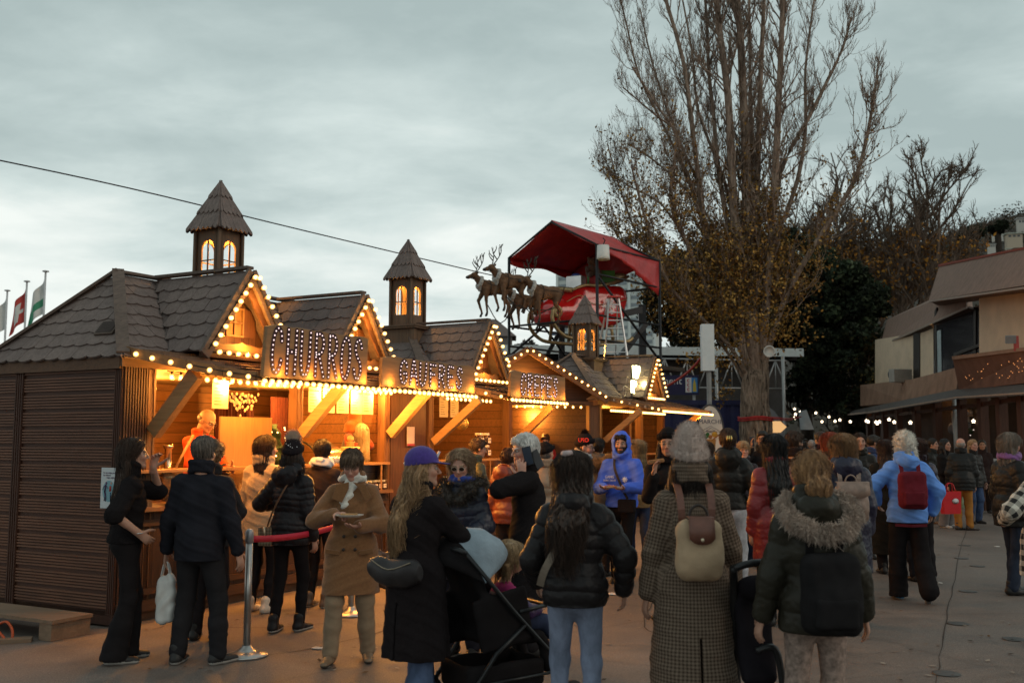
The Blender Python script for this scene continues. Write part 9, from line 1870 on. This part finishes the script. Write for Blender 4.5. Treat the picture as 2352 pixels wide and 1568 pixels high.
# ================================================================ inside the stalls
def stuffing():
    H=A_
    def obj(name,label,cat,s,o,z,rz=0,group=None,hut=None): hh=hut or H; return thing(name,label,cat,tuple(hh.w(s,o,z)),hh.rot+rz,group)
    # menus
    pm=M('menu_paper',(.42,.36,.26),.7,.1,20)
    ML=[(A_,1.25,.02,'CHURROS','menu sheet reading CHURROS hanging above the vendor'),(A_,2.85,-.02,'Gaufres de Liège','left waffle menu sheet hanging beside the middle post'),(A_,3.12,-.02,'Gaufre maison','second waffle menu sheet under the bulbs'),(A_,3.40,-.02,'Beurre sucre','third waffle menu sheet under the bulbs'),(A_,3.68,-.02,'Supplément chantilly','menu sheet reading Supplément chantilly'),(A_,3.92,-.02,'Caramel','menu sheet nearest the bearded gnome'),(B_,5.75,.0,'Crêpes','menu sheet hanging left in the middle chalet'),(B_,6.05,.0,'Boissons','menu sheet hanging right in the middle chalet')]
    for hh,s,o,tx,lb in ML:
        t=obj('menu_sheet',lb,'menu',s,o,2.06,hut=hh,group='menu sheets hanging under the beams'); mb=MB(); mb.bx(-.115,.115,-.004,.004,0,.30); mb.build('sheet',pm,t); ink=M('menu_ink',(.08,.05,.03),.8,0)
        text('heading',tx,.030,ink,t,(0,-.006,.25),(pi/2,0,0),ext=.0005)
        mb=MB()
        for k in range(6): mb.bx(-.09,-.01+.02*(k%3),-.006,-.0045,.21-k*.034,.217-k*.034)
        mb.build('printed_lines',ink,t)
    # plywood partition, curtains
    t=obj('plywood_panel','pale plywood panel standing behind the counter beside the middle post','panel',2.05,-.35,.14); mb=MB(); mb.bx(-.42,.42,-.01,.01,0,1.85); mb.build('sheet',wood('plywood',(.34,.19,.07),2,.5,.2),t)
    cu=M('dark_red_curtain',(.045,.007,.004),.9,.3,12)
    for s,lb in((2.72,'dark red curtain just right of the middle post'),(3.05,'narrow dark red curtain left of the small decorated tree'),(3.72,'wide dark red curtain left of the bearded gnome'),(.48,'dark red curtain in the left corner of the churros stall')):
        t=obj('curtain',lb,'curtain',s,-1.3,.2,group='dark red curtains inside the nearest chalet'); V=[];n=24
        for i in range(n+1):
            for z in(0,.9,2.1): V.append(((i/n-.5)*(.30+.1*z*.3),.03*sin(i*1.7)+.01*z,z))
        mb=MB(); mb.add(V,[(3*i+j,3*(i+1)+j,3*(i+1)+j+1,3*i+j+1) for i in range(n) for j in range(2)],0,True); mb.build('cloth',cu,t)
    # bearded gnome
    t=obj('gnome_figure','large bearded gnome doll in a tall rust hat sitting on the shelf','gnome',4.08,-.35,1.50); 
    f=SDF((-.3,-.3,-.1),(.3,.3,.5),.012); f.ell((0,0,.12),(.20,.15,.18),.03); f.cap((0,0,.2),(0,0,.36),.13,.09,.05); f.disp(lambda x,y,z:.006*wob(x,y,z,30),.04); V,Q=f.mesh(); fastmesh('body',V,Q,cloth('fleece',(.08,.05,.04)),t)
    f=SDF((-.3,-.3,.2),(.3,.3,.95),.012); f.cap((0,0,.38),(.02,0,.62),.12,.07,.03); f.cap((.02,0,.62),(.05,.02,.80),.07,.02,.02); f.cap((-.08,0,.38),(.08,0,.38),.09,None,.03); f.disp(lambda x,y,z:.006*np.sin(z*60)+.003*wob(x,y,z,50),.04); V,Q=f.mesh(); fastmesh('hat',V,Q,cloth('wool',(.30,.09,.02)),t)
    f=SDF((-.3,-.4,-.1),(.3,.2,.5),.012); f.cap((0,-.12,.34),(0,-.14,.10),.10,.085,.03); f.cap((0,-.14,.1),(0,-.12,-.02),.08,.02,.03); f.ell((0,-.10,.36),.10,.02); V,Q=f.mesh(); V2,Q2=strands(V,1500,.1,.2,np.array([0,0,.45]),wave=.4); fastmesh('beard',np.concatenate([V,V2]),np.concatenate([Q,Q2+len(V)]),hairmat((.62,.50,.30),(.35,.25,.12)),t)
    mb=MB(); mb.ell((0,-.20,.37),.03,10,8); mb.build('nose',M('gnome_nose',(.45,.22,.12),.6,.1),t)
    for s in(-1,1): mb=MB(); mb.tube([(s*.15,-.02,.28),(s*.21,-.08,.18),(s*.16,-.16,.14)],[.06,.06,.05],8); mb.build('arm',cloth('wool',(.30,.05,.02)),t)
    t=obj('shelf','wooden shelf box the bearded gnome sits on','shelf',4.08,-.35,.14); mb=MB(); mb.bx(-.25,.25,-.2,.2,0,1.26); mb.build('box',W_INT(),t)
    # big cup with patterns
    t=obj('giant_cup','oversized cream cup with dark painted motifs on the counter','cup',3.78,-.18,1.46); cm2=M('cream_enamel',(.55,.42,.18),.3,.05); mb=MB(); mb.lathe([(.15,0),(.16,.01),(.10,.02)],n=24); mb.build('saucer',cm2,t); mb=MB(); mb.lathe([(.07,.02),(.09,.03),(.12,.10),(.125,.18),(.12,.185),(.10,.17)],n=24); mb.build('cup_body',cm2,t)
    mb=MB()
    for k in range(14): a=k*.45; mb.ell((.123*cos(a),.123*sin(a),.08+.07*(k%3)/2),(.014,.014,.012),6,4)
    mb.build('painted_motif',M('motif_dark',(.04,.02,.02),.6,0),t); mb=MB(); mb.lathe([(.05,.18),(.05,.24),(.065,.25),(.03,.25)],n=14); mb.ell((0,0,.29),(.045,.045,.04),12,8); mb.build('lid_figure',cm2,t)
    # steel warming dome
    t=obj('steel_cabinet','rounded stainless steel warming cabinet with a dark hoop handle','food warmer',3.22,-.22,1.46); mb=MB(); V=[];n=12
    for i in range(n+1): a=pi*.5*i/n; V+=[(-.28,-.20+.26*(1-cos(a)) if 0 else .16-.34*cos(a),.24*sin(a)),(.28,.16-.34*cos(a),.24*sin(a))]
    mb.add(V,[(2*i,2*i+1,2*i+3,2*i+2) for i in range(n)],0,True); mb.bx(-.28,.28,-.18,.18,-.02,.0); mb.build('steel_shell',M('warm_steel',(.45,.38,.28),.22,.1,metal=.9),t); mb=MB(); mb.tube([(-.3,.16-.36*cos(a),.27*sin(a)) for a in np.linspace(0,pi*.6,10)],.012,6); mb.build('hoop',BLK(),t)
    # churros press
    t=obj('churros_press','steel churros press with two long wooden handles','food machine',.72,-.15,1.12); st=M('warm_steel',(.45,.38,.28),.22,.1,metal=.9); mb=MB(); mb.lathe([(.06,.0),(.06,.2),(.09,.22),(.09,.26),(.035,.28),(.035,.52),(.05,.53),(.05,.56)],n=16); mb.build('cylinder',st,t)
    for s in(-1,1): mb=MB(); mb.tube([(s*.02,0,.24),(s*.12,0,.34)],.012,6); mb.tube([(s*.10,0,.32),(s*.33,0,.66)],.013,6); mb.build('lever',wood('handle_wood',(.45,.27,.1),2),t)
    for s,z,w_,hh_,d_,lb in((.95,1.12,.34,.36,.3,'dark fryer box left of the orange shirted vendor'),(1.75,1.12,.22,.22,.2,'small steel box right of the vendor'),(.9,1.62,.36,.26,.2,'dark menu box on the back wall of the churros stall')):
        t=obj('fryer' if z<1.5 else 'wall_box',lb,'kitchen box',s,-1.0 if z<1.5 else -1.8,z); mb=MB(); mb.bx(-w_/2,w_/2,-d_/2,d_/2,0,hh_); mb.build('case',M('dark_appliance',(.03,.025,.02),.4,.2),t,bevel=.01); mb=MB(); mb.bx(-w_*.35,w_*.35,-d_/2-.006,-d_/2-.0005,hh_*.55,hh_*.8); mb.build('front_plate',M('appliance_plate',(.25,.2,.14),.4,.1),t)
    # framed letters + lit little tree
    t=obj('small_tree','small artificial tree with warm lights between the curtains','christmas tree',3.38,-1.1,1.1); f=SDF((-.3,-.3,0),(.3,.3,.9),.018); f.cap((0,0,.15),(0,0,.8),.2,.04,.05); f.disp(lambda x,y,z:.04*wob(x,y,z,30)+.02*wob(x,y,z,70),.1); V,Q=f.mesh(); fastmesh('branches',V,Q,M('garland_green',(.02,.04,.02),.9,.4,20,1.,60),t); mb=MB(); r4=random.Random(5)
    for k in range(24): z=r4.uniform(.1,.8); a=r4.uniform(3.3,6.1); rr=.25*(1-z*.8)+.04; mb.ell((rr*cos(a),rr*sin(a),z),.010,6,4)
    mb.build('lights',EM('tiny_warm',(1,.55,.2),9.),t)
    # goods in the glass cases: jars
    jm=M('hazelnut_brown',(.05,.02,.012),.25,.2); lm_=M('jar_lid_white',(.6,.58,.54),.4,.05); lw=M('jar_label',(.6,.55,.5),.6,.05); ink=M('jar_label_ink',(.03,.02,.02),.6,0)
    proto=None
    def jar(hh,s,o,z,sc=1.,lb='jar of hazelnut spread with a white lid in the glass case'):
        nonlocal proto
        if proto is None:
            t=thing('spread_jar',lb,'jar',tuple(hh.w(s,o,z)),hh.rot,'jars of spread set out on the stall counters'); mb=MB(); mb.lathe([(.034,0),(.038,.01),(.038,.07),(.034,.085),(.030,.088)],n=14); mb.build('glass_body',jm,t); mb=MB(); mb.lathe([(.033,.086),(.034,.088),(.034,.104),(.03,.106),(.001,.106)],n=14); mb.build('lid',lm_,t); mb=MB(); mb.bx(-.026,.026,-.0405,-.0385,.018,.062); L=mb.build('label',lw,t); text('lettering','nutella',.018,ink,L,(0,-.0412,.038),(pi/2,0,0),ext=.0003); proto=t
        else: t=dup(proto); t.location=tuple(hh.w(s,o,z)); t.rotation_euler=(0,0,hh.rot); t['label']=lb
        t.scale=(sc,)*3
    for i in range(9): jar(A_,3.45+i*.095,.02,1.09,1.15)
    for i in range(3): jar(A_,3.55+i*.095,-.07,1.20,1.0,'cream topped jar stacked on the back row of the glass case')
    for i,(s,z,sc) in enumerate(((6.95,1.46,1.8),(7.17,1.46,1.8),(6.95,1.46+.19,1.8),(7.17,1.65,1.8))): jar(B_,s,-.10,z,sc,'big spread jar stacked in pairs on the middle chalet counter')
    for i in range(8): jar(B_,5.8+i*.12,.0,1.09,1.1)
    rgg=random.Random(9)
    for i in range(16):
        s=.85+(i%8)*.2; hh=A_; t=obj('tray' if i%2 else 'sauce_bottle','small food tray or bottle inside the glass case of the churros stall','counter item',s,-.05-.12*(i//8),1.088,group='small things inside the churros display case'); mb=MB()
        if i%2: mb.bx(-.06,.06,-.05,.05,0,.04); mb.bx(-.05,.05,-.04,.04,.041,.07)
        else: mb.lathe([(.03,0),(.03,.10),(.012,.14),(.012,.17),(.002,.18)],n=10)
        mb.build('item_body',M('counter_item_%d'%(i%4),[(.5,.3,.1),(.4,.05,.03),(.5,.4,.2),(.25,.12,.05)][i%4],.5,.2),t)
    # crystal chandelier shapes
    for s,lb in((.62,'glass drop chandelier in the left corner of the churros stall'),(2.15,'glass drop chandelier above the plywood panel')):
        t=obj('chandelier',lb,'chandelier',s,-.5,2.36,group='glass drop chandeliers'); mb=MB(); r5=random.Random(3)
        for k in range(60): a=r5.uniform(0,6.28); rr=.17*r5.random()**.5; z=-.05-.34*(1-rr/.2)*r5.random()-.05; mb.ell((rr*cos(a),rr*sin(a),z),(.013,.013,.020),6,5)
        mb.build('glass_drops',M('amber_crystal',(.6,.42,.2),.15,.2,emit=(1,.6,.2),es=.25),t); mb=MB(); mb.tube([(.16*cos(a),.16*sin(a),-.04) for a in np.linspace(0,2*pi,14)],.012,5); mb.build('ring',BLK(),t)
    # middle chalet: gold ball and light chains
    t=obj('gold_ball','large glittering gold ball hanging in the middle chalet','bauble',5.85,.25,1.97,hut=B_); mb=MB(); mb.ell((0,0,0),.10,20,14); mb.build('ball',M('gold_glitter',(.50,.32,.08),.35,.5,90,.6,200,metal=.5),t); mb=MB(); mb.tube([(0,0,.1),(0,0,.4)],.004,4); mb.build('cord',BLK(),t)
    t=obj('light_chain','zigzag chain of tiny lights across the back boards of the middle chalet','light chain',5.9,-1.85,1.3,hut=B_); mb=MB(); pts=[]
    for i,(x,z) in enumerate(((-.4,.55),(-.1,.15),(.3,.85),(.75,.1),(1.3,.75))): pts.append((x,0,z))
    P_=smooth(pts,14)
    for p in P_: mb.ell(p,.012,6,4)
    for k in range(60): mb.ell((rgg.uniform(-.3,1.3),rgg.uniform(-.1,.9)*-1,.95+.12*sin(k)+rgg.uniform(-.05,.1)),.010,6,4)
    o=mb.build('tiny_bulbs',EM('tiny_warm',(1,.55,.2),9.),t); o['kind']='stuff'; mb=MB(); mb.tube(P_,.004,4); mb.build('wire',BLK(),t)
    t=obj('notice','small red edged notice on the dark panel between the two chalets','notice',4.85,.03,1.78); mb=MB(); mb.bx(-.09,.09,-.006,0,-.13,.13); mb.build('sheet',M('notice_paper',(.45,.36,.34),.7,.1),t); mb=MB(); mb.bx(-.09,.09,-.008,-.0062,-.13,-.10); mb.build('red_edge',M('notice_red',(.3,.04,.06),.7,.1),t)
    mb=MB(); A_.bx(mb,4.42,5.28,-.05,.0,.12,2.45); mb.build('link_panel',wood('corner_panel_wood',(.085,.036,.02),2,.6,.5),A_.root)
    # corner chalet kitchen
    t=obj('wall_shelf','wooden wall shelf with pots in the corner chalet','shelf',.9,-1.7,1.85,hut=C_); mb=MB(); mb.bx(-.6,.6,-.18,.0,-.02,.02); mb.build('board',W_INT(),t)
    for k,(x,w_,h_) in enumerate(((-.45,.1,.2),(-.2,.12,.12),(.1,.14,.14),(.4,.10,.1))):
        t=obj('pot',('tall dark pot at the left end of the kitchen shelf','low pan second on the kitchen shelf','pale round pot third on the kitchen shelf','small dark pot at the right end of the kitchen shelf')[k],'pot',.9+x,-1.62,1.87,hut=C_); mb=MB(); mb.lathe([(w_*.9,0),(w_,.02),(w_,h_),(w_*.9,h_),(w_*.88,.03)],n=16); mb.build('pot_body',M('pot_%d'%(k%2),((.03,.02,.02),(.35,.28,.2))[k%2],.4,.2),t)
    t=obj('hanging_basket','hanging basket of red flowers at the back of the corner chalet','flower basket',2.15,-1.6,1.85,hut=C_); mb=MB(); mb.lathe([(.10,0),(.15,.16),(.13,.16)],n=14); mb.build('basket',M('dark_basket',(.05,.03,.02),.9,.3),t); C2=np.random.default_rng(3).normal(0,.09,(260,3))*[1.6,1,.7]+[0,0,.26]; leaves('flowers',C2,.07,[(.25,.02,.02),(.03,.06,.02),(.15,.02,.02)],t,4)
    t=obj('tap','black kitchen tap on the counter of the corner chalet','tap',1.45,-.2,1.10,hut=C_); mb=MB(); mb.tube(smooth([(0,0,0),(0,0,.22),(.02,0,.30),(.09,0,.30),(.11,0,.22)]),.012,8); mb.build('spout',BLK(),t)
    for k in range(5): 
        t=obj('napkin_stack','small stack or box on the counter of the corner chalet','counter item',.5+k*.5,-.1,1.10,hut=C_,group='small things on the corner chalet counter'); mb=MB(); mb.bx(-.07,.07,-.05,.05,0,.05+.03*(k%3)); mb.build('stack',M('napkin_white',(.50,.46,.42),.8,.15),t,bevel=.004)
    for k in range(4):
        t=obj('bottle','dark bottle standing on the counter of the farthest chalet','bottle',13.1+k*.22,.0,1.10,hut=D_,group='bottles on the farthest chalet counter'); mb=MB(); mb.lathe([(.035,0),(.036,.16),(.014,.22),(.014,.27),(.002,.275)],n=12); mb.build('glass',M('bottle_dark',(.03,.03,.02),.2,.2),t); mb=MB(); mb.lathe([(.0365,.05),(.037,.12)],n=12); mb.build('label',lw,t)
stuffing()
print('all',_t.time()-_T0)
